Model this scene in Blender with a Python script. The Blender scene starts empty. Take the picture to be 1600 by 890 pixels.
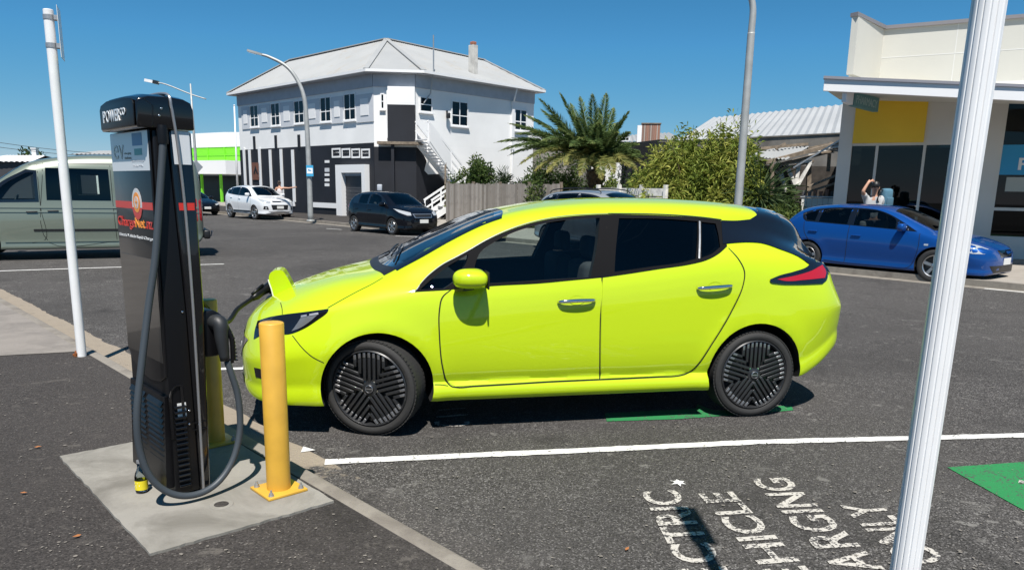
import bpy, bmesh, math, random
import numpy as np
from mathutils import Vector, Matrix
from mathutils.bvhtree import BVHTree
from mathutils.geometry import delaunay_2d_cdt
random.seed(7); rng = np.random.default_rng(7)
S = bpy.context.scene
COL = S.collection
R = math.radians

# ------------------------------------------------------------------ camera
FPX, CY, PITCH, ROLL, CAMH = 1167.9, 535.44, 0.199156, 0.018366, 1.5834   # px of the 1600 px wide photo
_f = np.array([0, math.cos(PITCH), -math.sin(PITCH)]); _u = np.array([0, math.sin(PITCH), math.cos(PITCH)]); _r = np.array([1., 0, 0])
_c, _s = math.cos(ROLL), math.sin(ROLL)
CR, CU = _c*_r + _s*_u, -_s*_r + _c*_u
cd = bpy.data.cameras.new('camera'); cam = bpy.data.objects.new('camera', cd); COL.objects.link(cam)
cd.sensor_width = 36; cd.sensor_fit = 'HORIZONTAL'; cd.lens = 36*FPX/1600; cd.shift_x = 0; cd.shift_y = (CY-445)/1600
cd.clip_start = 0.05; cd.clip_end = 4000
cam.matrix_world = Matrix(((CR[0], CU[0], -_f[0], 0), (CR[1], CU[1], -_f[1], 0), (CR[2], CU[2], -_f[2], CAMH), (0, 0, 0, 1)))
S.camera = cam

# ------------------------------------------------------------------ light
SUN_EL, SUN_AZ = R(61.5), R(178)          # the sun stands behind the photographer
w = bpy.data.worlds.new('World'); S.world = w; w.use_nodes = True
nt = w.node_tree; bg = nt.nodes['Background']; sky = nt.nodes.new('ShaderNodeTexSky')
sky.sky_type = 'NISHITA'; sky.sun_disc = False; sky.sun_elevation = SUN_EL; sky.sun_rotation = SUN_AZ
sky.air_density = 0.6; sky.dust_density = 0.0; sky.ozone_density = 5.0; sky.altitude = 0
# clear-day colour grade of the sky: each channel gets its own gentle curve
sp_ = nt.nodes.new('ShaderNodeSeparateColor'); cb_ = nt.nodes.new('ShaderNodeCombineColor'); nt.links.new(sky.outputs[0], sp_.inputs[0])
for i_, (k_, p_, q_) in enumerate(((.70, 1.33, .3), (.50, .61, .82), (.50, .20, .85))):
    a_ = nt.nodes.new('ShaderNodeMath'); a_.operation = 'MULTIPLY'; a_.inputs[1].default_value = .1; nt.links.new(sp_.outputs[i_], a_.inputs[0])
    b_ = nt.nodes.new('ShaderNodeMath'); b_.operation = 'POWER'; b_.inputs[1].default_value = p_; nt.links.new(a_.outputs[0], b_.inputs[0])
    c_ = nt.nodes.new('ShaderNodeMath'); c_.operation = 'MULTIPLY'; c_.inputs[1].default_value = k_; nt.links.new(b_.outputs[0], c_.inputs[0])
    d_ = nt.nodes.new('ShaderNodeMath'); d_.operation = 'MULTIPLY'; d_.inputs[1].default_value = q_; nt.links.new(a_.outputs[0], d_.inputs[0])
    e_ = nt.nodes.new('ShaderNodeMath'); e_.operation = 'MAXIMUM' if i_ == 0 else 'MINIMUM'; nt.links.new(c_.outputs[0], e_.inputs[0]); nt.links.new(d_.outputs[0], e_.inputs[1])
    f_ = nt.nodes.new('ShaderNodeMath'); f_.operation = 'MULTIPLY'; f_.inputs[1].default_value = 10; nt.links.new(e_.outputs[0], f_.inputs[0]); nt.links.new(f_.outputs[0], cb_.inputs[i_])
nt.links.new(cb_.outputs[0], bg.inputs[0]); bg.inputs[1].default_value = 0.1
ld = bpy.data.lights.new('sun', 'SUN'); ld.energy = 5.0; ld.angle = R(0.5); ld.color = (1, 0.955, 0.89)
sun = bpy.data.objects.new('sun', ld); COL.objects.link(sun)
sun.rotation_euler = Vector((-0.035*math.cos(SUN_EL), math.cos(SUN_EL), -math.sin(SUN_EL))).to_track_quat('-Z', 'Y').to_euler()
S.view_settings.view_transform = 'Standard'; S.view_settings.look = 'None'; S.view_settings.gamma = 1
S.view_settings.exposure = 0.48; S.view_settings.use_curve_mapping = False
S.render.engine = 'CYCLES'
S.cycles.max_bounces = 8; S.cycles.transparent_max_bounces = 12; S.cycles.caustics_reflective = False; S.cycles.caustics_refractive = False
S.cycles.use_denoising = True

# ------------------------------------------------------------------ measuring helpers (photo pixel -> place on a plane of the scene)
def ray(px, py): return CR*((px-800)/FPX) - CU*((py-CY)/FPX) + _f
def ground(px, py, z=0.0):
    d = ray(px, py); t = (z-CAMH)/d[2]; return np.array([d[0]*t, d[1]*t])
def vplane(px, py, P, d):
    r = ray(px, py); n = np.array([-d[1], d[0]]); t = (n@P)/(n@r[:2]); X = r*t
    return float((X[:2]-P)@d), float(X[2]+CAMH)
def V(*a): return np.array(a, float)

def at(px, py, D):
    d = ray(px, py); t = D/d[1]; return np.array([d[0]*t, D, CAMH+d[2]*t])
# ------------------------------------------------------------------ object helpers
def tag(o, label=None, cat=None, group=None, kind=None):
    if label: o['label'] = label
    if cat: o['category'] = cat
    if group: o['group'] = group
    if kind: o['kind'] = kind
    return o
def empty(name, loc, rz=0, label=None, cat=None, group=None):
    o = bpy.data.objects.new(name, None); COL.objects.link(o); o.empty_display_size = .2
    o.location = loc; o.rotation_euler = (0, 0, rz)
    return tag(o, label, cat, group)
def mesh_obj(name, verts, faces, mats, parent=None, smooth=False, mi=None, auto=None):
    me = bpy.data.meshes.new(name)
    me.from_pydata([tuple(map(float, v)) for v in verts], [], [tuple(map(int, f)) for f in faces])
    if not isinstance(mats, (list, tuple)): mats = [mats]
    for m in mats: me.materials.append(m)
    if mi is not None: me.polygons.foreach_set('material_index', list(mi))
    if smooth or auto: me.polygons.foreach_set('use_smooth', [True]*len(me.polygons))
    me.update()
    if auto: me.set_sharp_from_angle(angle=R(auto))
    o = bpy.data.objects.new(name, me); COL.objects.link(o)
    if parent is not None: o.parent = parent
    return o
def copy_tree(o, parent=None):
    c = o.copy(); COL.objects.link(c)
    if parent is not None: c.parent = parent
    for ch in list(o.children): copy_tree(ch, c)
    return c

class MB:
    """collects simple shaped pieces and links them as ONE mesh"""
    def __init__(s): s.v = []; s.f = []; s.m = []
    def add(s, vs, fs, m=0, M=None):
        b = len(s.v)
        for v in vs:
            v = Vector(v)
            if M is not None: v = M @ v
            s.v.append(tuple(v))
        flip = M is not None and M.determinant() < 0
        for f in fs: s.f.append(tuple(i+b for i in (f[::-1] if flip else f))); s.m.append(m)
    def box(s, c, d, m=0, M=None, rz=0, bev=0):
        x, y, z = d[0]/2, d[1]/2, d[2]/2
        T = Matrix.Translation(c) @ Matrix.Rotation(rz, 4, 'Z')
        if M is not None: T = M @ T
        if bev <= 0:
            vs = [(a, b, e) for a in (-x, x) for b in (-y, y) for e in (-z, z)]
            s.add(vs, [(0,1,3,2),(4,6,7,5),(0,4,5,1),(2,3,7,6),(0,2,6,4),(1,5,7,3)], m, T)
        else:
            bm = bmesh.new(); bmesh.ops.create_cube(bm, size=1)
            for v in bm.verts: v.co = Vector((v.co.x*d[0], v.co.y*d[1], v.co.z*d[2]))
            bmesh.ops.bevel(bm, geom=bm.edges[:], offset=bev, segments=3, profile=.5, affect='EDGES')
            bm.verts.ensure_lookup_table(); bm.verts.index_update()
            s.add([v.co.copy() for v in bm.verts], [[v.index for v in f.verts] for f in bm.faces], m, T); bm.free()
    def span(s, p, q, wd, th, m=0, M=None, up=(0,0,1)):
        """a beam of section wd x th from p to q"""
        p, q = Vector(p), Vector(q); d = q-p; L = d.length; d.normalize(); up = Vector(up)
        if abs(d.dot(up)) > .99: up = Vector((0, 1, 0))
        sd = d.cross(up).normalized(); u2 = sd.cross(d).normalized()
        T = Matrix((( d.x, sd.x, u2.x, 0),(d.y, sd.y, u2.y, 0),(d.z, sd.z, u2.z, 0),(0,0,0,1)))
        T = Matrix.Translation((p+q)/2) @ T
        if M is not None: T = M @ T
        s.box((0,0,0), (L, wd, th), m, T)
    def prism(s, poly, h0, h1, m=0, M=None):
        """poly (x,y) extruded in z"""
        n = len(poly)
        vs = [(x, y, h0) for x, y in poly]+[(x, y, h1) for x, y in poly]
        fs = [tuple(range(n))[::-1], tuple(range(n, 2*n))]+[(i, (i+1) % n, (i+1) % n+n, i+n) for i in range(n)]
        s.add(vs, fs, m, M)
    def tube(s, pts, r, seg=10, m=0, M=None, cap=True):
        pts = [Vector(p) for p in pts]; n = len(pts)
        rr = r if isinstance(r, (list, tuple)) else [r]*n
        vs = []; fs = []; prev = None
        for i, p in enumerate(pts):
            t = (pts[min(i+1, n-1)]-pts[max(i-1, 0)]).normalized()
            if prev is None:
                a = Vector((0, 0, 1)) if abs(t.z) < .9 else Vector((1, 0, 0)); nx = t.cross(a).normalized()
            else: nx = (prev-t*prev.dot(t)).normalized()
            prev = nx; ny = t.cross(nx)
            for k in range(seg):
                a = 2*math.pi*k/seg; vs.append(p+nx*math.cos(a)*rr[i]+ny*math.sin(a)*rr[i])
        for i in range(n-1):
            for k in range(seg):
                fs.append((i*seg+k, i*seg+(k+1) % seg, (i+1)*seg+(k+1) % seg, (i+1)*seg+k))
        if cap: fs.append(tuple(range(seg))[::-1]); fs.append(tuple(range((n-1)*seg, n*seg)))
        s.add(vs, fs, m, M)
    def lathe(s, prof, seg=32, m=0, M=None, cap=True):
        """prof (r, z) revolved about z"""
        vs = []; fs = []
        for r, z in prof:
            for k in range(seg):
                a = 2*math.pi*k/seg; vs.append((r*math.cos(a), r*math.sin(a), z))
        n = len(prof)
        for i in range(n-1):
            for k in range(seg): fs.append((i*seg+k, i*seg+(k+1) % seg, (i+1)*seg+(k+1) % seg, (i+1)*seg+k))
        if cap and prof[0][0] > 1e-4: fs.append(tuple(range(seg))[::-1])
        if cap and prof[-1][0] > 1e-4: fs.append(tuple(range((n-1)*seg, n*seg)))
        s.add(vs, fs, m, M)
    def build(s, name, mats, parent=None, auto=None, smooth=False):
        return mesh_obj(name, s.v, s.f, mats, parent, smooth=smooth, mi=s.m, auto=auto)

def catmull(pts, n):
    pts = [np.array(p, float) for p in pts]; out = []
    P = [2*pts[0]-pts[1]]+pts+[2*pts[-1]-pts[-2]]
    for i in range(1, len(P)-2):
        for k in range(n):
            t = k/n
            out.append(.5*((2*P[i])+(-P[i-1]+P[i+1])*t+(2*P[i-1]-5*P[i]+4*P[i+1]-P[i+2])*t*t+(-P[i-1]+3*P[i]-3*P[i+1]+P[i+2])*t**3))
    out.append(pts[-1]); return out
def text_geo(txt, size=1.0, offset=0.0, ext=0.0, sp=1.0):
    c = bpy.data.curves.new('t', 'FONT'); c.body = txt; c.size = size; c.offset = offset; c.extrude = ext; c.space_character = sp; c.resolution_u = 4
    o = bpy.data.objects.new('t', c); COL.objects.link(o); bpy.context.view_layer.update()
    me = bpy.data.meshes.new_from_object(o.evaluated_get(bpy.context.evaluated_depsgraph_get()))
    v = [tuple(x.co) for x in me.vertices]; f = [tuple(p.vertices) for p in me.polygons]
    bpy.data.objects.remove(o); bpy.data.curves.remove(c); bpy.data.meshes.remove(me)
    return v, f
def fit_text(txt, x0, x1, y0, y1, offset=0.0, ext=0.002, sp=1.0):
    """text stretched into the given box of the (x, y) plane, thickness in z"""
    v, f = text_geo(txt, 1.0, offset, ext, sp); a = np.array(v)
    lo, hi = a.min(0), a.max(0)
    a[:, 0] = x0+(a[:, 0]-lo[0])/(hi[0]-lo[0])*(x1-x0); a[:, 1] = y0+(a[:, 1]-lo[1])/(hi[1]-lo[1])*(y1-y0)
    return [tuple(p) for p in a], f
def plane_matrix(O, ex, ez=(0, 0, 1)):
    """x -> ex, y -> ez, z -> outwards (ex x ez)"""
    ex, ez = Vector(ex).normalized(), Vector(ez).normalized(); n = ex.cross(ez)
    return Matrix(((ex.x, ez.x, n.x, O[0]), (ex.y, ez.y, n.y, O[1]), (ex.z, ez.z, n.z, O[2]), (0, 0, 0, 1)))

# ------------------------------------------------------------------ materials
def mat(name, col, rough=.5, metal=0, coat=0, spec=.5, noise=None, bump=None, alpha=None, emit=None):
    """noise = (scale, strength of colour variation, detail); bump = (scale, distance)"""
    m = bpy.data.materials.new(name); m.use_nodes = True; n = m.node_tree.nodes; l = m.node_tree.links
    b = n['Principled BSDF']; b.inputs['Base Color'].default_value = (*col, 1); b.inputs['Roughness'].default_value = rough
    b.inputs['Metallic'].default_value = metal; b.inputs['Coat Weight'].default_value = coat; b.inputs['Coat Roughness'].default_value = .03
    b.inputs['Specular IOR Level'].default_value = spec
    if noise or bump: tc = n.new('ShaderNodeTexCoord')
    if noise:
        t = n.new('ShaderNodeTexNoise'); t.inputs['Scale'].default_value = noise[0]; t.inputs['Detail'].default_value = noise[2] if len(noise) > 2 else 5
        l.new(tc.outputs['Object'], t.inputs['Vector'])
        r = n.new('ShaderNodeMapRange'); r.inputs[1].default_value = .3; r.inputs[2].default_value = .7
        r.inputs[3].default_value = 1-noise[1]; r.inputs[4].default_value = 1+noise[1]; l.new(t.outputs[0], r.inputs[0])
        x = n.new('ShaderNodeVectorMath'); x.operation = 'SCALE'; x.inputs[0].default_value = col; l.new(r.outputs[0], x.inputs['Scale'])
        l.new(x.outputs[0], b.inputs['Base Color'])
    if bump:
        t = n.new('ShaderNodeTexNoise'); t.inputs['Scale'].default_value = bump[0]; t.inputs['Detail'].default_value = 4; l.new(tc.outputs['Object'], t.inputs['Vector'])
        bp = n.new('ShaderNodeBump'); bp.inputs['Distance'].default_value = bump[1]; bp.inputs['Strength'].default_value = .6
        l.new(t.outputs[0], bp.inputs['Height']); l.new(bp.outputs[0], b.inputs['Normal'])
    if emit: b.inputs['Emission Color'].default_value = (*emit[0], 1); b.inputs['Emission Strength'].default_value = emit[1]
    return m
def glass(name, tint, ior=1.5, rough=0.0):
    m = bpy.data.materials.new(name); m.use_nodes = True; n = m.node_tree.nodes; l = m.node_tree.links; n.clear()
    o = n.new('ShaderNodeOutputMaterial'); t = n.new('ShaderNodeBsdfTransparent'); g = n.new('ShaderNodeBsdfGlossy'); x = n.new('ShaderNodeMixShader'); fr = n.new('ShaderNodeFresnel')
    fr.inputs[0].default_value = ior; t.inputs[0].default_value = (*tint, 1); g.inputs['Roughness'].default_value = rough; g.inputs[0].default_value = (.95, .97, 1, 1)
    l.new(fr.outputs[0], x.inputs[0]); l.new(t.outputs[0], x.inputs[1]); l.new(g.outputs[0], x.inputs[2]); l.new(x.outputs[0], o.inputs[0])
    return m
class NT:
    """tiny node-graph helper"""
    def __init__(s, name, rough=.9):
        s.m = bpy.data.materials.new(name); s.m.use_nodes = True; s.n = s.m.node_tree.nodes; s.l = s.m.node_tree.links; s.b = s.n['Principled BSDF']
        s.b.inputs['Roughness'].default_value = rough; s.tc = s.n.new('ShaderNodeTexCoord').outputs['Object']
    def noise(s, sc, det=4, rough=.55, vec=None, dist=0):
        t = s.n.new('ShaderNodeTexNoise'); t.inputs['Scale'].default_value = sc; t.inputs['Detail'].default_value = det; t.inputs['Roughness'].default_value = rough; t.inputs['Distortion'].default_value = dist
        s.l.new(vec or s.tc, t.inputs['Vector']); return t.outputs[0]
    def vor(s, sc, feat='F1', out=0, vec=None):
        t = s.n.new('ShaderNodeTexVoronoi'); t.feature = feat; t.inputs['Scale'].default_value = sc; s.l.new(vec or s.tc, t.inputs['Vector']); return t.outputs[out]
    def rng(s, a, f0, f1, t0=0, t1=1):
        r = s.n.new('ShaderNodeMapRange'); s.l.new(a, r.inputs[0])
        for i, v in zip((1, 2, 3, 4), (f0, f1, t0, t1)): r.inputs[i].default_value = v
        return r.outputs[0]
    def mix(s, fac, a, b, mode='MIX'):
        x = s.n.new('ShaderNodeMix'); x.data_type = 'RGBA'; x.blend_type = mode
        if isinstance(fac, (int, float)): x.inputs[0].default_value = fac
        else: s.l.new(fac, x.inputs[0])
        for i, c in ((6, a), (7, b)):
            if isinstance(c, (tuple, list)): x.inputs[i].default_value = (*c, 1)
            else: s.l.new(c, x.inputs[i])
        return x.outputs[2]
    def math(s, op, a, b=0.0):
        x = s.n.new('ShaderNodeMath'); x.operation = op
        for i, c in ((0, a), (1, b)):
            if isinstance(c, (int, float)): x.inputs[i].default_value = c
            else: s.l.new(c, x.inputs[i])
        return x.outputs[0]
    def color(s, c): s.l.new(c, s.b.inputs['Base Color'])
    def bump(s, h, dist, st=.7):
        b = s.n.new('ShaderNodeBump'); b.inputs['Distance'].default_value = dist; b.inputs['Strength'].default_value = st; s.l.new(h, b.inputs['Height']); s.l.new(b.outputs[0], s.b.inputs['Normal'])
# ================================================================== MATERIALS
def asphalt_color(g, base, var, light, patch, wear, cut=.86):
    chips = g.vor(145, out=1); sep = g.n.new('ShaderNodeSeparateColor'); g.l.new(chips, sep.inputs[0])
    c = g.mix(g.rng(sep.outputs[0], 0, 1), tuple(b*(1-var) for b in base), tuple(b*(1+var) for b in base))
    c = g.mix(g.rng(sep.outputs[1], cut, cut+.07), c, light)
    c = g.mix(g.rng(g.noise(.55, 6, .6), .42, .7, 0, .5), c, tuple(b*1.45 for b in base))
    c = g.mix(g.rng(g.noise(2.6, 8, .72, dist=.4), .60, .72, 0, wear), c, patch)
    bl = g.math('MULTIPLY', g.rng(g.noise(11, 5, .7, dist=.3), .58, .63), g.rng(g.noise(1.3, 3), .46, .6)); c = g.mix(g.math('MULTIPLY', bl, .75), c, patch)
    c = g.mix(g.rng(g.noise(.13, 5, .6, dist=.5), .45, .56, 0, .45), c, tuple(b*.62 for b in base))
    c = g.mix(g.rng(g.noise(.9, 4, .6, dist=1.2), .58, .72, 0, .6), c, tuple(b*.45 for b in base))
    h = g.math('ADD', g.vor(135), g.noise(45, 3)); return c, h
def m_asphalt(name, base, var, light, patch, wear=.5, cut=.86, bd=.006):
    g = NT(name, .92); g.b.inputs['Specular IOR Level'].default_value = .3; c, h = asphalt_color(g, base, var, light, patch, wear, cut); g.color(c); g.bump(h, bd, .8)
    return g.m
M = {}
M['road'] = m_asphalt('road_chipseal', (.058, .054, .051), .75, (.21, .20, .19), (.22, .21, .195), .6)
M['path'] = m_asphalt('footpath_asphalt', (.044, .039, .036), .5, (.12, .11, .10), (.12, .108, .095), .5, .92, .004)
def m_concrete(name, base, stain, sc=1.0, dark=(.1,.09,.08)):
    g = NT(name, .88)
    c = g.mix(g.noise(6*sc, 8, .65), tuple(b*.82 for b in base), tuple(b*1.14 for b in base))
    c = g.mix(g.rng(g.noise(1.8*sc, 6, .65, dist=.6), .44, .66, 0, .85), c, stain)
    sp = g.vor(160); c = g.mix(g.rng(sp, 0, .22, .55, 0), c, dark); c = g.mix(g.rng(g.noise(26*sc, 5, .8), .58, .68, 0, .35), c, dark)
    c = g.mix(g.rng(g.noise(3.1*sc, 9, .8), .62, .7, 0, .6), c, dark)
    g.color(c); g.bump(g.noise(60, 5, .7), .003, .6); return g.m
M['pad'] = m_concrete('pad_concrete', (.27, .255, .225), (.14, .13, .11), 1.3, (.16, .15, .13))
M['kerb'] = m_concrete('kerb_concrete', (.25, .225, .19), (.15, .13, .11), 1.8, (.07, .06, .055))
M['walk'] = m_concrete('far_pavement_concrete', (.33, .30, .26), (.26, .23, .20), .6)
M['slab'] = m_concrete('slab_concrete', (.24, .215, .19), (.15, .135, .12), 1.0, (.09, .08, .07))
def m_channel():
    g = NT('gutter_channel', .9); sx = g.n.new('ShaderNodeSeparateXYZ'); g.l.new(g.tc, sx.inputs[0])
    c = g.mix(g.noise(6, 8, .65), (.24, .20, .155), (.33, .28, .215)); a, hh_ = asphalt_color(g, (.055, .050, .047), .75, (.21, .195, .18), (.19, .18, .165), .5)
    k = g.math('ADD', g.rng(sx.outputs[1], 3.75, 4.3, -.30, .22), g.noise(3.5, 9, .75)); c = g.mix(g.rng(k, .44, .54, 1, 0), c, a)
    c = g.mix(g.rng(g.noise(5, 9, .8), .58, .66, 0, .8), c, (.06, .054, .05)); g.color(c); g.bump(hh_, .006, .8); return g.m
M['channel'] = m_channel()
def m_paint(name, col, worn=.5, under=(.06, .056, .056)):
    g = NT(name, .8)
    c = g.mix(g.noise(9, 6, .7), tuple(x*.86 for x in col), col)
    k = g.math('ADD', g.noise(70, 3, .6), g.math('MULTIPLY', g.noise(5, 5, .7), .55))
    c = g.mix(g.rng(k, worn, worn+.06, 1, 0), under, c) if False else g.mix(g.rng(k, worn, worn+.05, 0, 1), c, under)
    g.color(c); g.bump(g.noise(60, 4, .6), .004, .6); return g.m
M['line'] = m_paint('white_road_paint', (.74, .73, .70), .885)
M['letters'] = m_paint('worn_white_road_paint', (.52, .49, .44), .785)
M['green'] = m_paint('green_road_paint', (.016, .21, .06), .85)
M['lime'] = mat('lime_car_paint', (.47, .625, .008), .5, 0, 1, .15)
M['black_gloss'] = mat('black_gloss', (.006, .006, .008), .10, 0, 1.0)
M['black'] = mat('black_plastic', (.012, .012, .013), .45)
M['black_matte'] = mat('black_matte', (.008, .008, .009), .85)
M['gap'] = mat('panel_gap', (.004, .005, .003), .9)
M['tyre'] = mat('tyre_rubber', (.026, .025, .024), .72, bump=(60, .002))
M['dusty_tyre'] = mat('dusty_tyre_rubber', (.045, .038, .032), .8, bump=(60, .002))
M['wheel_dark'] = mat('dark_grey_wheel', (.025, .026, .028), .35, .2, .3)
M['alloy'] = mat('silver_alloy', (.55, .55, .56), .3, .9)
M['trim_dark'] = mat('dark_window_trim', (.16, .165, .17), .5, .6)
M['frame_black'] = mat('window_surround_black', (.007, .007, .008), .75, spec=.08)
M['chrome'] = mat('chrome', (.8, .8, .82), .08, 1)
M['steel'] = mat('galvanised_steel', (.42, .43, .44), .45, .7, noise=(30, .12))
M['glass_front'] = glass('clear_car_glass', (.74, .82, .80), 1.45)
M['glass_dark'] = glass('privacy_glass', (.16, .18, .19), 1.45)
M['glass_wind'] = glass('windscreen_glass', (.34, .42, .44), 1.55)
M['red_lens'] = mat('red_lens', (.42, .006, .012), .12, 0, 1)
M['clear_lens'] = mat('headlamp_lens', (.55, .57, .58), .08, .35, 1)
M['interior'] = mat('dark_interior', (.02, .021, .024), .8)
M['seat'] = mat('seat_fabric', (.045, .048, .055), .9)
M['plate'] = mat('number_plate', (.75, .75, .72), .4)
M['yellow'] = mat('yellow_bollard_paint', (.61, .345, .04), .5, 0, .2, noise=(7, .10, 6), bump=(24, .0012))
M['white_pole'] = mat('white_pole_paint', (.80, .80, .80), .35, 0, .3, noise=(5, .05))
M['grey_pole'] = mat('grey_pole_steel', (.40, .41, .40), .55, .3, noise=(4, .12))
M['cable'] = mat('grey_cable', (.045, .055, .065), .5)
M['black_cable'] = mat('black_cable', (.008, .008, .009), .5, spec=.12)
M['white_wall'] = mat('white_house_wall', (.84, .835, .82), .8, noise=(.6, .06, 6), bump=(8, .004))
M['white_trim'] = mat('white_trim_paint', (.80, .80, .80), .6)
M['grey_trim'] = mat('blue_grey_trim', (.40, .43, .48), .7, noise=(3, .06))
M['grey_panel'] = mat('pale_grey_panel', (.58, .60, .63), .7)
M['black_wall'] = mat('black_painted_wall', (.010, .011, .016), .65, noise=(.7, .35, 5))
M['window_glass'] = glass('house_window_glass', (.30, .32, .34), 1.35)
M['dark_room'] = mat('dark_room', (.02, .022, .025), .9)
M['curtain'] = mat('pale_curtain', (.55, .56, .58), .9)
M['brown_sign'] = mat('brown_sign', (.16, .065, .04), .7, noise=(4, .2))
M['teal_sign'] = mat('teal_sign', (.10, .25, .26), .5)
M['blue_sign'] = mat('blue_sign', (.03, .32, .60), .5)
M['white_ink'] = mat('white_lettering', (.85, .85, .85), .5)
M['bark'] = mat('palm_bark', (.12, .085, .055), .95, noise=(9, .4), bump=(14, .03))
M['stone'] = mat('weathered_concrete_wall', (.20, .185, .165), .9, noise=(1.4, .35, 8))
M['wood_white'] = mat('flaking_white_timber', (.68, .66, .62), .85, noise=(6, .25, 8))
M['wood_old'] = mat('old_timber', (.20, .16, .12), .9, noise=(7, .35, 8))
def m_leaf(name, cols, sc=.9):
    g = NT(name, .6); g.b.inputs['Specular IOR Level'].default_value = .15; inf = g.n.new('ShaderNodeObjectInfo')
    at = g.n.new('ShaderNodeAttribute'); at.attribute_name = 'tone'; at.attribute_type = 'GEOMETRY'
    c = g.mix(g.rng(at.outputs['Fac'], 0, .5), cols[0], cols[1]); c = g.mix(g.rng(at.outputs['Fac'], .5, 1), c, cols[2])
    g.color(c)
    tr = g.n.new('ShaderNodeBsdfTranslucent'); g.l.new(c, tr.inputs[0]); mx = g.n.new('ShaderNodeMixShader'); mx.inputs[0].default_value = .28
    g.l.new(g.b.outputs[0], mx.inputs[1]); g.l.new(tr.outputs[0], mx.inputs[2]); g.l.new(mx.outputs[0], g.n['Material Output'].inputs[0]); return g.m
M['leaf_palm'] = m_leaf('palm_leaf', ((.07, .12, .045), (.15, .21, .065), (.36, .33, .11)))
M['leaf_dark'] = m_leaf('dark_leaf', ((.03, .06, .018), (.07, .115, .03), (.16, .19, .05)))
M['leaf_bamboo'] = m_leaf('bamboo_leaf', ((.09, .14, .03), (.21, .27, .05), (.44, .44, .11)))
M['leaf_tussock'] = m_leaf('spiky_leaf', ((.04, .07, .03), (.07, .11, .045), (.15, .18, .08)))
M['grass'] = m_leaf('grass', ((.06, .09, .02), (.12, .14, .04), (.2, .2, .07)))
def m_roof(name, col, rust, pitch, axis='X', amt=.5, amp=.02):
    g = NT(name, .55)
    mp = g.n.new('ShaderNodeSeparateXYZ'); g.l.new(g.tc, mp.inputs[0])
    ph = g.math('MULTIPLY', mp.outputs[axis], 2*math.pi/pitch); wv = g.math('SINE', ph)
    c = g.mix(g.noise(1.2, 7, .7), tuple(x*.86 for x in col), col)
    c = g.mix(g.rng(g.noise(1.1, 8, .75, dist=.8), .55, .70, 0, amt), c, rust)
    c = g.mix(g.rng(wv, -1, 1, .22, 0), c, tuple(x*.6 for x in col))
    g.color(c); g.bump(wv, amp, 1.0); return g.m
# ================================================================== THE SETTING
KU = V(-.6899, .7239); KW = V(.7239, .6899)                 # along the near kerb (away, left) / across it (towards the road)
K0 = V(8.98, 13.61); U2 = V(-.645, .763)/np.linalg.norm((.645, .763)); N2 = V(U2[1], -U2[0])   # far kerb
def kp(s, q, z): return (*(KU*s+KW*q), z)
def fp(s, q, z): return (*(K0+U2*s+N2*q), z)
def sheet(name, pts, m, kind='structure', **k): return tag(mesh_obj(name, pts, [tuple(range(len(pts)))], m), kind=kind, **k)
def structure(mb, name, m, **k): o = mb.build(name, m, **k); o['kind'] = 'structure'; return o
def ribbon_pts(P, w, z):
    P = [np.array(p) for p in P]; L_, R_ = [], []
    for i, p in enumerate(P):
        t = P[min(i+1, len(P)-1)]-P[max(i-1, 0)]; t /= np.linalg.norm(t); n = V(-t[1], t[0])*w/2; L_.append((*(p+n), z)); R_.append((*(p-n), z))
    return L_+R_[::-1], len(P)
def stripe(name, P, w, z, m):
    Q = [np.array(P[0])]
    for a, b in zip(P[:-1], P[1:]):
        k = max(1, int(np.linalg.norm(np.array(b)-a)/.05)); Q += [np.array(a)+(np.array(b)-a)*(i+1)/k for i in range(k)]
    P = Q
    pts, n = ribbon_pts(P, w, z); pts = [(x+rng.normal(0, .0022), y+rng.normal(0, .0028), z_) for x, y, z_ in pts]; fs = [(i, i+1, 2*n-2-i, 2*n-1-i) for i in range(n-1)]
    return tag(mesh_obj(name, pts, fs, m), kind='structure')
sheet('road', [(-900, -300, 0), (900, -300, 0), (900, 1500, 0), (-900, 1500, 0)], M['road'])
# near footpath, kerb and channel
m = MB(); m.prism([kp(-9, -9, 0)[:2], kp(-9, 1.75, 0)[:2], kp(26, 1.75, 0)[:2], kp(26, -9, 0)[:2]], -.1, .10); structure(m, 'footpath', M['path'])
prof = [(1.748, -.05), (1.748, .102), (1.82, .103), (1.838, .097), (1.848, .08), (1.856, .010), (1.90, .003), (2.05, .002), (2.17, .003), (2.18, -.02)]
svals = np.concatenate([np.arange(-9, 1.9, .5), np.arange(2, 14, .08), np.arange(14, 26.01, .5)]); jit = np.cumsum(rng.normal(0, .012, len(svals))); jit -= np.linspace(0, jit[-1], len(jit)); jit = np.clip(jit*.6, -.05, .05)+rng.normal(0, .006, len(svals)); vs = [kp(s, q+(j if q > 2.1 else 0), z) for s, j in zip(svals, jit) for q, z in prof]; n = len(prof)
fs = [(i*n+k, i*n+k+1, (i+1)*n+k+1, (i+1)*n+k) for i in range(len(svals)-1) for k in range(n-1)]
kerb_lo = [(i*n+k, i*n+k+1, (i+1)*n+k+1, (i+1)*n+k) for i in range(len(svals)-1) for k in range(5)]
tag(mesh_obj('kerb', vs, fs, [M['kerb'], M['channel']], auto=30, mi=[1 if k >= 5 else 0 for i in range(len(svals)-1) for k in range(n-1)]), kind='structure')
B1, B2 = ground(0, 556, .1), ground(128, 549, .1)
kin = KU*(B2@KU+.0)+KW*1.747
d12 = (B1-B2)/np.linalg.norm(B1-B2)
sheet('concrete_footpath', [(*(B2+(B2-B1)*0+(-d12)*0), .1045), (*kin, .1045), kp(26, 1.747, .1045), kp(26, -9, .1045), (*(B2+d12*14), .1045)], M['slab'])
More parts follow.
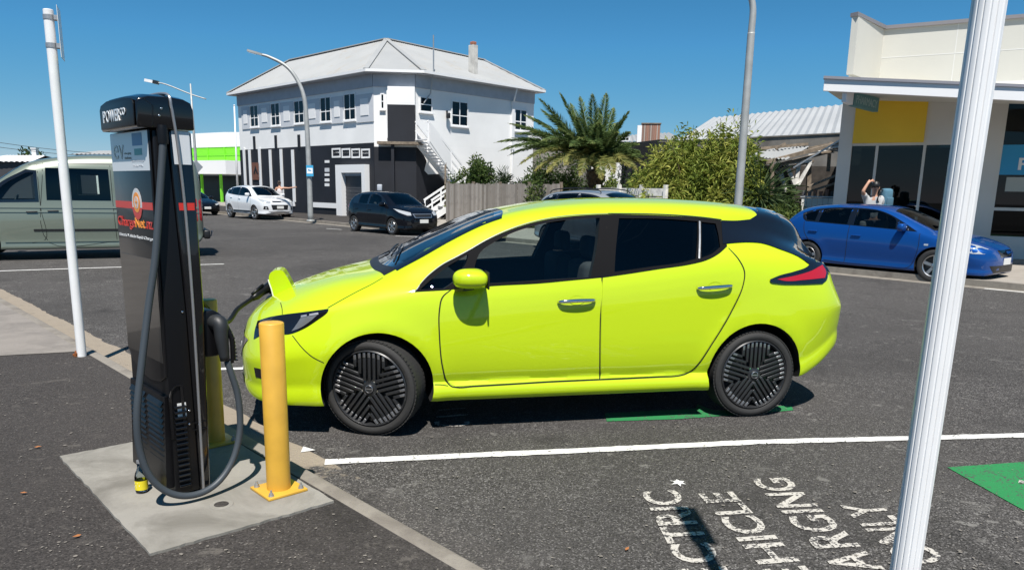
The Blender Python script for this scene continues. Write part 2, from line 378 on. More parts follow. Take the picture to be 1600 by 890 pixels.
pad = [ground(93, 715, .1), ground(235, 868, .1), ground(522, 785, .1)]; pad.append(pad[0]+pad[2]-pad[1])
cpd = sum(pad)/4; m = MB(); pe = []
for a_, b_ in zip(pad, pad[1:]+pad[:1]): pe += [a_+(b_-a_)*t+rng.normal(0, .0025, 2) for t in np.linspace(0, 1, 30)[:-1]]
m.prism([tuple(p) for p in pe], .09, .112); structure(m, 'concrete_pad', M['pad'])
# far pavement
m = MB(); m.prism([fp(-14, .16, 0)[:2], fp(-14, 6, 0)[:2], fp(75, 6, 0)[:2], fp(75, .16, 0)[:2]], -.1, .12); structure(m, 'far_pavement', M['walk'])
m = MB(); m.prism([fp(-14, 0, 0)[:2], fp(-14, .158, 0)[:2], fp(75, .158, 0)[:2], fp(75, 0, 0)[:2]], -.1, .125); m.prism([fp(-14, -.35, 0)[:2], fp(-14, -.002, 0)[:2], fp(75, -.002, 0)[:2], fp(75, -.35, 0)[:2]], -.1, .008); structure(m, 'far_kerb', M['kerb'])
sheet('driveway', [fp(19.5, .2, .126), fp(25, .2, .126), fp(24, 6, .126), fp(20, 6, .126)], M['walk'])
sheet('back_yard', [fp(-14, 6, .115), fp(-14, 60, .115), fp(75, 60, .115), fp(75, 6, .115)], M['walk'])
sheet('asphalt_pavement', [fp(25.3, .2, .126), fp(60, .2, .126), fp(60, 5, .126), fp(25.3, 5, .126)], M['path'])
# painted lines
g_ = lambda L_: [ground(*p) for p in L_]
bay = g_([(507, 722.5), (600, 718), (700, 713.5), (870, 706), (1020, 699), (1180, 691), (1420, 685), (1600, 680.5), (1760, 677)])
bay.append(bay[-1]+(bay[-1]-bay[-3])/np.linalg.norm(bay[-1]-bay[-3])*1.6)
stripe('bay_line', bay, .085, .006, M['line'])
e1 = ground(335, 577); e2 = ground(395, 573); d_ = V(.983, .18); stripe('bay_line', [e1, e1+d_*2.5, e1+d_*5.2], .085, .006, M['line'])
e = g_([(-60, 425.5), (120, 419.5), (350, 412.5)]); stripe('bay_line', e, .10, .005, M['line'])
for a, b in (((510, 357.5), (534, 359)), ((618, 368.8), (690, 372)), ((1538, 451.5), (1640, 461))):
    stripe('parking_mark', g_([a, b]), .10, .012, M['line'])
sheet('kerb_mark', [(*ground(*p), .007) for p in ((474, 698.5), (493, 704), (470, 707.5))], M['line'])
v0 = ground(1480, 730.5); ea_ = ground(1600, 722)-v0; eb_ = ground(1600, 798)-v0; ea_ /= np.linalg.norm(ea_); eb_ /= np.linalg.norm(eb_); G1 = [(*q, .0045) for q in (v0, v0+ea_*2.4, v0+ea_*2.4+eb_*1.9, v0+eb_*1.9)][::-1]
sheet('green_bay_patch', G1, M['green'])
sheet('green_bay_patch', [(*ground(*p), .0045) for p in ((945, 646), (1040, 641), (1087, 638.5), (1090, 632), (1112, 640.5), (1128, 641.5), (1180, 636), (1236, 634), (1240, 641), (1185, 646), (1128, 650), (1060, 655), (948, 658.5))], M['green'])
def road_word(txt, far, near, top, base, off=.018):
    F, N, T, B = (ground(*p) for p in (far, near, top, base)); e = F-N; h = T-B; ctr = N
    v, f = fit_text(txt, 0, 1, -.5, .5, offset=off, ext=0)
    return [(*(ctr+e*x+h*y), .005) for x, y, z in v], f, e, h, N
def word(name, vis, hid, far, near, top, base):
    v, f, e, h, N = road_word(vis, far, near, top, base)
    if hid:
        k = len(hid)/len(vis)*1.0; g = .05; v2, f2 = fit_text(hid, -k-g, -g, -.5, .5, offset=.018, ext=0)
        b = len(v); v += [(*(N+e*x+h*y), .005) for x, y, z in v2]; f = f+[tuple(i+b for i in q) for q in f2]
    return tag(mesh_obj(name, v, f, M['letters']), kind='structure')
word('road_lettering', 'CTRIC', 'ELE', (1030, 767.5), (1094, 880), (1009.6, 794.7), (1070, 792))
word('road_lettering', 'HICLE', 'VE', (1117.5, 770), (1218, 880), (1156, 846.8), (1219, 842.3))
word('road_lettering', 'RGING', 'CHA', (1202, 747.4), (1310, 856), (1214, 797.5), (1279, 794.7))
word('road_lettering', 'ONLY', '', (1343, 788), (1447, 881), (1346, 819), (1412, 815.5))
arc_ = [ground(706+24*math.cos(t), 661+5.0*math.sin(t)) for t in np.linspace(-.35, math.pi+.5, 12)]
stripe('road_lettering', arc_, .035, .005, M['letters']); stripe('road_lettering', g_([(682, 652), (731, 648)]), .03, .005, M['letters']); stripe('road_lettering', g_([(686, 641), (728, 638)]), .03, .005, M['letters'])
stripe('green_bay_lettering', g_([(1591, 752.5), (1612, 757), (1650, 760)]), .05, .0065, M['letters'])
c0 = ground(1060, 755); sp = []
for i in range(12):
    a = 2*math.pi*i/12; r = (.055 if i % 2 else .026)*random.uniform(.75, 1.2); sp.append((*(c0+V(math.cos(a), math.sin(a)*1.1)*r), .0075))
tag(mesh_obj('paint_splash', sp+[(*c0, .0075)], [(i, (i+1) % 12, 12) for i in range(12)], M['line']), kind='structure')
# loose light grit and lichen flecks on the near road and footpath
vs, fs = [], []
for k in range(1300):
    if k % 2: q = ground(random.uniform(500, 1600), random.uniform(600, 905)); z = .0065
    else: q = ground(random.uniform(0, 760), random.uniform(570, 905), .1); z = .1035 if q@KW < 1.7 else .008
    if abs((q-cpd)@KU) < .76 and abs((q-cpd)@KW) < .5: continue
    if q@KW < 2.17 and not z > .1: continue
    if z > .1 and q@KU > B2@KU-.2 and q[1] > B2[1]: continue
    r = random.uniform(.002, .0065)*random.choice((1, 1, 1.7)); b = len(vs); a0 = random.random()*6
    vs += [(q[0]+r*random.uniform(.5, 1.3)*math.cos(a0+t), q[1]+r*random.uniform(.5, 1.3)*math.sin(a0+t), z+.001+random.random()*.001) for t in (0, 1.25, 2.5, 3.75, 5)]; fs.append((b, b+1, b+2, b+3, b+4))
M['grit'] = mat('pale_grit', (.20, .18, .155), .9)
tag(mesh_obj('grit', vs, fs, M['grit']), kind='stuff', label='scattered pale grit and lichen flecks on the asphalt')

# ================================================================== FACADE HELPERS
class Wall:
    """a vertical wall plane with pixel-measured features; local x along d, y up, z out of the wall towards the road"""
    def __init__(s, P, d, out, root):
        s.P, s.d = np.array(P[:2], float), np.array(d, float)/np.linalg.norm(d); s.root = root
        n = V(-s.d[1], s.d[0]); s.n = n if n@out > 0 else -n
        s.M = Matrix(((s.d[0], 0, s.n[0], s.P[0]), (s.d[1], 0, s.n[1], s.P[1]), (0, 1, 0, 0), (0, 0, 0, 1)))
    def sz(s, px, py): return vplane(px, py, s.P, s.d)
    def rect(s, x0, y0, x1, y1):
        """pixel rectangle (x0 left, y0 top) -> s0, s1, z0, z1 (measured at the middle of each edge)"""
        a, b = s.sz(x0, (y0+y1)/2)[0], s.sz(x1, (y0+y1)/2)[0]; zt, zb = s.sz((x0+x1)/2, y0)[1], s.sz((x0+x1)/2, y1)[1]
        return min(a, b), max(a, b), min(zb, zt), max(zb, zt)
    def slab(s, mb, r, h0, h1, m=0):
        mb.prism([(r[0], r[2]), (r[1], r[2]), (r[1], r[3]), (r[0], r[3])], h0, h1, m, s.M)
    def poly(s, mb, pts, h0, h1, m=0): mb.prism(pts, h0, h1, m, s.M)
    def text(s, txt, r, h, m, name, parent, off=.02, flip=False):
        v, f = fit_text(txt, r[0], r[1], r[2], r[3], off, .004)
        if flip: v = [(r[0]+r[1]-x, y, z) for x, y, z in v]
        return mesh_obj(name, [tuple(s.M @ Vector((x, y, z+h))) for x, y, z in v], f, m, parent)
def window(W, r, root, cols=2, transom=None, fr=.05, dep=.10, frame='white_trim', curtain=0, sill=True, mats=('window_glass',)):
    """a framed window set into its wall: frame, sill, pane, dark sheet standing for the unlit room, and curtain"""
    f = MB(); x0, x1, z0, z1 = r
    W.slab(f, (x0, x0+fr, z0, z1), -.02, .05); W.slab(f, (x1-fr, x1, z0, z1), -.02, .05); W.slab(f, (x0+fr, x1-fr, z1-fr, z1), -.02, .05); W.slab(f, (x0+fr, x1-fr, z0, z0+fr), -.02, .05)
    for i in range(1, cols):
        x = x0+(x1-x0)*i/cols; W.slab(f, (x-fr*.4, x+fr*.4, z0+fr, z1-fr), -.01, .035)
    if transom:
        z = z0+(z1-z0)*transom
        for i in range(cols):
            a = x0+(x1-x0)*i/cols+fr*.42; b = x0+(x1-x0)*(i+1)/cols-fr*.42; W.slab(f, (max(a, x0+fr), min(b, x1-fr), z-fr*.35, z+fr*.35), -.008, .03)
    o = f.build('window', M[frame], root)
    p = MB(); W.slab(p, (x0+fr*.6, x1-fr*.6, z0+fr*.6, z1-fr*.6), .018, .022); p.build('pane', M[mats[0]], o)
    d = MB(); W.slab(d, (x0+fr*.5, x1-fr*.5, z0+fr*.5, z1-fr*.5), .002, .004);  # dark sheet on the wall face, colour stands for the dim room
    if curtain: 
        W.slab(d, (x0+fr, x0+fr+(x1-x0)*curtain, z0+fr, z1-fr), .005, .008, 1)
    d.build('curtain' if curtain else 'dark_room_sheet', [M['dark_room'], M['curtain']], o)
    if sill: q = MB(); W.slab(q, (x0-.05, x1+.05, z0-.07, z0-.003), -.0, .12); q.build('sill', M[frame], o)
    return o
# ================================================================== WHITE TWO-STOREY CORNER BUILDING
P1 = at(586, 300, 40.0)[:2]; Pl = at(378, 288, 50.6)[:2]; UH = (Pl-P1)/np.linalg.norm(Pl-P1); NH = V(UH[1], -UH[0]); LEN = np.linalg.norm(Pl-P1)
if NH[1] < 0: NH = -NH
CH = 1.52; OC = P1-UH*CH; Q2 = OC+NH*CH; DEP = 10.4
hs = empty('corner_building', (*OC, 0), 0, 'white two-storey building with black-painted ground floor and weathered hipped iron roof', 'building')
def rel(o, root=hs):       # keep world coordinates under a moved root
    for c in root.children:
        if not c.get('_rel'):
            c.matrix_parent_inverse = Matrix.Translation(-root.location); c['_rel'] = 1
def unrel(root):
    for c in root.children:
        if '_rel' in c: del c['_rel']
EAVE = 7.35
WL = Wall(P1, UH, V(-.5, -1), hs); WR = Wall(Q2, NH, V(1, -.6), hs); WC = Wall(P1, (Q2-P1), V(0, -1), hs)
zB = WL.sz(500, 230)[1]
m = MB(); A, B_, C_, D_, E_ = P1, P1+UH*LEN, P1+UH*LEN+NH*DEP, OC+NH*DEP, Q2
m.prism([tuple(p) for p in (A, B_, C_, D_, E_)], 3.95, EAVE); m.build('upper_wall', M['white_wall'], hs)
m = MB(); m.prism([tuple(p+NH*.0) for p in (A, B_, C_, D_, E_)], 0, 3.948, 0); m.build('lower_wall', M['white_wall'], hs)
m = MB(); WL.slab(m, (.0, LEN, .0, 3.95), .002, .03); m.prism([tuple(p) for p in (P1+V(0,-.03), Q2+V(.03,-.03), Q2+V(.03,.0), P1)], 0, 3.75)
r0 = WR.sz(700, 300); pts = [(0, .0), (.75, 0), (.8, 2.4), (.55, 2.6), (.7, 3.1), (.45, 3.5), (.15, 3.72), (0, 3.75)]
WR.poly(m, pts, .002, .02); WR.poly(m, [(.75, 0), (9.0, 0), (9.0, 1.2), (7.0, 1.5), (4.2, 2.0), (3.0, 2.35), (2.2, 2.15), (1.5, 2.45), (.8, 2.4)], .002, .02); m.build('black_paintwork', M['black_wall'], hs)
# roof with soffit and gutter
ov = .45; rc = [OC-UH*ov-NH*ov, B_+UH*ov-NH*ov, C_+UH*ov+NH*ov, OC+NH*(DEP+ov)-UH*ov]
c1 = P1-NH*ov-UH*.1; c2 = Q2-UH*ov+NH*.1-V(0, .0); c1 = c1+V(0, -.15); c2 = c2+V(.1, -.1)
ev = [c1, rc[1], rc[2], rc[3], c2]; zt = EAVE+.12
Lk, Tk, Rk = at(453, 93, 50.0), at(604, 62, 45.4), at(757, 97, 48.6)
Lk[2] = Rk[2] = (Lk[2]+Rk[2])/2; Bk = np.array([*(C_-UH*3-NH*1.5), Lk[2]-.3])
vs = [(*p, zt) for p in ev]+[tuple(Lk), tuple(Tk), tuple(Rk), tuple(Bk)]
def thick(vs, fs, t=.06):
    n = len(vs); return vs+[(x, y, z-t) for x, y, z in vs], fs+[tuple(i+n for i in f[::-1]) for f in fs]
# each slope its own face with ribs down the slope
def roof_face(mb, pts, m=0): mb.add(pts, [tuple(range(len(pts)))], m)
def ribbed(mb, a, b, c_, d, pitch=.13, amp=.018):
    """eave a->b, ridge d->c_ (same direction): corrugated sheet"""
    a, b, c_, d = (np.array(p, float) for p in (a, b, c_, d)); n = max(2, int(np.linalg.norm(b-a)/pitch)); nn = np.cross(b-a, d-a); nn /= np.linalg.norm(nn)
    if nn[2] < 0: nn = -nn
    vs = []
    for i in range(n*2+1):
        t = i/(2*n); h = nn*amp*(1 if i % 2 else -1); vs += [tuple(a+(b-a)*t+h), tuple(d+(c_-d)*t+h)]
    mb.add(vs, [(2*i, 2*i+2, 2*i+3, 2*i+1) for i in range(2*n)])
def slope(mb, ea, eb, rb, ra, along, pitch=.13, amp=.014):
    """sheet whose ribs run straight up the slope: clipped quad/triangle sampled along the eave direction"""
    ea, eb, rb, ra = (np.array(p, float) for p in (ea, eb, rb, ra)); e = eb-ea; L_ = np.linalg.norm(e); e /= L_
    nn = np.cross(eb-ea, ra-ea+1e-9); nn /= np.linalg.norm(nn); nn = nn if nn[2] > 0 else -nn
    ta, tb = (ra-ea)@e, (rb-ea)@e; up = np.cross(nn, e); H = (ra-ea)@up; up = up if H > 0 else -up; H = abs(H); Hb = (rb-ea)@up
    vs = []; N = max(4, int(L_/pitch)*2)
    for i in range(N+1):
        t = L_*i/N
        if t < ta: q = ea+(ra-ea)*t/max(ta, 1e-6)
        elif t > tb: q = rb+(eb-rb)*(t-tb)/max(L_-tb, 1e-6)
        else: q = ra+(rb-ra)*(t-ta)/max(tb-ta, 1e-6)
        d_ = nn*amp*(1 if i % 2 else -1); vs += [tuple(ea+e*t+d_), tuple(q+d_)]
    mb.add(vs, [(2*i, 2*i+2, 2*i+3, 2*i+1) for i in range(N)])
M['iron'] = mat('weathered_white_iron', (.52, .52, .50), .6)
g = NT('weathered_roof_iron', .6); c = g.mix(g.noise(.5, 8, .7), (.26, .27, .275), (.38, .385, .38)); c = g.mix(g.rng(g.noise(.9, 9, .8, dist=.5), .55, .68, 0, .6), c, (.30, .25, .18)); c = g.mix(g.rng(g.noise(4, 9, .8), .64, .72, 0, .5), c, (.22, .2, .19)); g.color(c); M['iron'] = g.m
e3 = lambda p: (*p, zt)
m = MB(); slope(m, e3(c1), e3(rc[1]), Lk, Tk, 0); m.add([e3(c1), e3(c2), tuple(Tk)], [(0, 1, 2)])
slope(m, e3(c2), e3(rc[3]), Rk, Tk, 0); slope(m, e3(rc[1]), e3(rc[2]), Lk, Lk, 0); m.add([e3(rc[2]), e3(rc[3]), tuple(Rk), tuple(Tk), tuple(Lk)], [(0, 1, 2), (0, 2, 3), (0, 3, 4)])
rf = m.build('roof', M['iron'], hs, auto=25)
m = MB(); capz = V(0, 0, .05)
for a, b in ((Lk, Tk), (Tk, Rk), (e3(c1), Tk), (e3(c2), Tk), (e3(rc[1]), Lk), (e3(rc[3]), Rk)): m.span(np.array(a)+capz, np.array(b)+capz, .26, .05)
m.build('ridge_capping', M['iron'], rf)
m = MB(); m.prism([tuple(p) for p in ev], EAVE+.0, EAVE+.06); m.build('soffit', M['grey_trim'], hs)
m = MB()
for a, b in ((c1, rc[1]), (c1, c2), (c2, rc[3])): m.span((*a, zt-.03), (*b, zt-.03), .14, .13)
m.build('gutter', M['white_trim'], hs)
m = MB(); f0 = 6.72
WL.slab(m, (0, LEN, f0, EAVE-.003), .002, .06); WR.slab(m, (0, DEP-CH, f0, EAVE-.003), .002, .06); WC.slab(m, (0, np.linalg.norm(Q2-P1), f0, EAVE-.003), .002, .05); m.build('eave_shade_frieze', M['grey_trim'], hs)  # blue-grey band paints the eave shadow onto the top of the walls
# left facade: windows and pale panels of the upper floor
for x0, x1, y0, y1, cu in ((391.5, 404.5, 164, 199, .3), (424, 438, 160.5, 197, .35), (460, 476, 156.5, 193.5, .3), (501, 518, 151, 191, .25), (538, 556.6, 145.5, 188.5, .3)):
    window(WL, WL.rect(x0, y0, x1, y1), hs, 2, .42, .07, curtain=cu)
for i, (x0, x1, y0, y1) in enumerate(((378.5, 390.5, 167, 202), (405.5, 423, 163, 200), (439, 459, 159.5, 198.5), (477.5, 500, 155.5, 195), (518.8, 536.5, 151, 193), (557.5, 584, 147, 191))):
    r = WL.rect(x0, y0, x1, y1); m = MB(); WL.slab(m, r, .002, .045); p = m.build('wall_panel', M['grey_panel'], hs)
    q = MB(); dx = (r[1]-r[0])*.27; dz = (r[3]-r[2])*.16; WL.slab(q, (r[0]+dx, r[1]-dx, r[2]+dz*1.5, r[3]-dz), .047, .07); q.build('panel_centre', M['white_trim'], p)
# white strips of the black ground floor
zs = lambda x, y: WL.sz(x, y)[1]
for x, yt in ((384.5, 232), (393, 234), (408.5, 232), (425, 234), (442, 233), (460, 234)):
    s0 = WL.sz(x, 280)[0]; m = MB(); WL.slab(m, (s0-.14, s0+.14, .75, zs(x, yt)), .032, .08); m.build('wall_strip', M['white_trim'], hs)
m = MB(); a, b = WL.sz(462, 320)[0], WL.sz(378, 310)[0]; WL.slab(m, (a, b, .50, .75), .032, .08)
a, b = WL.sz(533, 325)[0], WL.sz(489, 322)[0]; WL.slab(m, (a, b, .50, .78), .032, .08); m.build('white_skirting_band', M['white_trim'], hs)
for x, y0, y1 in ((397.8, 213, 234), (431.5, 211.5, 233), (467.7, 210.5, 233)):
    s0 = WL.sz(x, 222)[0]; m = MB(); WL.slab(m, (s0-.13, s0+.13, zs(x, y1), zs(x, y0)), .003, .05); m.build('wall_slot', M['black_wall'], hs)
r = WL.rect(395.5, 254, 407.5, 281); m = MB(); WL.slab(m, r, .032, .08); sg_ = m.build('hanging_sign', M['brown_sign'], hs)
q = MB(); cx_, cz_ = (r[0]+r[1])/2, (r[2]+r[3])/2; WL.poly(q, [(cx_-.28, cz_-.15), (cx_, cz_+.35), (cx_+.28, cz_-.15), (cx_+.14, cz_-.15), (cx_, cz_+.08), (cx_-.14, cz_-.15)], .082, .1); q.build('sign_emblem', M['black_wall'], sg_)
for i, (y0, y1) in enumerate(((250.5, 254.5), (262.5, 268.5), (271, 275), (279, 283.5), (286.5, 291))):
    r = WL.rect(508.5, y0, 515.5, y1); m = MB(); WL.slab(m, r, .032, .05); m.build('small_notice', M['white_trim'] if i != 1 else M['grey_panel'], hs)
# roller door with white surround
r = WL.rect(533, 257.5, 578.5, 333); t = .42; z0 = .12; m = MB()
WL.slab(m, (r[1]-t*1.35, r[1], z0, r[3]), .032, .34); WL.slab(m, (r[0], r[0]+t*.7, z0, r[3]), .032, .34); WL.slab(m, (r[0]+t*.7, r[1]-t*1.35, r[3]-t, r[3]), .032, .34); ds = m.build('door_surround', M['white_trim'], hs)
m = MB(); x0, x1 = r[0]+t*.7, r[1]-t*1.35
for k in range(22):
    za = z0+k*.098; WL.slab(m, (x0, x1, za, za+.094), .033, .055+(.012 if k % 2 else 0))
m.build('roller_door', mat('dark_roller_door', (.05, .052, .06), .5), ds)
m = MB(); WL.slab(m, (x0, x1, z0+22*.098, r[3]-t-.002), .033, .16); m.build('roller_box', M['grey_trim'], ds)
for i in range(4):
    x0 = 519.5+i*15.3; r = WL.rect(x0, 231.5+i*.3, x0+13.5, 246.5+i*.3); o = window(WL, (r[0], r[1], r[2], r[3]), hs, 1, .55, .09, sill=False)
# chamfered corner: small window, enclosed black balcony on brackets
r = WC.rect(594.5, 146, 601, 171); window(WC, r, hs, 1, .5, .06)
box = MB(); s0, s1 = WC.sz(607.5, 190)[0], WC.sz(649.5, 190)[0]; zb_, zt_ = WC.sz(628, 222)[1], WC.sz(628, 165)[1]
WC.slab(box, (s0, s1, zb_, zt_), -.9, .42); bb = box.build('balcony_box', M['black_wall'], hs)
q = MB(); WC.slab(q, (s0, s1, zt_+.002, 6.72), -.9, .30); q.build('balcony_wall', M['white_wall'], bb)
q = MB(); WC.slab(q, (s0-.55, s1+.35, zb_-.14, zb_-.003), -.9, .48); q.build('balcony_floor', M['wood_old'], bb)
q = MB(); a = Vector((*P1, 0)); q.tube([WC.M @ Vector((s0-.05, z, .05)) for z in (4.2, 6.6)], .05, 8); q.build('downpipe', M['white_trim'], hs)
q = MB(); WC.slab(q, (s0+.15, s0+.30, .12, zb_-.15), .2, .35); q.build('balcony_post', M['black_wall'], bb)
# right facade
window(WR, WR.rect(704.5, 158, 731, 197.5), hs, 2, .42, .07, curtain=.25)
window(WR, WR.rect(803, 170, 823, 205), hs, 2, .42, .09, curtain=.3)
window(WR, (0.25, 1.1, WR.sz(657, 175)[1], WR.sz(655, 150)[1]), hs, 1, .5, .07)
q = MB(); s0 = WR.sz(800, 200)[0]; WR.slab(q, (s0-.1, s0+.1, 4.0, 6.7), .003, .12); q.tube([WR.M @ Vector(p) for p in ((s0, 4.0, .07), (s0, 2.2, .07), (s0, .3, .07))], .05, 8)
q.tube([WR.M @ Vector(p) for p in ((s0, 6.6, .08), (s0-.1, 6.9, .3), (s0-.1, 7.35, .45))], .05, 8); q.build('downpipe', M['white_trim'], hs)
q = MB(); s0 = WR.sz(668, 160)[0]; q.tube([WR.M @ Vector(p) for p in ((s0-.3, 6.0, .08), (s0, 6.5, .25), (s0, 7.6, .5), (s0, 9.3, .5))], .035, 8); q.build('mast', M['steel'], hs)
q = MB(); s0, z_ = WR.sz(697, 181); q.box(tuple(WR.M @ Vector((s0, z_, .18))), (.22, .22, .28), bev=.03); q.box(tuple(WR.M @ Vector((s0, z_+.2, .08))), (.1, .1, .12)); q.build('wall_lamp', M['black'], hs, auto=40)
# chimney
b0 = at(739, 132, 43.9); q = MB(); zt2 = at(739, 71, 43.9)[2]; rz = math.atan2(NH[1], NH[0])
q.box((b0[0], b0[1], (b0[2]-1+zt2)/2), (.36, .40, zt2-b0[2]+1), 0, rz=rz, bev=.02); ch = q.build('chimney', mat('weathered_render', (.56, .54, .50), .85, noise=(2.5, .22, 7)), rf)
q = MB(); q.box((b0[0], b0[1], zt2+.11), (.26, .28, .16), 0, rz=rz, bev=.03); q.build('chimney_pot', mat('terracotta', (.33, .13, .08), .8), rf)
rel(None)
for c in hs.children: pass
# outside staircase
stt = empty('outside_staircase', (*WR.P, 0), 0, 'white timber outside staircase climbing the right wall to the black balcony box', 'staircase')
T0 = np.array(WR.M @ Vector((-.1, zb_-.05, .75))); Bm = at(713, 262, 42.6); mid = at(700, 288, 41.5); end = at(668, 336, 39.2); end[2] = .12
land = np.array([*(at(706, 280, 41.3)[:2]), 1.9])
def flight(a, b, n, wv, name):
    q = MB(); a, b = np.array(a), np.array(b); w2 = np.array([*wv, 0])
    for s_ in (-.5, .5): q.span(a+w2*s_, b+w2*s_, .05, .28)
    for i in range(n):
        p = a+(b-a)*(i+.5)/n; q.span(p-w2*.48+(0, 0, .12), p+w2*.48+(0, 0, .12), .27, .04)
    o = q.build(name, M['white_trim'], stt)
    q = MB(); u_ = (0, 0, .95)
    for s_ in (-.5, .5):
        q.span(a+w2*s_+u_, b+w2*s_+u_, .06, .10); q.span(a+w2*s_+(0, 0, .5), b+w2*s_+(0, 0, .5), .04, .08)
        for i in range(4):
            p = a+(b-a)*(i/3*.96+.02)+w2*s_; q.span(p-(0, 0, .1), p+u_, .07, .07)
    q.build('handrail', M['white_trim'], o); return o
SL = WR.sz(704, 262)[0]-.25; fa = np.array(WR.M @ Vector((-.2, zb_+.05, .75))); fb = np.array(WR.M @ Vector((SL, 1.95, .75)))
flight(fa, fb, 14, WR.n*1.0, 'upper_flight')
q = MB(); q.prism([tuple((WR.M @ Vector((s_, 0, h_)))[:2]) for s_, h_ in ((.4, .2), (1.0, .2), (4.9, .2), (4.9, .23))][:3]+[tuple((WR.M @ Vector((.4, 0, .23)))[:2])], 0, .001)
q = MB(); pts = [(-.1, zb_+.95), (-.1, zb_-.0), (SL*.6, zb_*.42+.85), (SL*.6, zb_*.42+1.8)]; WR.poly(q, pts, 1.27, 1.30); q.build('stair_cladding', M['white_trim'], stt)
q = MB(); WR.slab(q, (SL, SL+1.1, 1.83, 1.93), .2, 1.9); lo = q.build('landing', M['white_trim'], stt)
q = MB()
for s_, h_ in ((SL+.1, .3), (SL+1, .3), (SL+.1, 1.8), (SL+1, 1.8), (SL*.45, 1.25)): 
    top = 1.85 if s_ > SL*.6 else 3.0; q.box(tuple(WR.M @ Vector((s_, top/2, h_))), (.1, .1, top))
q.build('stair_post', M['wood_old'], stt)
fb2 = np.array(WR.M @ Vector((SL+.5, 1.88, 1.9))); fe = end; dd = fe-fb2; wv = V(-dd[1], dd[0]); wv /= np.linalg.norm(wv)
flight(fb2, fe, 8, wv*1.0, 'lower_flight')
rel(None, stt)

# ================================================================== SHOP ON THE RIGHT
UP = V(-.866, .5); PP = at(1571, 400, 19.6)[:2]; sh = empty('shop_building', (*PP, 0), 0, 'cream flat-roofed shop with yellow wall panel, wide canopy and dark shop windows', 'building')
W = Wall(PP, UP, V(-.5, -1), sh)
M['cream'] = mat('cream_cladding', (.56, .55, .50), .7, noise=(.8, .04)); M['shop_grey'] = mat('pale_grey_cladding', (.66, .655, .63), .7, noise=(.8, .05)); M['yellow_panel'] = mat('yellow_wall_panel', (.88, .58, .04), .55, noise=(.8, .05))
M['shop_glass'] = glass('dark_shop_glass', (.12, .14, .14), 1.4)
sL = W.sz(1308, 250)[0]; sR = -9.0
zc = 4.55; zwt = W.sz(1400, 223)[1]; zws = .55; zb2 = W.sz(1600, 20)[1]
# frame wall around openings
m = MB(); sA, sB = W.sz(1329, 250)[0], W.sz(1499, 300)[0]         # main window from sA (left) to sB
sC, sD = W.sz(1552, 300)[0], -4.2
W.slab(m, (sA, sL, 0, zc), -.3, 0); W.slab(m, (sC, sB, 0, zc), -.3, 0); W.slab(m, (sR, sD, 0, zc), -.3, 0)
W.slab(m, (sB, sA, zwt, zc), -.3, -.02); W.slab(m, (sB, sA, 0, zws), -.3, -.02); W.slab(m, (sD, sC, 0, zws+.05), -.3, -.02); W.slab(m, (sD, sC, 4.1, zc), -.3, -.02)
m.build('wall', M['shop_grey'], sh)
m = MB(); s_y = W.sz(1447, 190)[0]; W.slab(m, (s_y, sA, zwt, zc), -.018, .03); m.build('yellow_wall_panel', M['yellow_panel'], sh)
m = MB()
for x in (1366, 1440, 1490):
    s0 = W.sz(x, 270)[0]; W.slab(m, (s0-.035, s0+.035, zws, zwt), -.14, -.04)
W.slab(m, (sB, sA, zwt-.07, zwt), -.14, -.03); W.slab(m, (sB, sA, zws, zws+.07), -.14, -.03); wf = m.build('shop_window', M['shop_grey'], sh)
m = MB(); W.slab(m, (sB, sA, zws+.07, zwt-.07), -.10, -.09); m.build('pane', M['shop_glass'], wf)
m = MB(); W.slab(m, (sB, sA, zws, zwt), -2.5, -2.45); W.slab(m, (sB, sA, .1, .14), -2.45, -.15); m.build('shop_interior', M['dark_room'], wf)
# right-hand window with blue sign band and posters
zbt, zbb = W.sz(1585, 226)[1], W.sz(1585, 273)[1]; zm = W.sz(1585, 327)[1]
m = MB(); W.slab(m, (sD, sC, 4.03, 4.1), -.14, -.03); W.slab(m, (sC-.07, sC, zws+.05, 4.03), -.14, -.03); W.slab(m, (sD, sC-.07, zm-.04, zm+.04), -.13, -.03); W.slab(m, (sD, sC-.07, zws+.05, zws+.13), -.13, -.03); W.slab(m, (sC-2.0, sC-1.94, zws+.13, zm-.04), -.13, -.03)
w2 = m.build('shop_window', M['shop_grey'], sh)
m = MB(); W.slab(m, (sD, sC-.07, zws+.13, 4.03), -.10, -.09); m.build('pane', M['shop_glass'], w2)
m = MB(); W.slab(m, (sD, sC, zws, 4.1), -2.5, -2.45); m.build('shop_interior', M['dark_room'], w2)
m = MB(); W.slab(m, (sD, sC-.07, zbb, zbt), -.085, -.06); sg_ = m.build('window_sign', M['blue_sign'], w2)
def wtext(txt, s_left, z0, z1, width, h, m_, name, par):
    v, f = fit_text(txt, 0, width, z0, z1, .02, .003)
    return mesh_obj(name, [tuple(W.M @ Vector((s_left-x, y, z+h))) for x, y, z in v], [q[::-1] for q in f], m_, par)
wtext('C', sC-.62, zbb+.56, zbb+.74, .17, -.055, M['white_ink'], 'sign_lettering', sg_); wtext('P', sC-.46, zbb+.12, zbb+.42, .24, -.055, M['white_ink'], 'sign_lettering', sg_)
for i in range(5):
    m = MB(); a = sC-.25-i*.52; W.slab(m, (a-.42, a, zbb-.42, zbb-.06), -.085, -.075); m.build('poster', mat('poster', ((.42, .45, .42), (.3, .34, .36), (.5, .5, .46))[i % 3], .6), w2)
m = MB(); W.slab(m, (sC-1.6, sC-.5, zm-.95, zm-.15), -.5, -.45); m.build('poster', mat('green_poster', (.10, .16, .10), .6), w2)
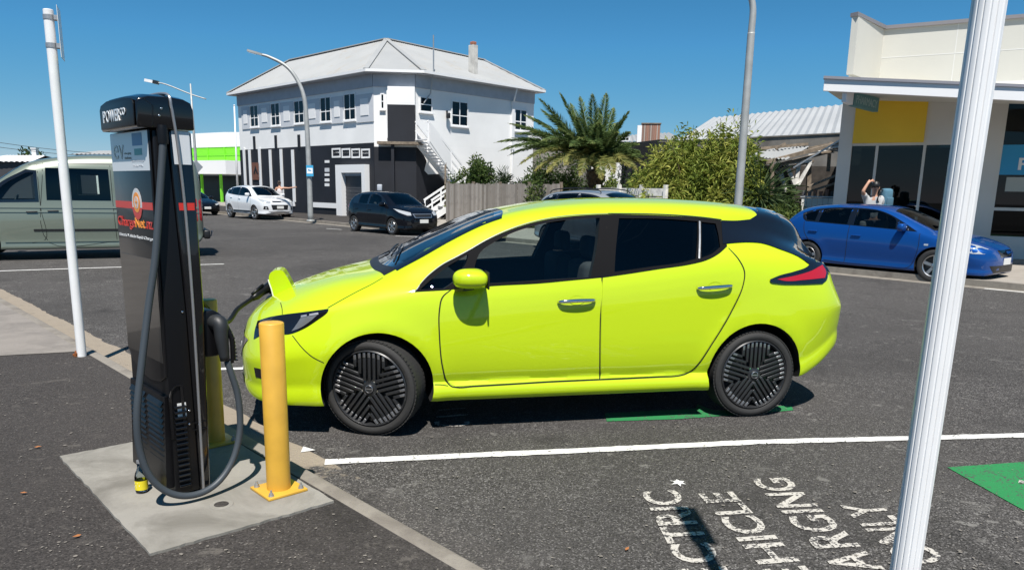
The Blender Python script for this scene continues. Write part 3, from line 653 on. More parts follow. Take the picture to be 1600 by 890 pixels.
# parapet: set back behind the canopy
pz = W.sz(1490, 37)[1]; m = MB(); a1, a0 = W.sz(1378, 80)[0], sR
W.slab(m, (a0, a1, zc, pz), -.6, -.05)
ret = MB(); 
L1 = at(1336, 80, 19.6)[:2]; s1, z1 = W.sz(1336, 38); 
W.slab(m, (a1, sL, zc, pz+.0), -6, -.62)
pp = m.build('parapet', M['cream'], sh)
A2 = (W.M @ Vector((a1, 0, -.05))); B2_ = np.array([*at(1336, 80, 19.9)[:2]]); m = MB()
m.prism([tuple(A2[:2]), tuple(B2_), tuple(B2_+V(-.12, .10)), (A2[0]-.1, A2[1]+.15)], zc+.1, pz); m.build('parapet_return', M['cream'], sh)
m = MB(); W.slab(m, (a0, a1, pz, pz+.09), -.65, .02); m.prism([(A2[0]+.03, A2[1]-.06), (B2_[0]-.04, B2_[1]-.05), tuple(B2_+V(-.15, .14)), (A2[0]-.1, A2[1]+.2)], pz+.001, pz+.091); m.build('parapet_flashing', mat('grey_flashing', (.22, .21, .22), .5), pp)
m = MB()
for px_, in ((1378,),): pass
for s_ in (W.sz(1495, 60)[0], W.sz(1640, 60)[0]): W.slab(m, (s_-.01, s_+.01, zc, pz), -.051, -.046)
zj = W.sz(1490, 83)[1]; W.slab(m, (a0, a1, zj-.012, zj+.012), -.052, -.046); m.build('cladding_joint', M['shop_grey'], pp)
# canopy
cl, cr_ = at(1290, 131, 18.1), at(1600, 146, 16.4); ext = cr_+(cr_-cl)*.6; wl = np.array(W.M @ Vector((sL+.1, 0, -.1))); wr = np.array(W.M @ Vector((-7.5, 0, -.1)))
th = .30
def qslab(mb, pts, t0, t1, m=0):
    n = len(pts); mb.add([(p[0], p[1], p[2]+t0) for p in pts]+[(p[0], p[1], p[2]+t1) for p in pts], [tuple(range(n))[::-1], tuple(range(n, 2*n))]+[(i, (i+1) % n, (i+1) % n+n, i+n) for i in range(n)], m)
zl, zr_ = cl[2], ext[2]; c4 = [(cl[0], cl[1], zl), (ext[0], ext[1], zr_), (wr[0], wr[1], zr_+.25), (wl[0], wl[1], zl+.25)]
m = MB(); qslab(m, c4, -.13, .10); cn = m.build('canopy', M['cream'], sh)
m = MB(); o_ = [(cl[0]-.1, cl[1]-.1, zl), (ext[0]+.1, ext[1]-.15, zr_), (ext[0]+.1, ext[1]+.1, zr_), (cl[0]-.02, cl[1]+.1, zl)]; qslab(m, o_, .101, .16); m.build('canopy_flashing', mat('canopy_flashing', (.25, .25, .28), .5), cn)
m = MB(); o_ = [(cl[0]-.06, cl[1]-.06, zl), (ext[0]+.06, ext[1]-.10, zr_), (ext[0]+.06, ext[1]+.02, zr_), (cl[0]-.02, cl[1]+.05, zl)]; qslab(m, o_, -.16, .10); m.build('canopy_fascia', M['white_trim'], cn)
# hanging teal sign under the canopy
a, b = at(1331, 154, 18.3), at(1370, 156, 19.5); zz = a[2]
m = MB(); m.span((a[0], a[1], zz), (b[0], b[1], zz), .12, .33); m.span((a[0]-.02, a[1]-.02, zz), (a[0]-.32, a[1]-.33, zz+.03), .10, .30, 1); hs_ = m.build('hanging_sign', [M['teal_sign'], M['white_trim']], sh)
ex = Vector((b[0]-a[0], b[1]-a[1], 0)).normalized(); v, f = fit_text('PHARMACY', .12, (Vector((b[0]-a[0], b[1]-a[1]))).length-.12, -.09, .09, .0, .003)
nrm = Vector((ex.y, -ex.x, 0)); Tm = Matrix(((ex.x, 0, nrm.x, a[0]+nrm.x*.064), (ex.y, 0, nrm.y, a[1]+nrm.y*.064), (0, 1, 0, zz), (0, 0, 0, 1)))
mesh_obj('sign_lettering', [tuple(Tm @ Vector(q)) for q in v], f, mat('pale_teal_ink', (.35, .48, .48), .5), hs_)
rel(None, sh)

# ================================================================== OTHER BUILDINGS BEHIND
def free_slab(mb, p0, p1, z0, z1, t=.3, m=0):
    p0, p1 = np.array(p0[:2], float), np.array(p1[:2], float); d = (p1-p0)/np.linalg.norm(p1-p0); n = V(-d[1], d[0]); n = n if n[1] > 0 else -n
    mb.prism([tuple(p0), tuple(p1), tuple(p1+n*t), tuple(p0+n*t)], z0, z1, m)
# long concrete warehouse with white ribbed roof
a, b = at(1028, 260, 36), at(1330, 260, 29); wt_l = at(1030, 222, 36)[2]
wh = empty('warehouse', (a[0], a[1], 0), 0, 'long grey concrete warehouse with white ribbed metal roof, behind the yellow-green hedge', 'building')
m = MB(); free_slab(m, a, b, 0, wt_l, 8); m.build('wall', M['stone'], wh)
d = (b-a)[:2]/np.linalg.norm((b-a)[:2]); n = V(-d[1], d[0]); n = n if n[1] > 0 else -n
rl, rr_ = at(1112, 184, 41), at(1345, 171, 33.5); zr2 = rl[2]; e0 = at(1052, 218, 37); e1_ = b[:2]+n*.3
m = MB(); ribbed(m, (e0[0], e0[1], wt_l+.05), (e1_[0], e1_[1], wt_l+.05), (rr_[0], rr_[1], zr2), (rl[0], rl[1], zr2), .38, .03); m.build('roof', mat('white_ribbed_roof', (.36, .37, .375), .5, noise=(.6, .06)), wh, auto=20)
m = MB(); free_slab(m, (a[0]-.05, a[1]-.05), (b[0], b[1]-.05), wt_l-.02, wt_l+.03, .5); m.build('wall_cap', M['stone'], wh)
rel(None, wh)
a, b = at(972, 240, 41), at(1031, 240, 37.0); db = empty('dark_shed', (a[0], a[1], 0), 0, 'low dark flat-roofed building between the palm and the warehouse', 'building')
m = MB(); zt_ = at(1000, 223.5, 39)[2]; free_slab(m, a, b, 0, zt_, 6); m.build('wall', mat('dark_wall', (.035, .035, .042), .8), db); m = MB(); free_slab(m, a, b, zt_, zt_+.06, 6); m.build('roof', M['black'], db); rel(None, db)
a, b = at(926, 215, 62), at(1062, 215, 56); fh = empty('far_house', (a[0], a[1], 0), 0, 'far pale house with white iron roof seen past the palm', 'house')
m = MB(); zt_ = at(960, 222, 60)[2]; free_slab(m, a, b, 0, zt_, 7); m.build('wall', M['white_wall'], fh)
zr3 = at(960, 211, 63)[2]; m = MB(); nn = V(.15, 1.); ribbed(m, (a[0]-.3, a[1]-.3, zt_), (b[0]+.3, b[1]-.3, zt_), (b[0], b[1]+3.5, zr3), (a[0]+.8, a[1]+3.5, zr3), .4, .04); m.build('roof', M['iron'], fh, auto=20)
Wf = Wall(a[:2], (b-a)[:2], V(0, -1), fh); window(Wf, Wf.rect(1016, 214, 1028, 221), fh, 1, None, .08, sill=False); window(Wf, Wf.rect(972, 214, 984, 221), fh, 2, None, .08, sill=False); rel(None, fh)
p = at(1013, 210, 50); g = NT('chimney_brick', .9); br = g.n.new('ShaderNodeTexBrick'); g.l.new(g.tc, br.inputs['Vector']); br.inputs['Scale'].default_value = 4.5
for i_, c_ in ((1, (.25, .12, .08)), (2, (.16, .10, .08)), (3, (.3, .28, .25))): br.inputs[i_].default_value = (*c_, 1)
g.color(br.outputs[0]); M['brick'] = g.m
bc = empty('brick_chimney', (p[0], p[1], 0), 0, 'square brick chimney with a white-painted side behind the dark shed', 'chimney')
zt_ = at(1013, 194.5, 50)[2]; m = MB(); m.box((.15, 0, zt_/2), (1.15, .9, zt_), 0, rz=R(-8), bev=.02); m.build('brick_stack', M['brick'], bc, auto=40)
m = MB(); m.box((-.58, .02, (zt_-.1)/2), (.28, .9, zt_-.1), 0, rz=R(-8)); m.build('painted_side', M['white_trim'], bc); m = MB(); m.box((.15, 0, zt_+.03), (1.25, 1.0, .06), rz=R(-8)); m.build('chimney_cap', M['wood_old'], bc)
# green and white service building on the far left
gb = empty('green_banded_building', (*at(320, 280, 78)[:2], 0), 0, 'white curved-roof building with bright green band behind the white vehicle', 'building')
M['lime_band'] = mat('lime_green_band', (.17, .62, .02), .6); a, b = at(225, 250, 84), at(392, 250, 74); Wg = Wall(b[:2], (a-b)[:2], V(0, -1), gb)
m = MB(); Lg = np.linalg.norm((a-b)[:2]); zt0, zt1 = Wg.sz(381, 207)[1], Wg.sz(300, 213)[1]; zg1, zg0 = Wg.sz(340, 230)[1], Wg.sz(340, 252)[1]; zc1, zc0 = Wg.sz(340, 253)[1], Wg.sz(340, 273)[1]
Wg.poly(m, [(0, zg1), (Lg, zg1), (Lg, zg1+.6), (Lg*.8, zt1-.2), (Lg*.5, zt1+.25), (Lg*.2, zt0+.1), (0, zt0)], -8, .1); m.build('roof', M['white_trim'], gb)
m = MB(); Wg.slab(m, (0, Lg, zg0, zg1-.003), -.5, .05)
for k in range(7): s_ = Lg*(.06+k*.15); Wg.slab(m, (s_, s_+.12, zg0, zg1-.003), .052, .12)
Wg.slab(m, (0, Lg, zg0+.55, zg0+.65), .055, .10); m.build('green_band', M['lime_band'], gb)
m = MB(); Wg.slab(m, (-.2, Lg, zc0, zc1), -2, 3); m.build('canopy', M['white_trim'], gb)
m = MB(); Wg.slab(m, (0, Lg, 0, zc0), -3, -2.5); Wg.slab(m, (0, Lg, 0, 1.2), -2.5, -2.2); m.build('wall', mat('dark_green_glass', (.015, .03, .022), .3), gb)
m = MB()
for s_ in (1.5, 4.5, 8.2): Wg.slab(m, (s_, s_+.2, 0, zc0), 2.2, 2.4)
m.build('canopy_post', M['lime_band'], gb); rel(None, gb)
# far left: white bus-like coach behind the van, low house, far roofs
def low_house(x0, x1, ytop, yeave, D, label, wallm, roofm, hh=6):
    a, b = at(x0, 260, D), at(x1, 260, D*.97); o = empty('far_house', (a[0], a[1], 0), 0, label, 'house')
    ze, zr_ = at(x0, yeave, D)[2], at(x0, ytop, D)[2]; m = MB(); free_slab(m, a, b, 0, ze, hh); m.build('wall', wallm, o)
    m = MB(); ribbed(m, (a[0]-.3, a[1]-.3, ze), (b[0]+.3, b[1]-.3, ze), (b[0]-.6, b[1]+hh/2, zr_), (a[0]+.6, a[1]+hh/2, zr_), .5, .04); m.add([(a[0]-.3, a[1]+hh, ze), (b[0]+.3, b[1]+hh, ze), (b[0]-.6, b[1]+hh/2, zr_), (a[0]+.6, a[1]+hh/2, zr_)], [(0, 1, 2, 3)]); m.build('roof', roofm, o, auto=20); rel(None, o); return o
low_house(120, 200, 233, 241, 70, 'far low house with pale roof above the van roof', M['white_wall'], M['iron'])
low_house(796, 905, 207, 222, 62, 'far pale house with iron roof between the white building and the palm', M['stone'], M['iron'])
low_house(-40, 46, 240, 252, 60, 'far dark-walled house with white roof at the left edge', mat('dark_fascia', (.05, .05, .055), .7), mat('bright_white_roof', (.7, .7, .7), .5))
p = at(55, 240, 75); fc = empty('far_chimney', (p[0], p[1], 0), 0, 'small white far chimney behind the van roof', 'chimney'); m = MB(); z_ = at(55, 233, 75)[2]; m.box((0, 0, z_/2), (.45, .45, z_), bev=.02); m.build('stack', M['white_wall'], fc); m = MB(); m.box((0, 0, z_+.05), (.55, .55, .1)); m.build('chimney_cap', M['white_trim'], fc)

# ================================================================== FENCES
fa, fb = ground(697, 346, .12), at(872, 300, 31.0)[:2]
fn = empty('paling_fence', (*fa, .11), math.atan2((fb-fa)[1], (fb-fa)[0]), 'weathered grey timber paling fence right of the white stairs', 'fence')
L_ = np.linalg.norm(fb-fa); m = MB(); x = 0
while x < L_:
    h = 1.80+random.uniform(-.03, .04); m.box((x+.07, random.uniform(-.008, .008), h/2), (.135, .02, h), rz=random.uniform(-.03, .03)); x += .15
g = NT('weathered_palings', .95); sx = g.n.new('ShaderNodeSeparateXYZ'); g.l.new(g.tc, sx.inputs[0]); cell = g.n.new('ShaderNodeTexWhiteNoise'); cell.noise_dimensions = '1D'; g.l.new(g.math('FLOOR', g.math('DIVIDE', sx.outputs[0], .15)), cell.inputs['W'])
c = g.mix(cell.outputs[0], (.20, .175, .15), (.36, .325, .29)); c = g.mix(g.rng(g.noise(3, 8, .7), .5, .7, 0, .6), c, (.15, .13, .115)); g.color(c); M['paling'] = g.m
m.build('palings', M['paling'], fn)
m = MB()
for z in (.4, 1.45): m.box((L_/2, .06, z), (L_, .05, .09))
m.build('rail', M['wood_old'], fn)
for k in range(5): q = MB(); q.box((k*L_/4+.05, .11, .95), (.1, .1, 1.9)); q.build('fence_post', M['wood_old'], fn)
fa2, fb2 = at(935, 296, 29)[:2], at(1040, 300, 26)[:2]; f2 = empty('low_fence', (*fa2, .11), math.atan2((fb2-fa2)[1], (fb2-fa2)[0]), 'low white boarded fence between the palm and the hedge', 'fence')
L_ = np.linalg.norm(fb2-fa2); m = MB()
for k in range(5): m.box((L_/2, .03, .35+k*.30), (L_, .02, .26))
m.build('boards', M['wood_white'], f2)
for k in range(4): m = MB(); m.box((L_*k/3, 0, .9), (.12, .12, 1.8)); m.build('fence_post', M['wood_white'], f2)

# ================================================================== COLLAPSED SHED
p = at(1235, 300, 26.2)[:2]; sd = empty('collapsed_shed', (*p, .11), 0, 'collapsed old shed with white iron sheet and white timber trusses beside the shop', 'shed')
def A_(px, py, D): v = at(px, py, D); return Vector((v[0]-p[0], v[1]-p[1], v[2]-.11))
m = MB(); ribbed(m, A_(1163, 244, 26), A_(1228, 249, 25), A_(1264, 228.5, 27.5), A_(1208, 232, 28.5), .12, .02); m.build('iron_sheet', M['iron'], sd, auto=20)
for i, (a, b, wd, mm) in enumerate((((1195,254,25.2),(1310,224,26.2),.14,'wood_old'),((1200,262,25.4),(1300,236,26.5),.12,'wood_old'),((1205,268,25.6),(1270,252,26.5),.10,'wood_old'),((1262,232,27),(1312,222,27),.10,'wood_old'),((1240,262,25),(1316,217,24.2),.06,'steel'),
   ((1225,255,26),(1268,252,26),.10,'wood_white'),((1228,256,26),(1243,292,26),.13,'wood_white'),((1248,256,26),(1243,290,26),.12,'wood_white'),((1266,254,26),(1246,290,26),.12,'wood_white'),((1210,262,26),(1226,290,26),.13,'wood_white'),((1218,258,26),(1228,300,26),.10,'wood_white'),
   ((1264,252,26.3),(1263,318,26.3),.14,'wood_old'),((1296,240,26.6),(1294,268,26.6),.10,'wood_old'),((1212,233,27.2),(1227,224,27.2),.10,'wood_old'),((1188,232,27.5),(1262,225,27.5),.12,'wood_old'),((1206,255,25.3),(1206,322,25.3),.12,'wood_old'))):
    m = MB(); m.span(A_(*a), A_(*b), wd, wd*.8); m.build('beam', M[mm], sd)
for i in range(16):
    x = random.uniform(1262, 1308); y = 232+random.uniform(0, 14)-(x-1262)*.25; m = MB(); a = A_(x, y, random.uniform(26, 27.5)); m.span(a, a+Vector((random.uniform(.3, 1.1), random.uniform(-.4, .4), random.uniform(-.2, .25))), .08, .04); m.build('loose_board', M[random.choice(('wood_old', 'wood_white', 'iron'))], sd)
m = MB(); m.box((1.0, 2.2, 1.3), (5, .1, 2.6)); m.box((2.4, .5, 1.45), (.1, 3.2, 2.3)); m.build('back_wall', mat('dark_shed_boards', (.045, .038, .032), .9, noise=(5, .4)), sd)
m = MB()
for i, (a, b) in enumerate((((1262,292,25.6),(1312,272,25.6)),((1262,300,25.6),(1312,284,25.6)))): m.span(A_(*a), A_(*b), .2, .05)
m.build('sloping_shelf', M['wood_old'], sd)
# pale counter with pots in front of it
p2 = at(1281, 318, 24.4)[:2]; ct = empty('yard_counter', (*p2, .11), R(-20), 'pale grey boarded counter in the yard beside the shop', 'counter')
m = MB(); zt_ = at(1281, 307.5, 24.4)[2]-.11
for k in range(7): m.box((-.48+k*.16, 0, zt_/2-.02), (.152, .04, zt_-.04))
m.build('front_boards', M['shop_grey'], ct); m = MB(); m.box((0, .2, zt_), (1.2, .5, .04)); m.build('counter_top', M['grey_panel'], ct)
for i in range(6):
    m = MB(); h = random.uniform(.13, .22); m.lathe([(0, 0), (.05, 0), (.065, h), (.055, h), (.05, h-.02), (0, h-.02)], 14); o = m.build('plant_pot', mat('pot', random.choice(((.03, .03, .03), (.14, .13, .13), (.25, .12, .08))), .7))
    c, s_ = math.cos(R(-20)), math.sin(R(-20)); lx = -.45+i*.17; o.location = (p2[0]+lx*c-.18*s_*0, p2[1]+lx*s_+.16, .11+zt_+.021); tag(o, ['leftmost', 'second', 'third', 'fourth', 'fifth', 'rightmost'][i]+' of the six small pots on the pale grey counter', 'plant pot', 'pots on the yard counter')
# ================================================================== CAR TOOLS
def pchip(tab):
    t = sorted(tab); x = np.array([a for a, _ in t], float); y = np.array([b for _, b in t], float)
    h = np.diff(x); d = np.diff(y)/h; m = np.zeros(len(x))
    for i in range(1, len(x)-1):
        if d[i-1]*d[i] > 0:
            w1, w2 = 2*h[i]+h[i-1], h[i]+2*h[i-1]; m[i] = (w1+w2)/(w1/d[i-1]+w2/d[i])
    m[0], m[-1] = d[0], d[-1]
    def f(q):
        q = min(max(q, x[0]), x[-1]); i = min(max(int(np.searchsorted(x, q)-1), 0), len(x)-2)
        s = (q-x[i])/h[i]
        return float((2*s**3-3*s*s+1)*y[i]+(s**3-2*s*s+s)*h[i]*m[i]+(-2*s**3+3*s*s)*y[i+1]+(s**3-s*s)*h[i]*m[i+1])
    return f
def nu_curve(pts, sub):
    """smooth curve through uneven points (tangents weighted by chord), sub samples per span"""
    P = np.array(pts, float); n = len(P); t = np.concatenate([[0], np.cumsum(np.maximum(np.linalg.norm(np.diff(P, axis=0), axis=1), 1e-4)**.75)])
    m = np.zeros_like(P)
    for i in range(n):
        if i in (0, n-1):
            j = 0 if i == 0 else n-2; m[i] = (P[j+1]-P[j])/(t[j+1]-t[j])
        else:
            a, b = (P[i]-P[i-1])/(t[i]-t[i-1]), (P[i+1]-P[i])/(t[i+1]-t[i]); h0, h1 = t[i]-t[i-1], t[i+1]-t[i]
            m[i] = (a*h1+b*h0)/(h0+h1)
    out = []
    for i in range(n-1):
        h = t[i+1]-t[i]; k = sub[i] if isinstance(sub, (list, tuple)) else sub
        for j in range(k):
            s = j/k; out.append((2*s**3-3*s*s+1)*P[i]+(s**3-2*s*s+s)*h*m[i]+(-2*s**3+3*s*s)*P[i+1]+(s**3-s*s)*h*m[i+1])
    out.append(P[-1]); return np.array(out)
def loft(stations, section):
    vs = []; fs = []; rows = []
    for x in stations:
        h = section(x)
        loop = [(y, z) for y, z in h]+[(-y, z) for y, z in h[-2:0:-1]]
        rows.append(len(loop)); vs += [(x, y, z) for y, z in loop]
    n = rows[0]
    for i in range(len(stations)-1):
        for k in range(n):
            a, b = i*n+k, i*n+(k+1) % n; fs.append((a, a+n, b+n, b))
    for i in (0, len(stations)-1):
        c = np.mean(np.array(vs[i*n:(i+1)*n]), axis=0); vs.append(tuple(c)); ci = len(vs)-1
        for k in range(n):
            a, b = i*n+k, i*n+(k+1) % n; fs.append((a, b, ci) if i == 0 else (b, a, ci))
    return vs, fs
def smooth_poly(poly, cell, closed=True):
    """poly of (x, y) or (x, y, 'c') = hard corner; returns dense outline"""
    n = len(poly); corners = [i for i, p in enumerate(poly) if len(p) == 3]; P = [np.array(p[:2], float) for p in poly]; out = []
    def run(pp):
        q = nu_curve(pp, 6) if len(pp) > 2 else np.array(pp); return q
    if not closed: segs = [P]
    elif not corners: segs = [P+[P[0]]]
    else:
        segs = []; k = corners[0]
        idx = [(k+i) % n for i in range(n)]+[k]; cur = [P[idx[0]]]
        for j in idx[1:]:
            cur.append(P[j])
            if len(poly[j]) == 3: segs.append(cur); cur = [P[j]]
    for sg in segs:
        q = run(sg)
        for a, b in zip(q[:-1], q[1:]):
            k = max(1, int(np.linalg.norm(b-a)/cell))
            for j in range(k): out.append(a+(b-a)*j/k)
    if not closed: out.append(P[-1])
    res = [out[0]]
    for p in out[1:]:
        if np.linalg.norm(p-res[-1]) > cell*.12: res.append(p)
    if closed and np.linalg.norm(res[0]-res[-1]) < cell*.12: res.pop()
    return res
def inside(poly, x, y):
    P = np.asarray(poly); x1, y1 = P[:, 0], P[:, 1]; x2, y2 = np.roll(x1, -1), np.roll(y1, -1)
    c = ((y1 > y) != (y2 > y)) & (x < (x2-x1)*(y-y1)/np.where(y2 == y1, 1e-9, y2-y1)+x1); return bool(c.sum() % 2)
def tri_region(outer, holes, cell):
    pts = [Vector(p) for p in outer]; ed = [(i, (i+1) % len(outer)) for i in range(len(outer))]
    for h in holes:
        b = len(pts); pts += [Vector(p) for p in h]; ed += [(b+i, b+(i+1) % len(h)) for i in range(len(h))]
    bd = np.array([tuple(p) for p in pts]); lo, hi = bd.min(0), bd.max(0)
    for gx in np.arange(lo[0]+cell/2, hi[0], cell):
        for gy in np.arange(lo[1]+cell/2, hi[1], cell):
            if ((bd-(gx, gy))**2).sum(1).min() > (cell*.5)**2 and inside(outer, gx, gy) and not any(inside(h, gx, gy) for h in holes): pts.append(Vector((gx, gy)))
    r = delaunay_2d_cdt(pts, ed, [], 0, 1e-6); vs = [tuple(v) for v in r[0]]; fs = []
    for f in r[2]:
        c = sum((Vector(vs[i]) for i in f), Vector((0, 0)))/len(f)
        if inside(outer, c.x, c.y) and not any(inside(h, c.x, c.y) for h in holes): fs.append(tuple(f))
    return vs, fs

class Car:
    def __init__(s, root, section, stations, arches, paint, bump=.012):
        s.root = root; s.paint = paint; s.loc = np.array(root.location); a = root.rotation_euler.z; s.a = a
        s.Rm = np.array([[math.cos(a), -math.sin(a), 0], [math.sin(a), math.cos(a), 0], [0, 0, 1]])
        vs, fs = loft(stations, section); V_ = np.array(vs)
        for (ax, az, ar) in arches:
            d = np.hypot(V_[:, 0]-ax, V_[:, 2]-az); k = bump*np.exp(-((d-ar-.03)/.06)**2)*(np.abs(V_[:, 1]) > .5)
            V_[:, 1] += np.sign(V_[:, 1])*k
        s.v, s.f = V_, fs; s.bv = BVHTree.FromPolygons([tuple(v) for v in V_], fs); s.last = 6.0
        s.o = Vector(s.Rm.T @ (np.array([0, 0, CAMH])-s.loc)); s.arches = arches; s.section = section
    def hit(s, mode, p):
        if mode == 'px':
            d = Vector(s.Rm.T @ ray(*p)).normalized(); o = s.o
        elif mode == 'side': o, d = Vector((p[0], 4, p[1])), Vector((0, -1, 0))
        elif mode == 'top': o, d = Vector((p[0], p[1], 4)), Vector((0, 0, -1))
        elif mode == 'front': o, d = Vector((8, p[0], p[1])), Vector((-1, 0, 0))
        elif mode == 'rear': o, d = Vector((-8, p[0], p[1])), Vector((1, 0, 0))
        h = s.bv.ray_cast(o, d)
        if h[0] is None:
            best = None
            for k in range(40):
                q = o+d*((s.last-1.5)+k*3/40); r = s.bv.find_nearest(q)
                if best is None or r[3] < best[3]: best = r
            h = best
        else: s.last = h[3]
        return h[0], h[1]
    def patch(s, name, mode, poly, mat_, holes=(), off=.002, cell=None, both=False, parent=None, skirt=0, smoothed=True):
        cell = cell or (7 if mode == 'px' else .035)
        out = smooth_poly(poly, cell) if smoothed else poly
        hs = [smooth_poly(h, cell) for h in holes]
        v2, fs = tri_region(out, hs, cell); vs = []
        for p in v2:
            c, n = s.hit(mode, p); vs.append(np.array(c+n*off))
        vs = np.array(vs)
        # make faces look outwards
        F = []
        for f in fs:
            a, b, c = (vs[i] for i in f[:3]); n = np.cross(b-a, c-a)
            _, nn, _, _ = s.bv.find_nearest(Vector(a))
            F.append(f if n@np.array(nn) > 0 else f[::-1])
        vs = [tuple(v) for v in vs]
        if skirt:
            from collections import Counter
            cnt = Counter(); dr = {}
            for f in F:
                for i in range(len(f)):
                    a, b = f[i], f[(i+1) % len(f)]; cnt[tuple(sorted((a, b)))] += 1; dr[tuple(sorted((a, b)))] = (a, b)
            m = {}
            for e, k in cnt.items():
                if k == 1:
                    a, b = dr[e]
                    for q in (a, b):
                        if q not in m:
                            _, nn, _, _ = s.bv.find_nearest(Vector(vs[q])); m[q] = len(vs); vs.append(tuple(Vector(vs[q])-nn*skirt))
                    F.append((b, a, m[a], m[b]))
        if both:
            n = len(vs); vs = vs+[(x, -y, z) for x, y, z in vs]; F = F+[tuple(i+n for i in f[::-1]) for f in F]
        return mesh_obj(name, vs, F, mat_, parent or s.root, auto=40)
    def mirror_patch(s, *a, **k):
        """near-side patch and a mirrored copy for the far side, as two parts"""
        o = s.patch(*a, **k); c = o.copy(); c.data = o.data.copy(); COL.objects.link(c)
        for v in c.data.vertices: v.co.y *= -1
        c.data.flip_normals(); return o, c
    def ribbon(s, lines, width, mat_, name='panel_gap', off=.0025, parent=None, both=True, mode='px', cell=6):
        vs = []; fs = []
        for ln in lines:
            pts = smooth_poly(ln, cell, closed=False); H = [s.hit(mode, p) for p in pts]; b = len(vs)
            for i, (c, n) in enumerate(H):
                t = H[min(i+1, len(H)-1)][0]-H[max(i-1, 0)][0]
                if t.length < 1e-6: t = Vector((1, 0, 0))
                sd = n.cross(t.normalized()).normalized()*width/2; vs += [tuple(c+n*off+sd), tuple(c+n*off-sd)]
            fs += [(b+2*i, b+2*i+1, b+2*i+3, b+2*i+2) for i in range(len(H)-1)]
        if both: mesh_obj(name, [(x, -y, z) for x, y, z in vs], [f[::-1] for f in fs], mat_, parent or s.root, smooth=True)
        return mesh_obj(name, vs, fs, mat_, parent or s.root, smooth=True)
    def xz(s, mode, poly):
        return [(lambda h: (h[0].x, h[0].z))(s.hit(mode, p)) for p in smooth_poly(poly, 12 if mode == 'px' else .08)]
    def body(s, cavity=None, side_holes=(), top_holes=(), rear_holes=(), floor=.36, extra=None, smooth_angle=32):
        """body shell with wheel wells, a hollow cabin and window openings"""
        dark = M['interior']
        cut = []
        ar = MB()
        for (ax, az, r) in s.arches:
            for sg in (1, -1):
                ar.prism([(ax+r*math.cos(t), az+r*math.sin(t)) for t in np.linspace(0, 2*math.pi, 56, endpoint=False)], .50, 1.3, 0, Matrix(((1,0,0,0),(0,0,sg,0),(0,1,0,0),(0,0,0,1))))
        cut.append(ar)
        if cavity:
            xf, xr, ins = cavity; m = MB()
            def sec(x):
                h = s.section(x); top = h[-1][1]; o = []
                zs = np.array([q[1] for q in h]); ys = np.array([q[0] for q in h]); iw = int(np.argmax(ys))
                lv = np.linspace(.0, 1, 14); z0, z1 = floor, top-ins
                res = [(0, z0)]
                for t in lv:
                    z = z0+(z1-z0)*(t**.8); y = float(np.interp(z+ins*.6*t, zs[iw:], ys[iw:])) if z > zs[iw] else ys[iw]
                    y = max(y-ins*1.2, .02); res.append((y, z))
                res.append((0, z1+.004)); return res
            vs, fs = loft(np.linspace(xf, xr, 26), sec); m.add(vs, fs); cut.append(m)
        for poly in side_holes:
            m = MB(); m.prism(poly, -1.6, 1.6, 0, Matrix(((1,0,0,0),(0,0,1,0),(0,1,0,0),(0,0,0,1)))); cut.append(m)
        for poly, z0, z1 in top_holes:
            m = MB(); m.prism(poly, z0, z1); cut.append(m)
        for poly, x0, x1 in rear_holes:
            m = MB(); m.prism(poly, x0, x1, 0, Matrix(((0,0,1,0),(1,0,0,0),(0,1,0,0),(0,0,0,1)))); cut.append(m)
        ob = mesh_obj('body', s.v, s.f, [s.paint, M['black_matte']], s.root, smooth=True)
        def fixn(o):
            bm = bmesh.new(); bm.from_mesh(o.data); bmesh.ops.recalc_face_normals(bm, faces=bm.faces); bm.to_mesh(o.data); bm.free()
        fixn(ob)
        tmp = []
        for m in cut:
            c = m.build('cutter', [M['black_matte'] if m is ar else dark]); fixn(c); tmp.append(c)
            md = ob.modifiers.new('b', 'BOOLEAN'); md.operation = 'DIFFERENCE'; md.solver = 'EXACT'; md.object = c; md.material_mode = 'TRANSFER'
        sx, sy, srz = ob.parent, None, None
        ob.parent = None
        bpy.context.view_layer.update(); dg = bpy.context.evaluated_depsgraph_get()
        me = bpy.data.meshes.new_from_object(ob.evaluated_get(dg)); ob.modifiers.clear(); old = ob.data; ob.data = me; bpy.data.meshes.remove(old)
        ob.parent = s.root
        for c in tmp: bpy.data.objects.remove(c)
        me.polygons.foreach_set('use_smooth', [True]*len(me.polygons)); me.set_sharp_from_angle(angle=R(smooth_angle))
        # underside is bare dark metal
        for p in me.polygons:
            if p.normal.z < -.9 and p.center.z < .34 and me.materials[p.material_index] == s.paint: p.material_index = 1
        if extra:
            me.materials.append(extra[0]); k = len(me.materials)-1
            for p in me.polygons:
                if me.materials[p.material_index] == s.paint and extra[1](p.center): p.material_index = k
        return ob

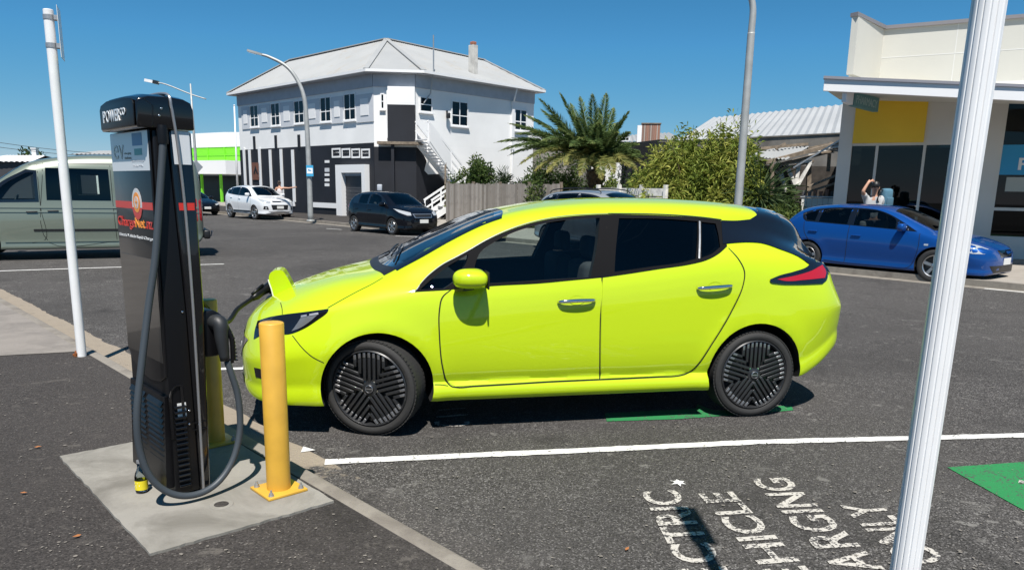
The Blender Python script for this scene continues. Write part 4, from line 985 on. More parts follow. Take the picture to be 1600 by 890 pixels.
def leaf_rim(parent, r=.243):
    m = MB()
    m.lathe([(r+.012, -.02), (r+.012, .012), (r+.004, .018), (r-.004, .006), (r-.012, -.04), (.05, -.055), (0, -.055)], 56, 0, None, False)     # dish
    T = Matrix.Identity(4)
    for k in range(5):
        A = Matrix.Rotation(R(90+72*k), 4, 'Z')
        for j in range(-3, 4):
            o = j*.0325; r0 = max(abs(o)/math.tan(R(36))+.006, .045); r1 = math.sqrt(r*r-o*o)-.002; rt = r1-.036
            m.box(((r0+rt)/2, o, .0), (rt-r0, .019, .022), 0, A, bev=.0025)
            m.box(((rt+r1)/2, o, .0015), (r1-rt, .017, .023), 3, A, bev=.0025)
    m.lathe([(0, .02), (.028, .02), (.033, .012), (.05, .008), (.052, -.03)], 32, 0)
    m.lathe([(.0260, .0205), (.0235, .0220), (.0225, .0205)], 32, 1, None, False); m.box((0, 0, .0205), (.046, .006, .003), 1)
    for k in range(5):
        a = R(54+72*k); m.lathe([(0, .004), (.008, .004), (.0085, -.03)], 8, 2, Matrix.Translation((.055*math.cos(a), .055*math.sin(a), 0)))
    return m, [M['wheel_dark'], M['alloy'], M['chrome'], mat('machined_tip', (.30, .30, .31), .35, .8)]
def spoke_rim(r=.2, n=5, split=False, wdt=.05, dark=False):
    m = MB(); m.lathe([(r+.01, -.03), (r+.01, .012), (r+.002, .016), (r-.012, .0), (r-.018, -.05), (.05, -.06), (0, -.06)], 40, 1, None, False)
    m.lathe([(r+.011, .008), (r+.004, .018), (r-.010, .010), (r-.014, -.01)], 40, 0, None, False)
    for k in range(n):
        for dd in ((-.11, .11) if split else (0,)):
            A = Matrix.Rotation(2*math.pi*k/n+dd+math.pi/2, 4, 'Z'); w0, w1 = wdt*.8, wdt
            m.prism([(.03, -w0/2), (r-.003, -w1/2), (r-.003, w1/2), (.03, w0/2)], -.02, .006, 0, A)
    m.lathe([(0, .014), (.03, .012), (.055, .004), (.06, -.03)], 24, 0)
    for k in range(5):
        a = 2*math.pi*k/5+.3; m.lathe([(0, .0105), (.007, .0105), (.0075, -.01)], 8, 1, Matrix.Translation((.045*math.cos(a), .045*math.sin(a), 0)))
    return m, [M['wheel_dark'] if dark else M['alloy'], M['wheel_dark']]
def add_wheels(root, xs, track, r, width, rimfun, steer=0, tyre='tyre', detail=True):
    protos = None
    for x, st in ((xs[0], steer), (xs[1], 0)):
        for sg in (1, -1):
            e = bpy.data.objects.new('wheel', None); COL.objects.link(e); e.parent = root
            cy = sg*(track-width/2)
            e.matrix_local = Matrix.Translation((x, cy, r)) @ Matrix.Rotation(st, 4, 'Z') @ Matrix.Rotation(0 if sg > 0 else math.pi, 4, 'Z')
            if protos is None:
                T = Matrix(((1,0,0,0),(0,0,1,0),(0,1,0,0),(0,0,0,1)))   # wheel axis z -> +y
                rm, mats = rimfun(); rr = max(v[0] for v in rm.v) if rm.v else .2
                h = width/2; b = MB()
                prof = [(rr-.004, h-.02), (rr+.006, h-.002), (rr+.022, h+.005), (r-.030, h+.005), (r-.014, h-.004), (r-.004, h-.028)]
                nb = 3; 
                for i in range(4):
                    z = (h-.03)*(1-2*(i+.5)/4); prof += [(r, z+.020), (r, z-.016), (r-.008, z-.017), (r-.008, z-.023)]
                prof += [(r-.004, -h+.028), (r-.03, -h), (rr+.01, -h)]
                b.lathe(prof, 64, 0, T, False)
                if detail:
                    for k in range(72):      # tread blocks
                        a = 2*math.pi*k/72
                        for z, tw in ((h-.026, .3), (-h+.026, -.3), (.028, .15), (-.03, -.15)):
                            b.box((r-.0035, 0, z), (.008, .021, .030), 0, T @ Matrix.Rotation(a, 4, 'Z') @ Matrix.Rotation(tw, 4, 'X') if False else T @ Matrix.Rotation(a, 4, 'Z'))
                ty = b.build('tyre', M[tyre], e, auto=35)
                m2 = MB(); m2.add(rm.v, rm.f, 0, T @ Matrix.Translation((0, 0, h-.016))); m2.m = rm.m
                ri = m2.build('rim', mats, e, auto=35); protos = (ty, ri)
            else:
                for q in protos:
                    c = q.copy(); COL.objects.link(c); c.parent = e
def seats(root, xs, zf, h, wy=.36, wheel_x=None, side=-1):
    """front seats, back bench, dashboard and steering wheel inside the cabin"""
    b = MB()
    for sg in (1, -1):
        b.box((xs[0], sg*wy, zf+.18), (.5, .46, .16), 0, bev=.05)
        b.box((xs[0]-.30, sg*wy, zf+.48), (.14, .44, .56), 0, M=None, bev=.05)
        b.box((xs[0]-.33, sg*wy, zf+.86), (.09, .24, .16), 0, bev=.04)
    b.box((xs[1], 0, zf+.18), (.45, 1.1, .16), 0, bev=.05); b.box((xs[1]-.28, 0, zf+.46), (.14, 1.1, .5), 0, bev=.05)
    for sg in (1, -1): b.box((xs[1]-.3, sg*.33, zf+.78), (.08, .22, .13), 0, bev=.035)
    b.build('seats', M['seat'], root, auto=40)
    d = MB(); d.box((xs[0]+.75, 0, h-.10), (.34, 1.24, .16), 0, bev=.05); d.build('dashboard', M['interior'], root, auto=40)
    st = MB(); n = 24; pts = [(0, .18*math.cos(t), .18*math.sin(t)) for t in np.linspace(0, 2*math.pi, n)]
    T = Matrix.Translation((xs[0]+.47, side*wy, h-.06)) @ Matrix.Rotation(-.4, 4, 'Y'); st.tube(pts, .014, 8, 0, T); st.box((0, 0, 0), (.03, .32, .05), 0, T); st.box((0, 0, -.08), (.03, .05, .16), 0, T)
    st.build('steering_wheel', M['black'], root, auto=40)
# ================================================================== LIME HATCHBACK
T_ = {k: pchip(v) for k, v in dict(
 ZT=[(2.245,.52),(2.235,.60),(2.19,.70),(2.10,.785),(1.98,.855),(1.8,.925),(1.6,.985),(1.3,1.055),(1.24,1.085),(1.1,1.165),(.8,1.305),(.57,1.40),(.45,1.442),(.2,1.495),(0,1.525),(-.4,1.552),(-.8,1.556),(-1.2,1.545),(-1.6,1.512),(-1.85,1.472),(-1.93,1.445),(-1.96,1.39),(-2.01,1.25),(-2.08,1.09),(-2.17,.97),(-2.235,.85),(-2.25,.65)],
 ZB=[(2.245,.50),(2.2,.60),(2.1,.675),(1.95,.745),(1.8,.79),(1.64,.835),(1.3,.905),(1.08,.935),(.5,.985),(0,1.02),(-.5,1.075),(-.9,1.125),(-1.2,1.15),(-1.5,1.15),(-1.8,1.12),(-2.0,1.08),(-2.1,1.02),(-2.2,.90),(-2.25,.62)],
 YB=[(2.245,.18),(2.22,.36),(2.16,.52),(2.05,.66),(1.95,.71),(1.8,.755),(1.6,.79),(1.3,.82),(1.0,.832),(0,.84),(-.8,.835),(-1.2,.825),(-1.6,.79),(-1.9,.715),(-2.0,.66),(-2.1,.56),(-2.2,.36),(-2.25,.18)],
 YG=[(2.245,.12),(2.2,.34),(2.1,.50),(1.9,.62),(1.6,.69),(1.3,.735),(1.08,.765),(.8,.735),(.57,.695),(.2,.645),(-.24,.625),(-1.08,.605),(-1.5,.56),(-1.7,.52),(-1.85,.485),(-2.0,.43),(-2.1,.40),(-2.25,.12)],
 ZG=[(2.245,.51),(2.2,.64),(2.1,.725),(1.95,.795),(1.6,.905),(1.3,.985),(1.08,1.01),(.8,1.15),(.57,1.272),(.35,1.355),(.2,1.39),(0,1.413),(-.24,1.425),(-.7,1.42),(-1.08,1.395),(-1.5,1.34),(-1.75,1.27),(-1.9,1.19),(-2.0,1.12),(-2.12,1.01),(-2.2,.93),(-2.25,.64)],
 YR=[(2.245,.08),(2.2,.26),(2.1,.40),(1.9,.50),(1.6,.57),(1.3,.63),(1.08,.675),(.8,.645),(.57,.61),(.2,.575),(-.24,.56),(-1.08,.54),(-1.6,.49),(-1.82,.43),(-1.95,.38),(-2.05,.44),(-2.15,.36),(-2.25,.08)],
 ZR=[(2.245,.515),(2.2,.67),(2.1,.752),(1.95,.825),(1.6,.95),(1.3,1.025),(1.08,1.105),(.8,1.255),(.57,1.362),(.35,1.425),(.2,1.45),(0,1.47),(-.24,1.482),(-.7,1.487),(-1.08,1.477),(-1.6,1.425),(-1.82,1.365),(-1.90,1.33),(-1.99,1.20),(-2.10,1.05),(-2.2,.95),(-2.25,.645)],
 YW=[(2.245,.22),(2.22,.44),(2.16,.62),(2.05,.755),(1.9,.83),(1.7,.868),(1.4,.882),(1.0,.885),(0,.885),(-1.0,.885),(-1.4,.885),(-1.7,.872),(-1.9,.835),(-2.05,.77),(-2.15,.68),(-2.22,.48),(-2.25,.24)],
 ZU=[(2.245,.42),(2.22,.30),(2.15,.23),(2.0,.205),(1.7,.20),(1.0,.205),(-1.0,.205),(-1.6,.25),(-1.8,.30),(-1.92,.36),(-2.05,.44),(-2.16,.50),(-2.25,.58)]).items()}
def leaf_section(x):
    g = {k: f(x) for k, f in T_.items()}; zu, zb, yw = g['ZU'], g['ZB'], g['YW']; h = max(zb-zu, .02)
    k = min(1, h/.6); e = math.exp(-(max(0, abs(x+.1)-.9)/.35)**2)      # side skirt only between the wheels
    p = [(0, zu), (yw*.84, zu), (yw-.022, zu+.012*k), (yw-.012+.014*e, zu+.045*k), (yw-.014+.012*e, zu+.10*k), (yw-.020-.013*e, zu+.140*k), (yw-.014-.004*e, zu+.185*k), (yw-.003, zu+.29*k),
         (yw, zu+.47*h/.8 if h > .5 else zu+.6*h), (yw*.35+g['YB']*.65+.010, zb-.085*k), (g['YB'], zb), (g['YG'], g['ZG']), (g['YR'], g['ZR']), (g['YR']*.55, g['ZT']*.78+g['ZR']*.22), (0, g['ZT'])]
    c = nu_curve(p, [2, 2, 2, 2, 2, 2, 3, 3, 4, 4, 8, 5, 4, 4]); c[:, 0] = np.maximum(c[:, 0], 0); c[0, 0] = c[-1, 0] = 0
    return [tuple(q) for q in c]
root = empty('parked_hatchback', (.25095, 5.8334, 0), 3.359038, 'bright lime green electric hatchback with black roof pillars, plugged in to charge at the kerb', 'car')
st = np.concatenate([2.245-.16*(1-np.cos(np.linspace(0, math.pi/2, 10))), np.linspace(2.06, -1.86, 118), -2.25+.36*(1-np.sin(np.linspace(0, math.pi/2, 16)))[:]])
st = np.array(sorted(set(np.round(st, 4)), reverse=True))
L = Car(root, leaf_section, st, [(1.335, .325, .362), (-1.355, .325, .372)], M['lime'], .012)
DLO = [(646.5,456.2,'c'),(664,436),(690,415),(715,401.5),(735,390.5),(760,376),(790,362),(820,351.5),(850,344),(885,339),(920,336.3),(950,335.4),(1000,335.8),(1050,337.6),(1090,340.3),(1126,344.6,'c'),(1131,362),(1136,385,'c'),(1123,396.5),(1104,406.5),(1076,413.5),(1028.7,420.5),(981.5,427.8),(941,433.5),(887,438.5),(842,442.8),(772,446.5),(710,452)]
G_Q = [(656,452.5,'c'),(694,420),(732,397.5,'c'),(726,417),(709,440),(694,451,'c')]
G_F = [(741,444,'c'),(742,415),(751,394),(772,378.5),(800,364.5),(830,354.5),(860,347.5),(895,343),(937,340.5,'c'),(933,385),(923,433,'c'),(880,435.5),(820,439.5)]
G_R = [(967,341.3,'c'),(962,390),(960,425,'c'),(1020,416.3),(1066,410),(1087,404.5,'c'),(1089.5,375),(1090,346,'c'),(1040,342.3)]
G_C = [(1096,347,'c'),(1096,403,'c'),(1113,396),(1125,386,'c'),(1122,365),(1118,349.5,'c')]
ws_top = [(1.17,-.62),(1.24,-.35),(1.262,0),(1.24,.35),(1.17,.62),(.49,.545),(.44,.3),(.425,0),(.44,-.3),(.49,-.545)]
def grow(P, d):
    P = [np.array(p) for p in P]; n = len(P); A = sum(P[i][0]*P[(i+1) % n][1]-P[(i+1) % n][0]*P[i][1] for i in range(n)); sg = 1 if A > 0 else -1; out = []
    for i in range(n):
        t = P[(i+1) % n]-P[i-1]; t = t/np.linalg.norm(t); out.append(tuple(P[i]+V(t[1], -t[0])*d*sg))
    return out
rw = [(-.40,1.18),(.40,1.18),(.34,1.34),(-.34,1.34)]
L.body(cavity=(1.03, -1.72, .055), side_holes=[grow(L.xz('px', p), .007) for p in (G_Q, G_F, G_R, G_C)], top_holes=[([(x if x > 1 else x+.03, y*.95) for x, y in ws_top], 1.0, 1.8)], extra=(M['black_gloss'], lambda c: (c.x < -1.88 and c.z > 1.03) or (c.x < -1.50 and c.z > 1.40) or (c.x < -1.62 and c.z > 1.24-.42*(-1.62-c.x))))
# --- glazing surround, glass
def both(name, mode, poly, m, **k):
    o, c = L.mirror_patch(name, mode, poly, m, **k); return o
both('window_frame', 'px', DLO, M['frame_black'], holes=[G_Q, G_F, G_R, G_C], off=.003)
both('front_quarter_window', 'px', G_Q, M['glass_front'], off=-.004); both('front_door_window', 'px', G_F, M['glass_front'], off=-.004)
both('rear_door_window', 'px', G_R, M['glass_dark'], off=-.004); both('rear_quarter_window', 'px', G_C, M['glass_dark'], off=-.004)
L.patch('windscreen', 'top', [(x, y, 'c') if abs(y) > .5 else (x, y) for x, y in ws_top], M['glass_wind'], off=.0015)
L.patch('windscreen_cowl', 'top', [(1.275,-.655,'c'),(1.325,-.4),(1.345,0),(1.325,.4),(1.275,.655,'c'),(1.165,.63,'c'),(1.235,.35),(1.258,0),(1.235,-.35),(1.165,-.63,'c')], M['black'], off=.002)
L.patch('windscreen_frame', 'top', [(1.19,-.665,'c'),(1.26,-.35),(1.28,0),(1.26,.35),(1.19,.665,'c'),(.47,.575,'c'),(.41,.3),(.395,0),(.41,-.3),(.47,-.575,'c')], M['black_gloss'], holes=[[(x*1.0+(-.035 if x > 1 else .03), y*.95, 'c') if abs(y) > .5 else (x+(-.035 if x > 1 else .03), y*.95) for x, y in ws_top]], off=.003)
L.patch('rear_window', 'rear', [(*p, 'c') for p in rw], M['glass_dark'], off=.002)
# wipers
wp = MB()
for y0, y1 in ((.50, -.12), (-.02, -.56)):
    pts = [L.hit('top', (1.20-.10*t, y0+(y1-y0)*t))[0]+Vector((0, 0, .018)) for t in np.linspace(0, 1, 9)]; wp.tube(pts, .007, 6)
wp.build('wiper', M['black'], root)
# --- black rear pillar, tail lamp
both('rear_pillar', 'px', [(1126.3,344.6,'c'),(1150,345),(1171,343,'c'),(1181,337,'c'),(1184,330,'c'),(1181,325,'c'),(1205,329),(1216,336,'c'),(1222,350),(1232,368),(1247,387),(1268,401,'c'),(1277,411.5,'c'),(1266,414.5,'c'),(1245.7,400.8),(1217,389.4),(1191,380.8),(1170,379),(1142,380.4),(1129,381.8,'c')], M['black_gloss'], off=.006, cell=4)
lamp = both('tail_lamp_housing', 'px', [(1266,411,'c'),(1285,410.5,'c'),(1291,424),(1291,436),(1284,443,'c'),(1245,444),(1216,443),(1203,440),(1202,436.5,'c'),(1217,430.3),(1241,424),(1259,417.5)], M['black_gloss'], off=.0085, cell=4)
both('tail_lamp', 'px', [(1213,436.4,'c'),(1240,431),(1266,423.5),(1283,414.5,'c'),(1288.5,425),(1287,434.5,'c'),(1255,437.5),(1228,439)], M['red_lens'], off=.012, cell=4)
# --- doors, gaps, handles
both('front_door', 'px', [(706,452.8,'c'),(692.5,465),(688,484),(688,525),(692.6,572),(699.5,595.5),(711,603.6,'c'),(760,600.8),(810,598),(860,595),(935.6,591.5,'c'),(936.4,506),(939,436),(938,434.3,'c'),(887,439.3),(842,443.5),(772,447.3)], M['lime'], off=.0045, skirt=.004, cell=4.5)
both('rear_door', 'px', [(942,434.3,'c'),(939.6,506),(938.5,591.5,'c'),(970,590),(1000,588.6),(1030,587.2),(1056,585.5),(1071,582),(1083.5,574),(1112,534),(1140.3,487),(1159.2,445),(1161.4,424),(1152.5,405.8),(1138,389,'c'),(1123,398),(1104,407.6),(1076,414.5),(1028.7,421.4),(981.5,428.6)], M['lime'], off=.0045, skirt=.004, cell=4.5)
L.ribbon([[(705,452.6),(691.2,464.5),(686.6,484),(686.6,525),(691.3,573),(698.4,596.5),(706,603.5),(715,604.9),(740,603.5),(780,601.2),(820,598.8),(860,596.4),(900,594.6),(936.8,592.9),(970,591.6),(1000,590.2),(1030,588.8),(1058,587.2),(1072,583.5),(1085,575),(1113.6,535),(1142,487.6),(1160.9,445),(1163,424),(1153.9,405),(1138,387.6)],
          [(948.5,336),(946,393),(940.5,435.7),(937.8,506),(937,592.5)]], .0085, M['gap'], off=.0028)
L.ribbon([[(598,434),(580,444.5),(559,455),(535,468),(512,481)],[(457,524),(474,545),(488,557),(506,566.5)],[(438.5,473),(441,483),(441.2,491)],[(679,600.5),(690,600.8),(700,602.5)]], .005, M['gap'], name='body_gap', off=.002)
L.ribbon([[(650,453.5),(664,435),(690,413.7),(715,400.2),(735,389.2),(760,374.7),(790,360.6),(820,350.1),(850,342.6),(885,337.5),(920,335),(950,334.2)]],   .005, M['trim_dark'], name='window_moulding', off=.003)
L.ribbon([[(1092.8,346),(1093,375),(1092,404)]], .012, M['steel'], name='window_divider', off=.006)
L.ribbon([[(1127,343.5),(1100,340),(1050,336),(1000,334.2),(950,333.9)]], .008, M['black'], name='roof_gutter', off=.004)
for x0, x1, y0, y1 in ((871, 929, 471.5, 468), (1088, 1142.5, 450, 446)):
    a, na = L.hit('px', (x0, y0)); b, nb = L.hit('px', (x1, y1))
    for sg in (1, -1):
        m = MB(); F = Matrix.Diagonal((1, sg, 1, 1)); up = Vector((0, .9, .1))
        c1 = [a+na*.012, a.lerp(b, .12)+na*.034, a.lerp(b, .5)+na*.042, a.lerp(b, .88)+nb*.034, b+nb*.012]
        cs = catmull([tuple(F @ p) for p in c1], 5); vs = []; n = 10
        m.tube(cs, [.007+.007*math.sin(math.pi*i/(len(cs)-1))**.5 for i in range(len(cs))], 10)
        h = m.build('door_handle', M['chrome'], root, smooth=True)
        c = a.lerp(b, .52)+na*.0015; q = MB()
        up_ = Vector((0, 0, 1)); ex = (b-a).normalized(); nz = na.normalized(); ey = nz.cross(ex)
        for rr_, zz in ((1, .0045),):
            vs = [F @ (c+ex*.055*math.cos(t)+ey*(.031*math.sin(t)+.004)+nz*zz) for t in np.linspace(0, 2*math.pi, 24, endpoint=False)]
            cc = F @ (c+ey*.004-nz*.004); vs.append(cc); q.add(vs, [(i, (i+1) % 24, 24) if sg > 0 else ((i+1) % 24, i, 24) for i in range(24)])
        q.build('handle_recess', M['lime'], h, smooth=True)
# --- mirror
for sg in (1, -1):
    F = Matrix.Diagonal((1, sg, 1, 1)); bm = bmesh.new(); bmesh.ops.create_uvsphere(bm, u_segments=28, v_segments=18, radius=1)
    vs = []
    for v in bm.verts:
        x, y, z = v.co; e = .72
        f = lambda q, e=e: math.copysign(abs(q)**e, q)
        X = f(x)*.125; Y = f(y)*.092; Z = f(z)*.063
        if x < 0: X *= .75
        vs.append(F @ Vector((.735+X-.03*abs(Y/.115)**2, .955+Y, 1.035+Z*(1-.18*(Y/.115)))))
    o = mesh_obj('door_mirror', vs, [tuple(v.index for v in (f.verts if sg > 0 else reversed(f.verts))) for f in bm.faces], M['lime'], root, smooth=True); bm.free()
    m = MB(); m.span(F @ Vector((.80, .82, .955)), F @ Vector((.76, .97, .985)), .075, .035); m.box(F @ Vector((.640, .955, 1.03)), (.010, .15, .11), 0, bev=.005); m.build('mirror_foot', M['black'], o, auto=40)
# --- nose
both('headlamp', 'px', [(403,501.5,'c'),(420,496),(440.5,492.2),(479,487.3),(513.5,482.4,'c'),(513,485.5),(494,501),(474,513.5),(454,521.3),(443,522.5,'c'),(424,521),(410,523),(397,529.5,'c'),(399,515)], M['black_gloss'], off=.004)
both('headlamp_lens', 'px', [(456,517.5,'c'),(463,508),(471,496,'c'),(497.5,491.3,'c'),(485,502),(470,512)], mat('smoked_lamp_lens', (.16, .17, .18), .08, .3, 1), off=.0065)
L.ribbon([[(471,495),(480,493.3)],[(484,492.7),(498,490)]], .014, M['alloy'], name='lamp_strip', off=.009)
L.patch('grille', 'front', [(-.56,.60,'c'),(-.30,.62),(0,.625),(.30,.62),(.56,.60,'c'),(.40,.47),(.30,.40,'c'),(-.30,.40,'c'),(-.40,.47)], M['black_gloss'], off=.004)
L.patch('lower_air_intake', 'front', [(-.50,.335,'c'),(.50,.335,'c'),(.46,.27,'c'),(-.46,.27,'c')], M['black'], off=.004)
both('fog_lamp_recess', 'px', [(397.5,573.5,'c'),(408,576),(420,583,'c'),(412,592,'c'),(400,588,'c')], M['black_gloss'], off=.004)
m = MB(); m.box((2.250, 0, .46), (.012, .34, .11), 0, bev=.003); m.build('number_plate', M['plate'], root)
# charge port and its raised lid
pc, pn = L.hit('top', (2.03, 0)); 
m = MB(); ex = Vector((1, 0, -.55)).normalized(); nz = Vector((.55, 0, 1)).normalized(); T = Matrix(((0, ex.x, nz.x, pc.x), (1, ex.y, nz.y, pc.y), (0, ex.z, nz.z, pc.z), (0, 0, 0, 1)))
m.box((0, 0, -.004), (.17, .14, .012), 0, T, bev=.003); m.lathe([(0, .05), (.032, .05), (.036, .012)], 24, 0, T); m.build('charge_port', M['black'], root, auto=40)
Fv = L.Rm[:2, 0]; Cc = V(root.location.x, root.location.y)
prof = [vplane(px_, py_, Cc, Fv) for px_, py_ in smooth_poly([(433,473.5,'c'),(427.5,450),(422.3,431),(425,423.5),(434,419.5),(443,420.5),(449,428),(460.5,450,'c')], 4)]
lid = MB(); TT = Matrix(((1,0,0,0),(0,0,1,0),(0,1,0,0),(0,0,0,1)))
lid.prism(prof, -.105, .105, 0, TT); lo_ = lid.build('charge_port_lid', [M['lime'], M['white_trim']], root)
ed = MB(); ed.tube([(prof[i][0]+.004, .106, prof[i][1]) for i in range(0, 12)], .0045, 6); ed.build('lid_seal', M['white_trim'], lo_)
g = MB()
add_wheels(root, (1.35, -1.35), .882, .318, .205, lambda: leaf_rim(None), steer=R(-24), tyre='tyre')
seats(root, (.10, -.80), .34, 1.0, side=-1)
LEAF_PORT = np.array(L.Rm @ np.array(pc+nz*.06)+L.loc); LEAF_PORT_N = np.array(L.Rm @ np.array(nz))
# ================================================================== THE OTHER VEHICLES
def generic_section(sp):
    ZT, ZB, YW, ZU = (pchip(sp[k]) for k in ('ZT', 'ZB', 'YW', 'ZU'))
    tum = sp.get('tum', .20); van = sp.get('van', False)
    def sec(x):
        zt, zb, yw, zu = ZT(x), ZB(x), YW(x), ZU(x); h = max(zb-zu, .03); k = min(1, h/.5); g = max(zt-zb, .01)
        s = min(1, max(0, (g-.10)/.25)); s = s*s*(3-2*s); yb = yw-.05*k
        hg = dict(yg=yb*.88, zg=zb+.45*g, yr=yb*.72, zr=zb+.80*g)
        cab = dict(yg=yb-tum*.85*min(1, g/.45), zg=zt-.13, yr=yb-tum-.06, zr=zt-.065)
        if van: cab = dict(yg=yb-.10*min(1, g/.8), zg=zt-.22, yr=yb-.20, zr=zt-.07)
        q = {n: hg[n]*(1-s)+cab[n]*s for n in hg}
        q['zg'] = min(max(q['zg'], zb+.02), zt-.02); q['zr'] = min(max(q['zr'], q['zg']+.01), zt-.006)
        p = [(0, zu), (yw*.85, zu), (yw-.02, zu+.015*k), (yw-.008, zu+.06*k), (yw-.02, zu+.13*k), (yw-.004, zu+.45*h), (yw, zu+.68*h), (yb, zb), (q['yg'], q['zg']), (q['yr'], q['zr']), (q['yr']*.55, zt*.8+q['zr']*.2), (0, zt)]
        c = nu_curve(p, [2, 2, 2, 2, 3, 4, 4, 7, 4, 4, 3]); c[:, 0] = np.maximum(c[:, 0], 0); c[0, 0] = c[-1, 0] = 0
        return [tuple(v) for v in c]
    return sec
def make_car(loc, rz, sp, paint, label, cat, name='parked_car', group='cars parked along the far kerb', detail=True):
    root = empty(name, (*loc, 0), rz, label, cat, group)
    xf, xr = sp['xf'], sp['xr']; sec = generic_section(sp)
    n = sp.get('n', 64)
    st = np.concatenate([xf-.14*(1-np.cos(np.linspace(0, math.pi/2, 7))), np.linspace(xf-.17, xr+.17, n), xr+.14*(1-np.sin(np.linspace(0, math.pi/2, 7)))])
    st = np.array(sorted(set(np.round(st, 4)), reverse=True))
    c = Car(root, sec, st, [(x, sp['r'], sp['r']+.045) for x in sp['wx']], paint, .01)
    poly = lambda pts: [(p[0], p[1], 'c') for p in pts]
    side = [smooth_poly(w, .08) for w in sp['apert']]
    c.body(cavity=(*sp['cav'], .05), side_holes=side, top_holes=[([(x, y*.93) for x, y in sp['ws']], sp['wsz'], 3)], floor=sp.get('floor', .4))
    k = dict(cell=.07)
    if sp.get('dlo'): c.mirror_patch('window_frame', 'side', sp['dlo'], M['black_gloss'], holes=sp['apert'][:sp.get('nd', 9)], off=.003, **k)
    for i, w in enumerate(sp['apert']): c.mirror_patch('side_window', 'side', w, M[sp.get('tint', ['glass_front']*9)[i]], off=-.003, **k)
    c.patch('windscreen', 'top', [(x, y, 'c') if abs(y) > .5 else (x, y) for x, y in sp['ws']], M['glass_wind'], off=.002, **k)
    for nm, mode, pts, m, o in sp.get('patches', []):
        if mode == 'side': c.mirror_patch(nm, mode, pts, M[m], off=o, **k)
        else: c.patch(nm, mode, pts, M[m], off=o, **k)
    if sp.get('lamps'):
        for nm, pts, m, o in sp['lamps']:          # front corners, mirrored
            c.mirror_patch(nm, 'front', pts, M[m], off=o, cell=.04)
    if sp.get('gaps'): c.ribbon(sp['gaps'], .010, M['gap'], both=True, mode='side', cell=.1)
    for x, z in sp.get('handles', []):
        for sg in (1, -1):
            h = c.hit('side', (x, z))[0]; m = MB(); m.box((h.x, (h.y+.018)*sg, h.z), (.20, .03, .028), bev=.010); m.build('door_handle', sp.get('hmat', paint), root, auto=40)
    mx, mz, my = sp['mirror']
    for sg in (1, -1):
        bm = bmesh.new(); bmesh.ops.create_uvsphere(bm, u_segments=16, v_segments=10, radius=1); q = lambda t: math.copysign(abs(t)**.65, t)
        vs = [Vector((mx+q(v.co.x)*.075, sg*(my+.10+q(v.co.y)*.115), mz+q(v.co.z)*.08)) for v in bm.verts]
        o = mesh_obj('door_mirror', vs, [tuple(v.index for v in (f.verts if sg > 0 else reversed(f.verts))) for f in bm.faces], paint, root, smooth=True); bm.free()
        m = MB(); m.span((mx+.03, sg*(my-.14), mz-.07), (mx, sg*(my+.02), mz-.04), .06, .03); m.build('mirror_foot', M['black'], o)
    add_wheels(root, sp['wx'], sp['track'], sp['r'], .2, lambda: spoke_rim(**sp['rim']), steer=sp.get('steer', 0), detail=False)
    seats(root, (sp['seat'][0], sp['seat'][1]), sp.get('seatz', .36), sp['dash'], side=-1)
    if sp.get('plate'):
        x, z = sp['plate']; m = MB(); m.box((x, 0, z), (.015, .36, .125), bev=.003); m.build('number_plate', M['plate'], root)
    return root, c

W_CURVE = lambda xf, xr, h: [(xf, .22*h/.88), (xf-.03, .46*h/.88), (xf-.10, .66*h/.88), (xf-.22, .78*h/.88), (xf-.42, .85*h/.88), (xf-.75, h), (0, h), (xr+.75, h), (xr+.38, .855*h/.88), (xr+.16, .79*h/.88), (xr+.06, .66*h/.88), (xr+.02, .45*h/.88), (xr, .24*h/.88)]
M['blue_paint'] = mat('metallic_blue_paint', (.004, .060, .26), .4, .3, 1, .1)
M['navy_paint'] = mat('dark_navy_paint', (.0025, .0035, .007), .5, 0, .8, .05)
M['white_paint'] = mat('white_car_paint', (.72, .73, .74), .25, 0, 1)
M['silver_paint'] = mat('silver_car_paint', (.42, .44, .46), .3, .5, 1)
M['sage_paint'] = mat('grey_green_van_paint', (.175, .205, .165), .34, .25, .8)
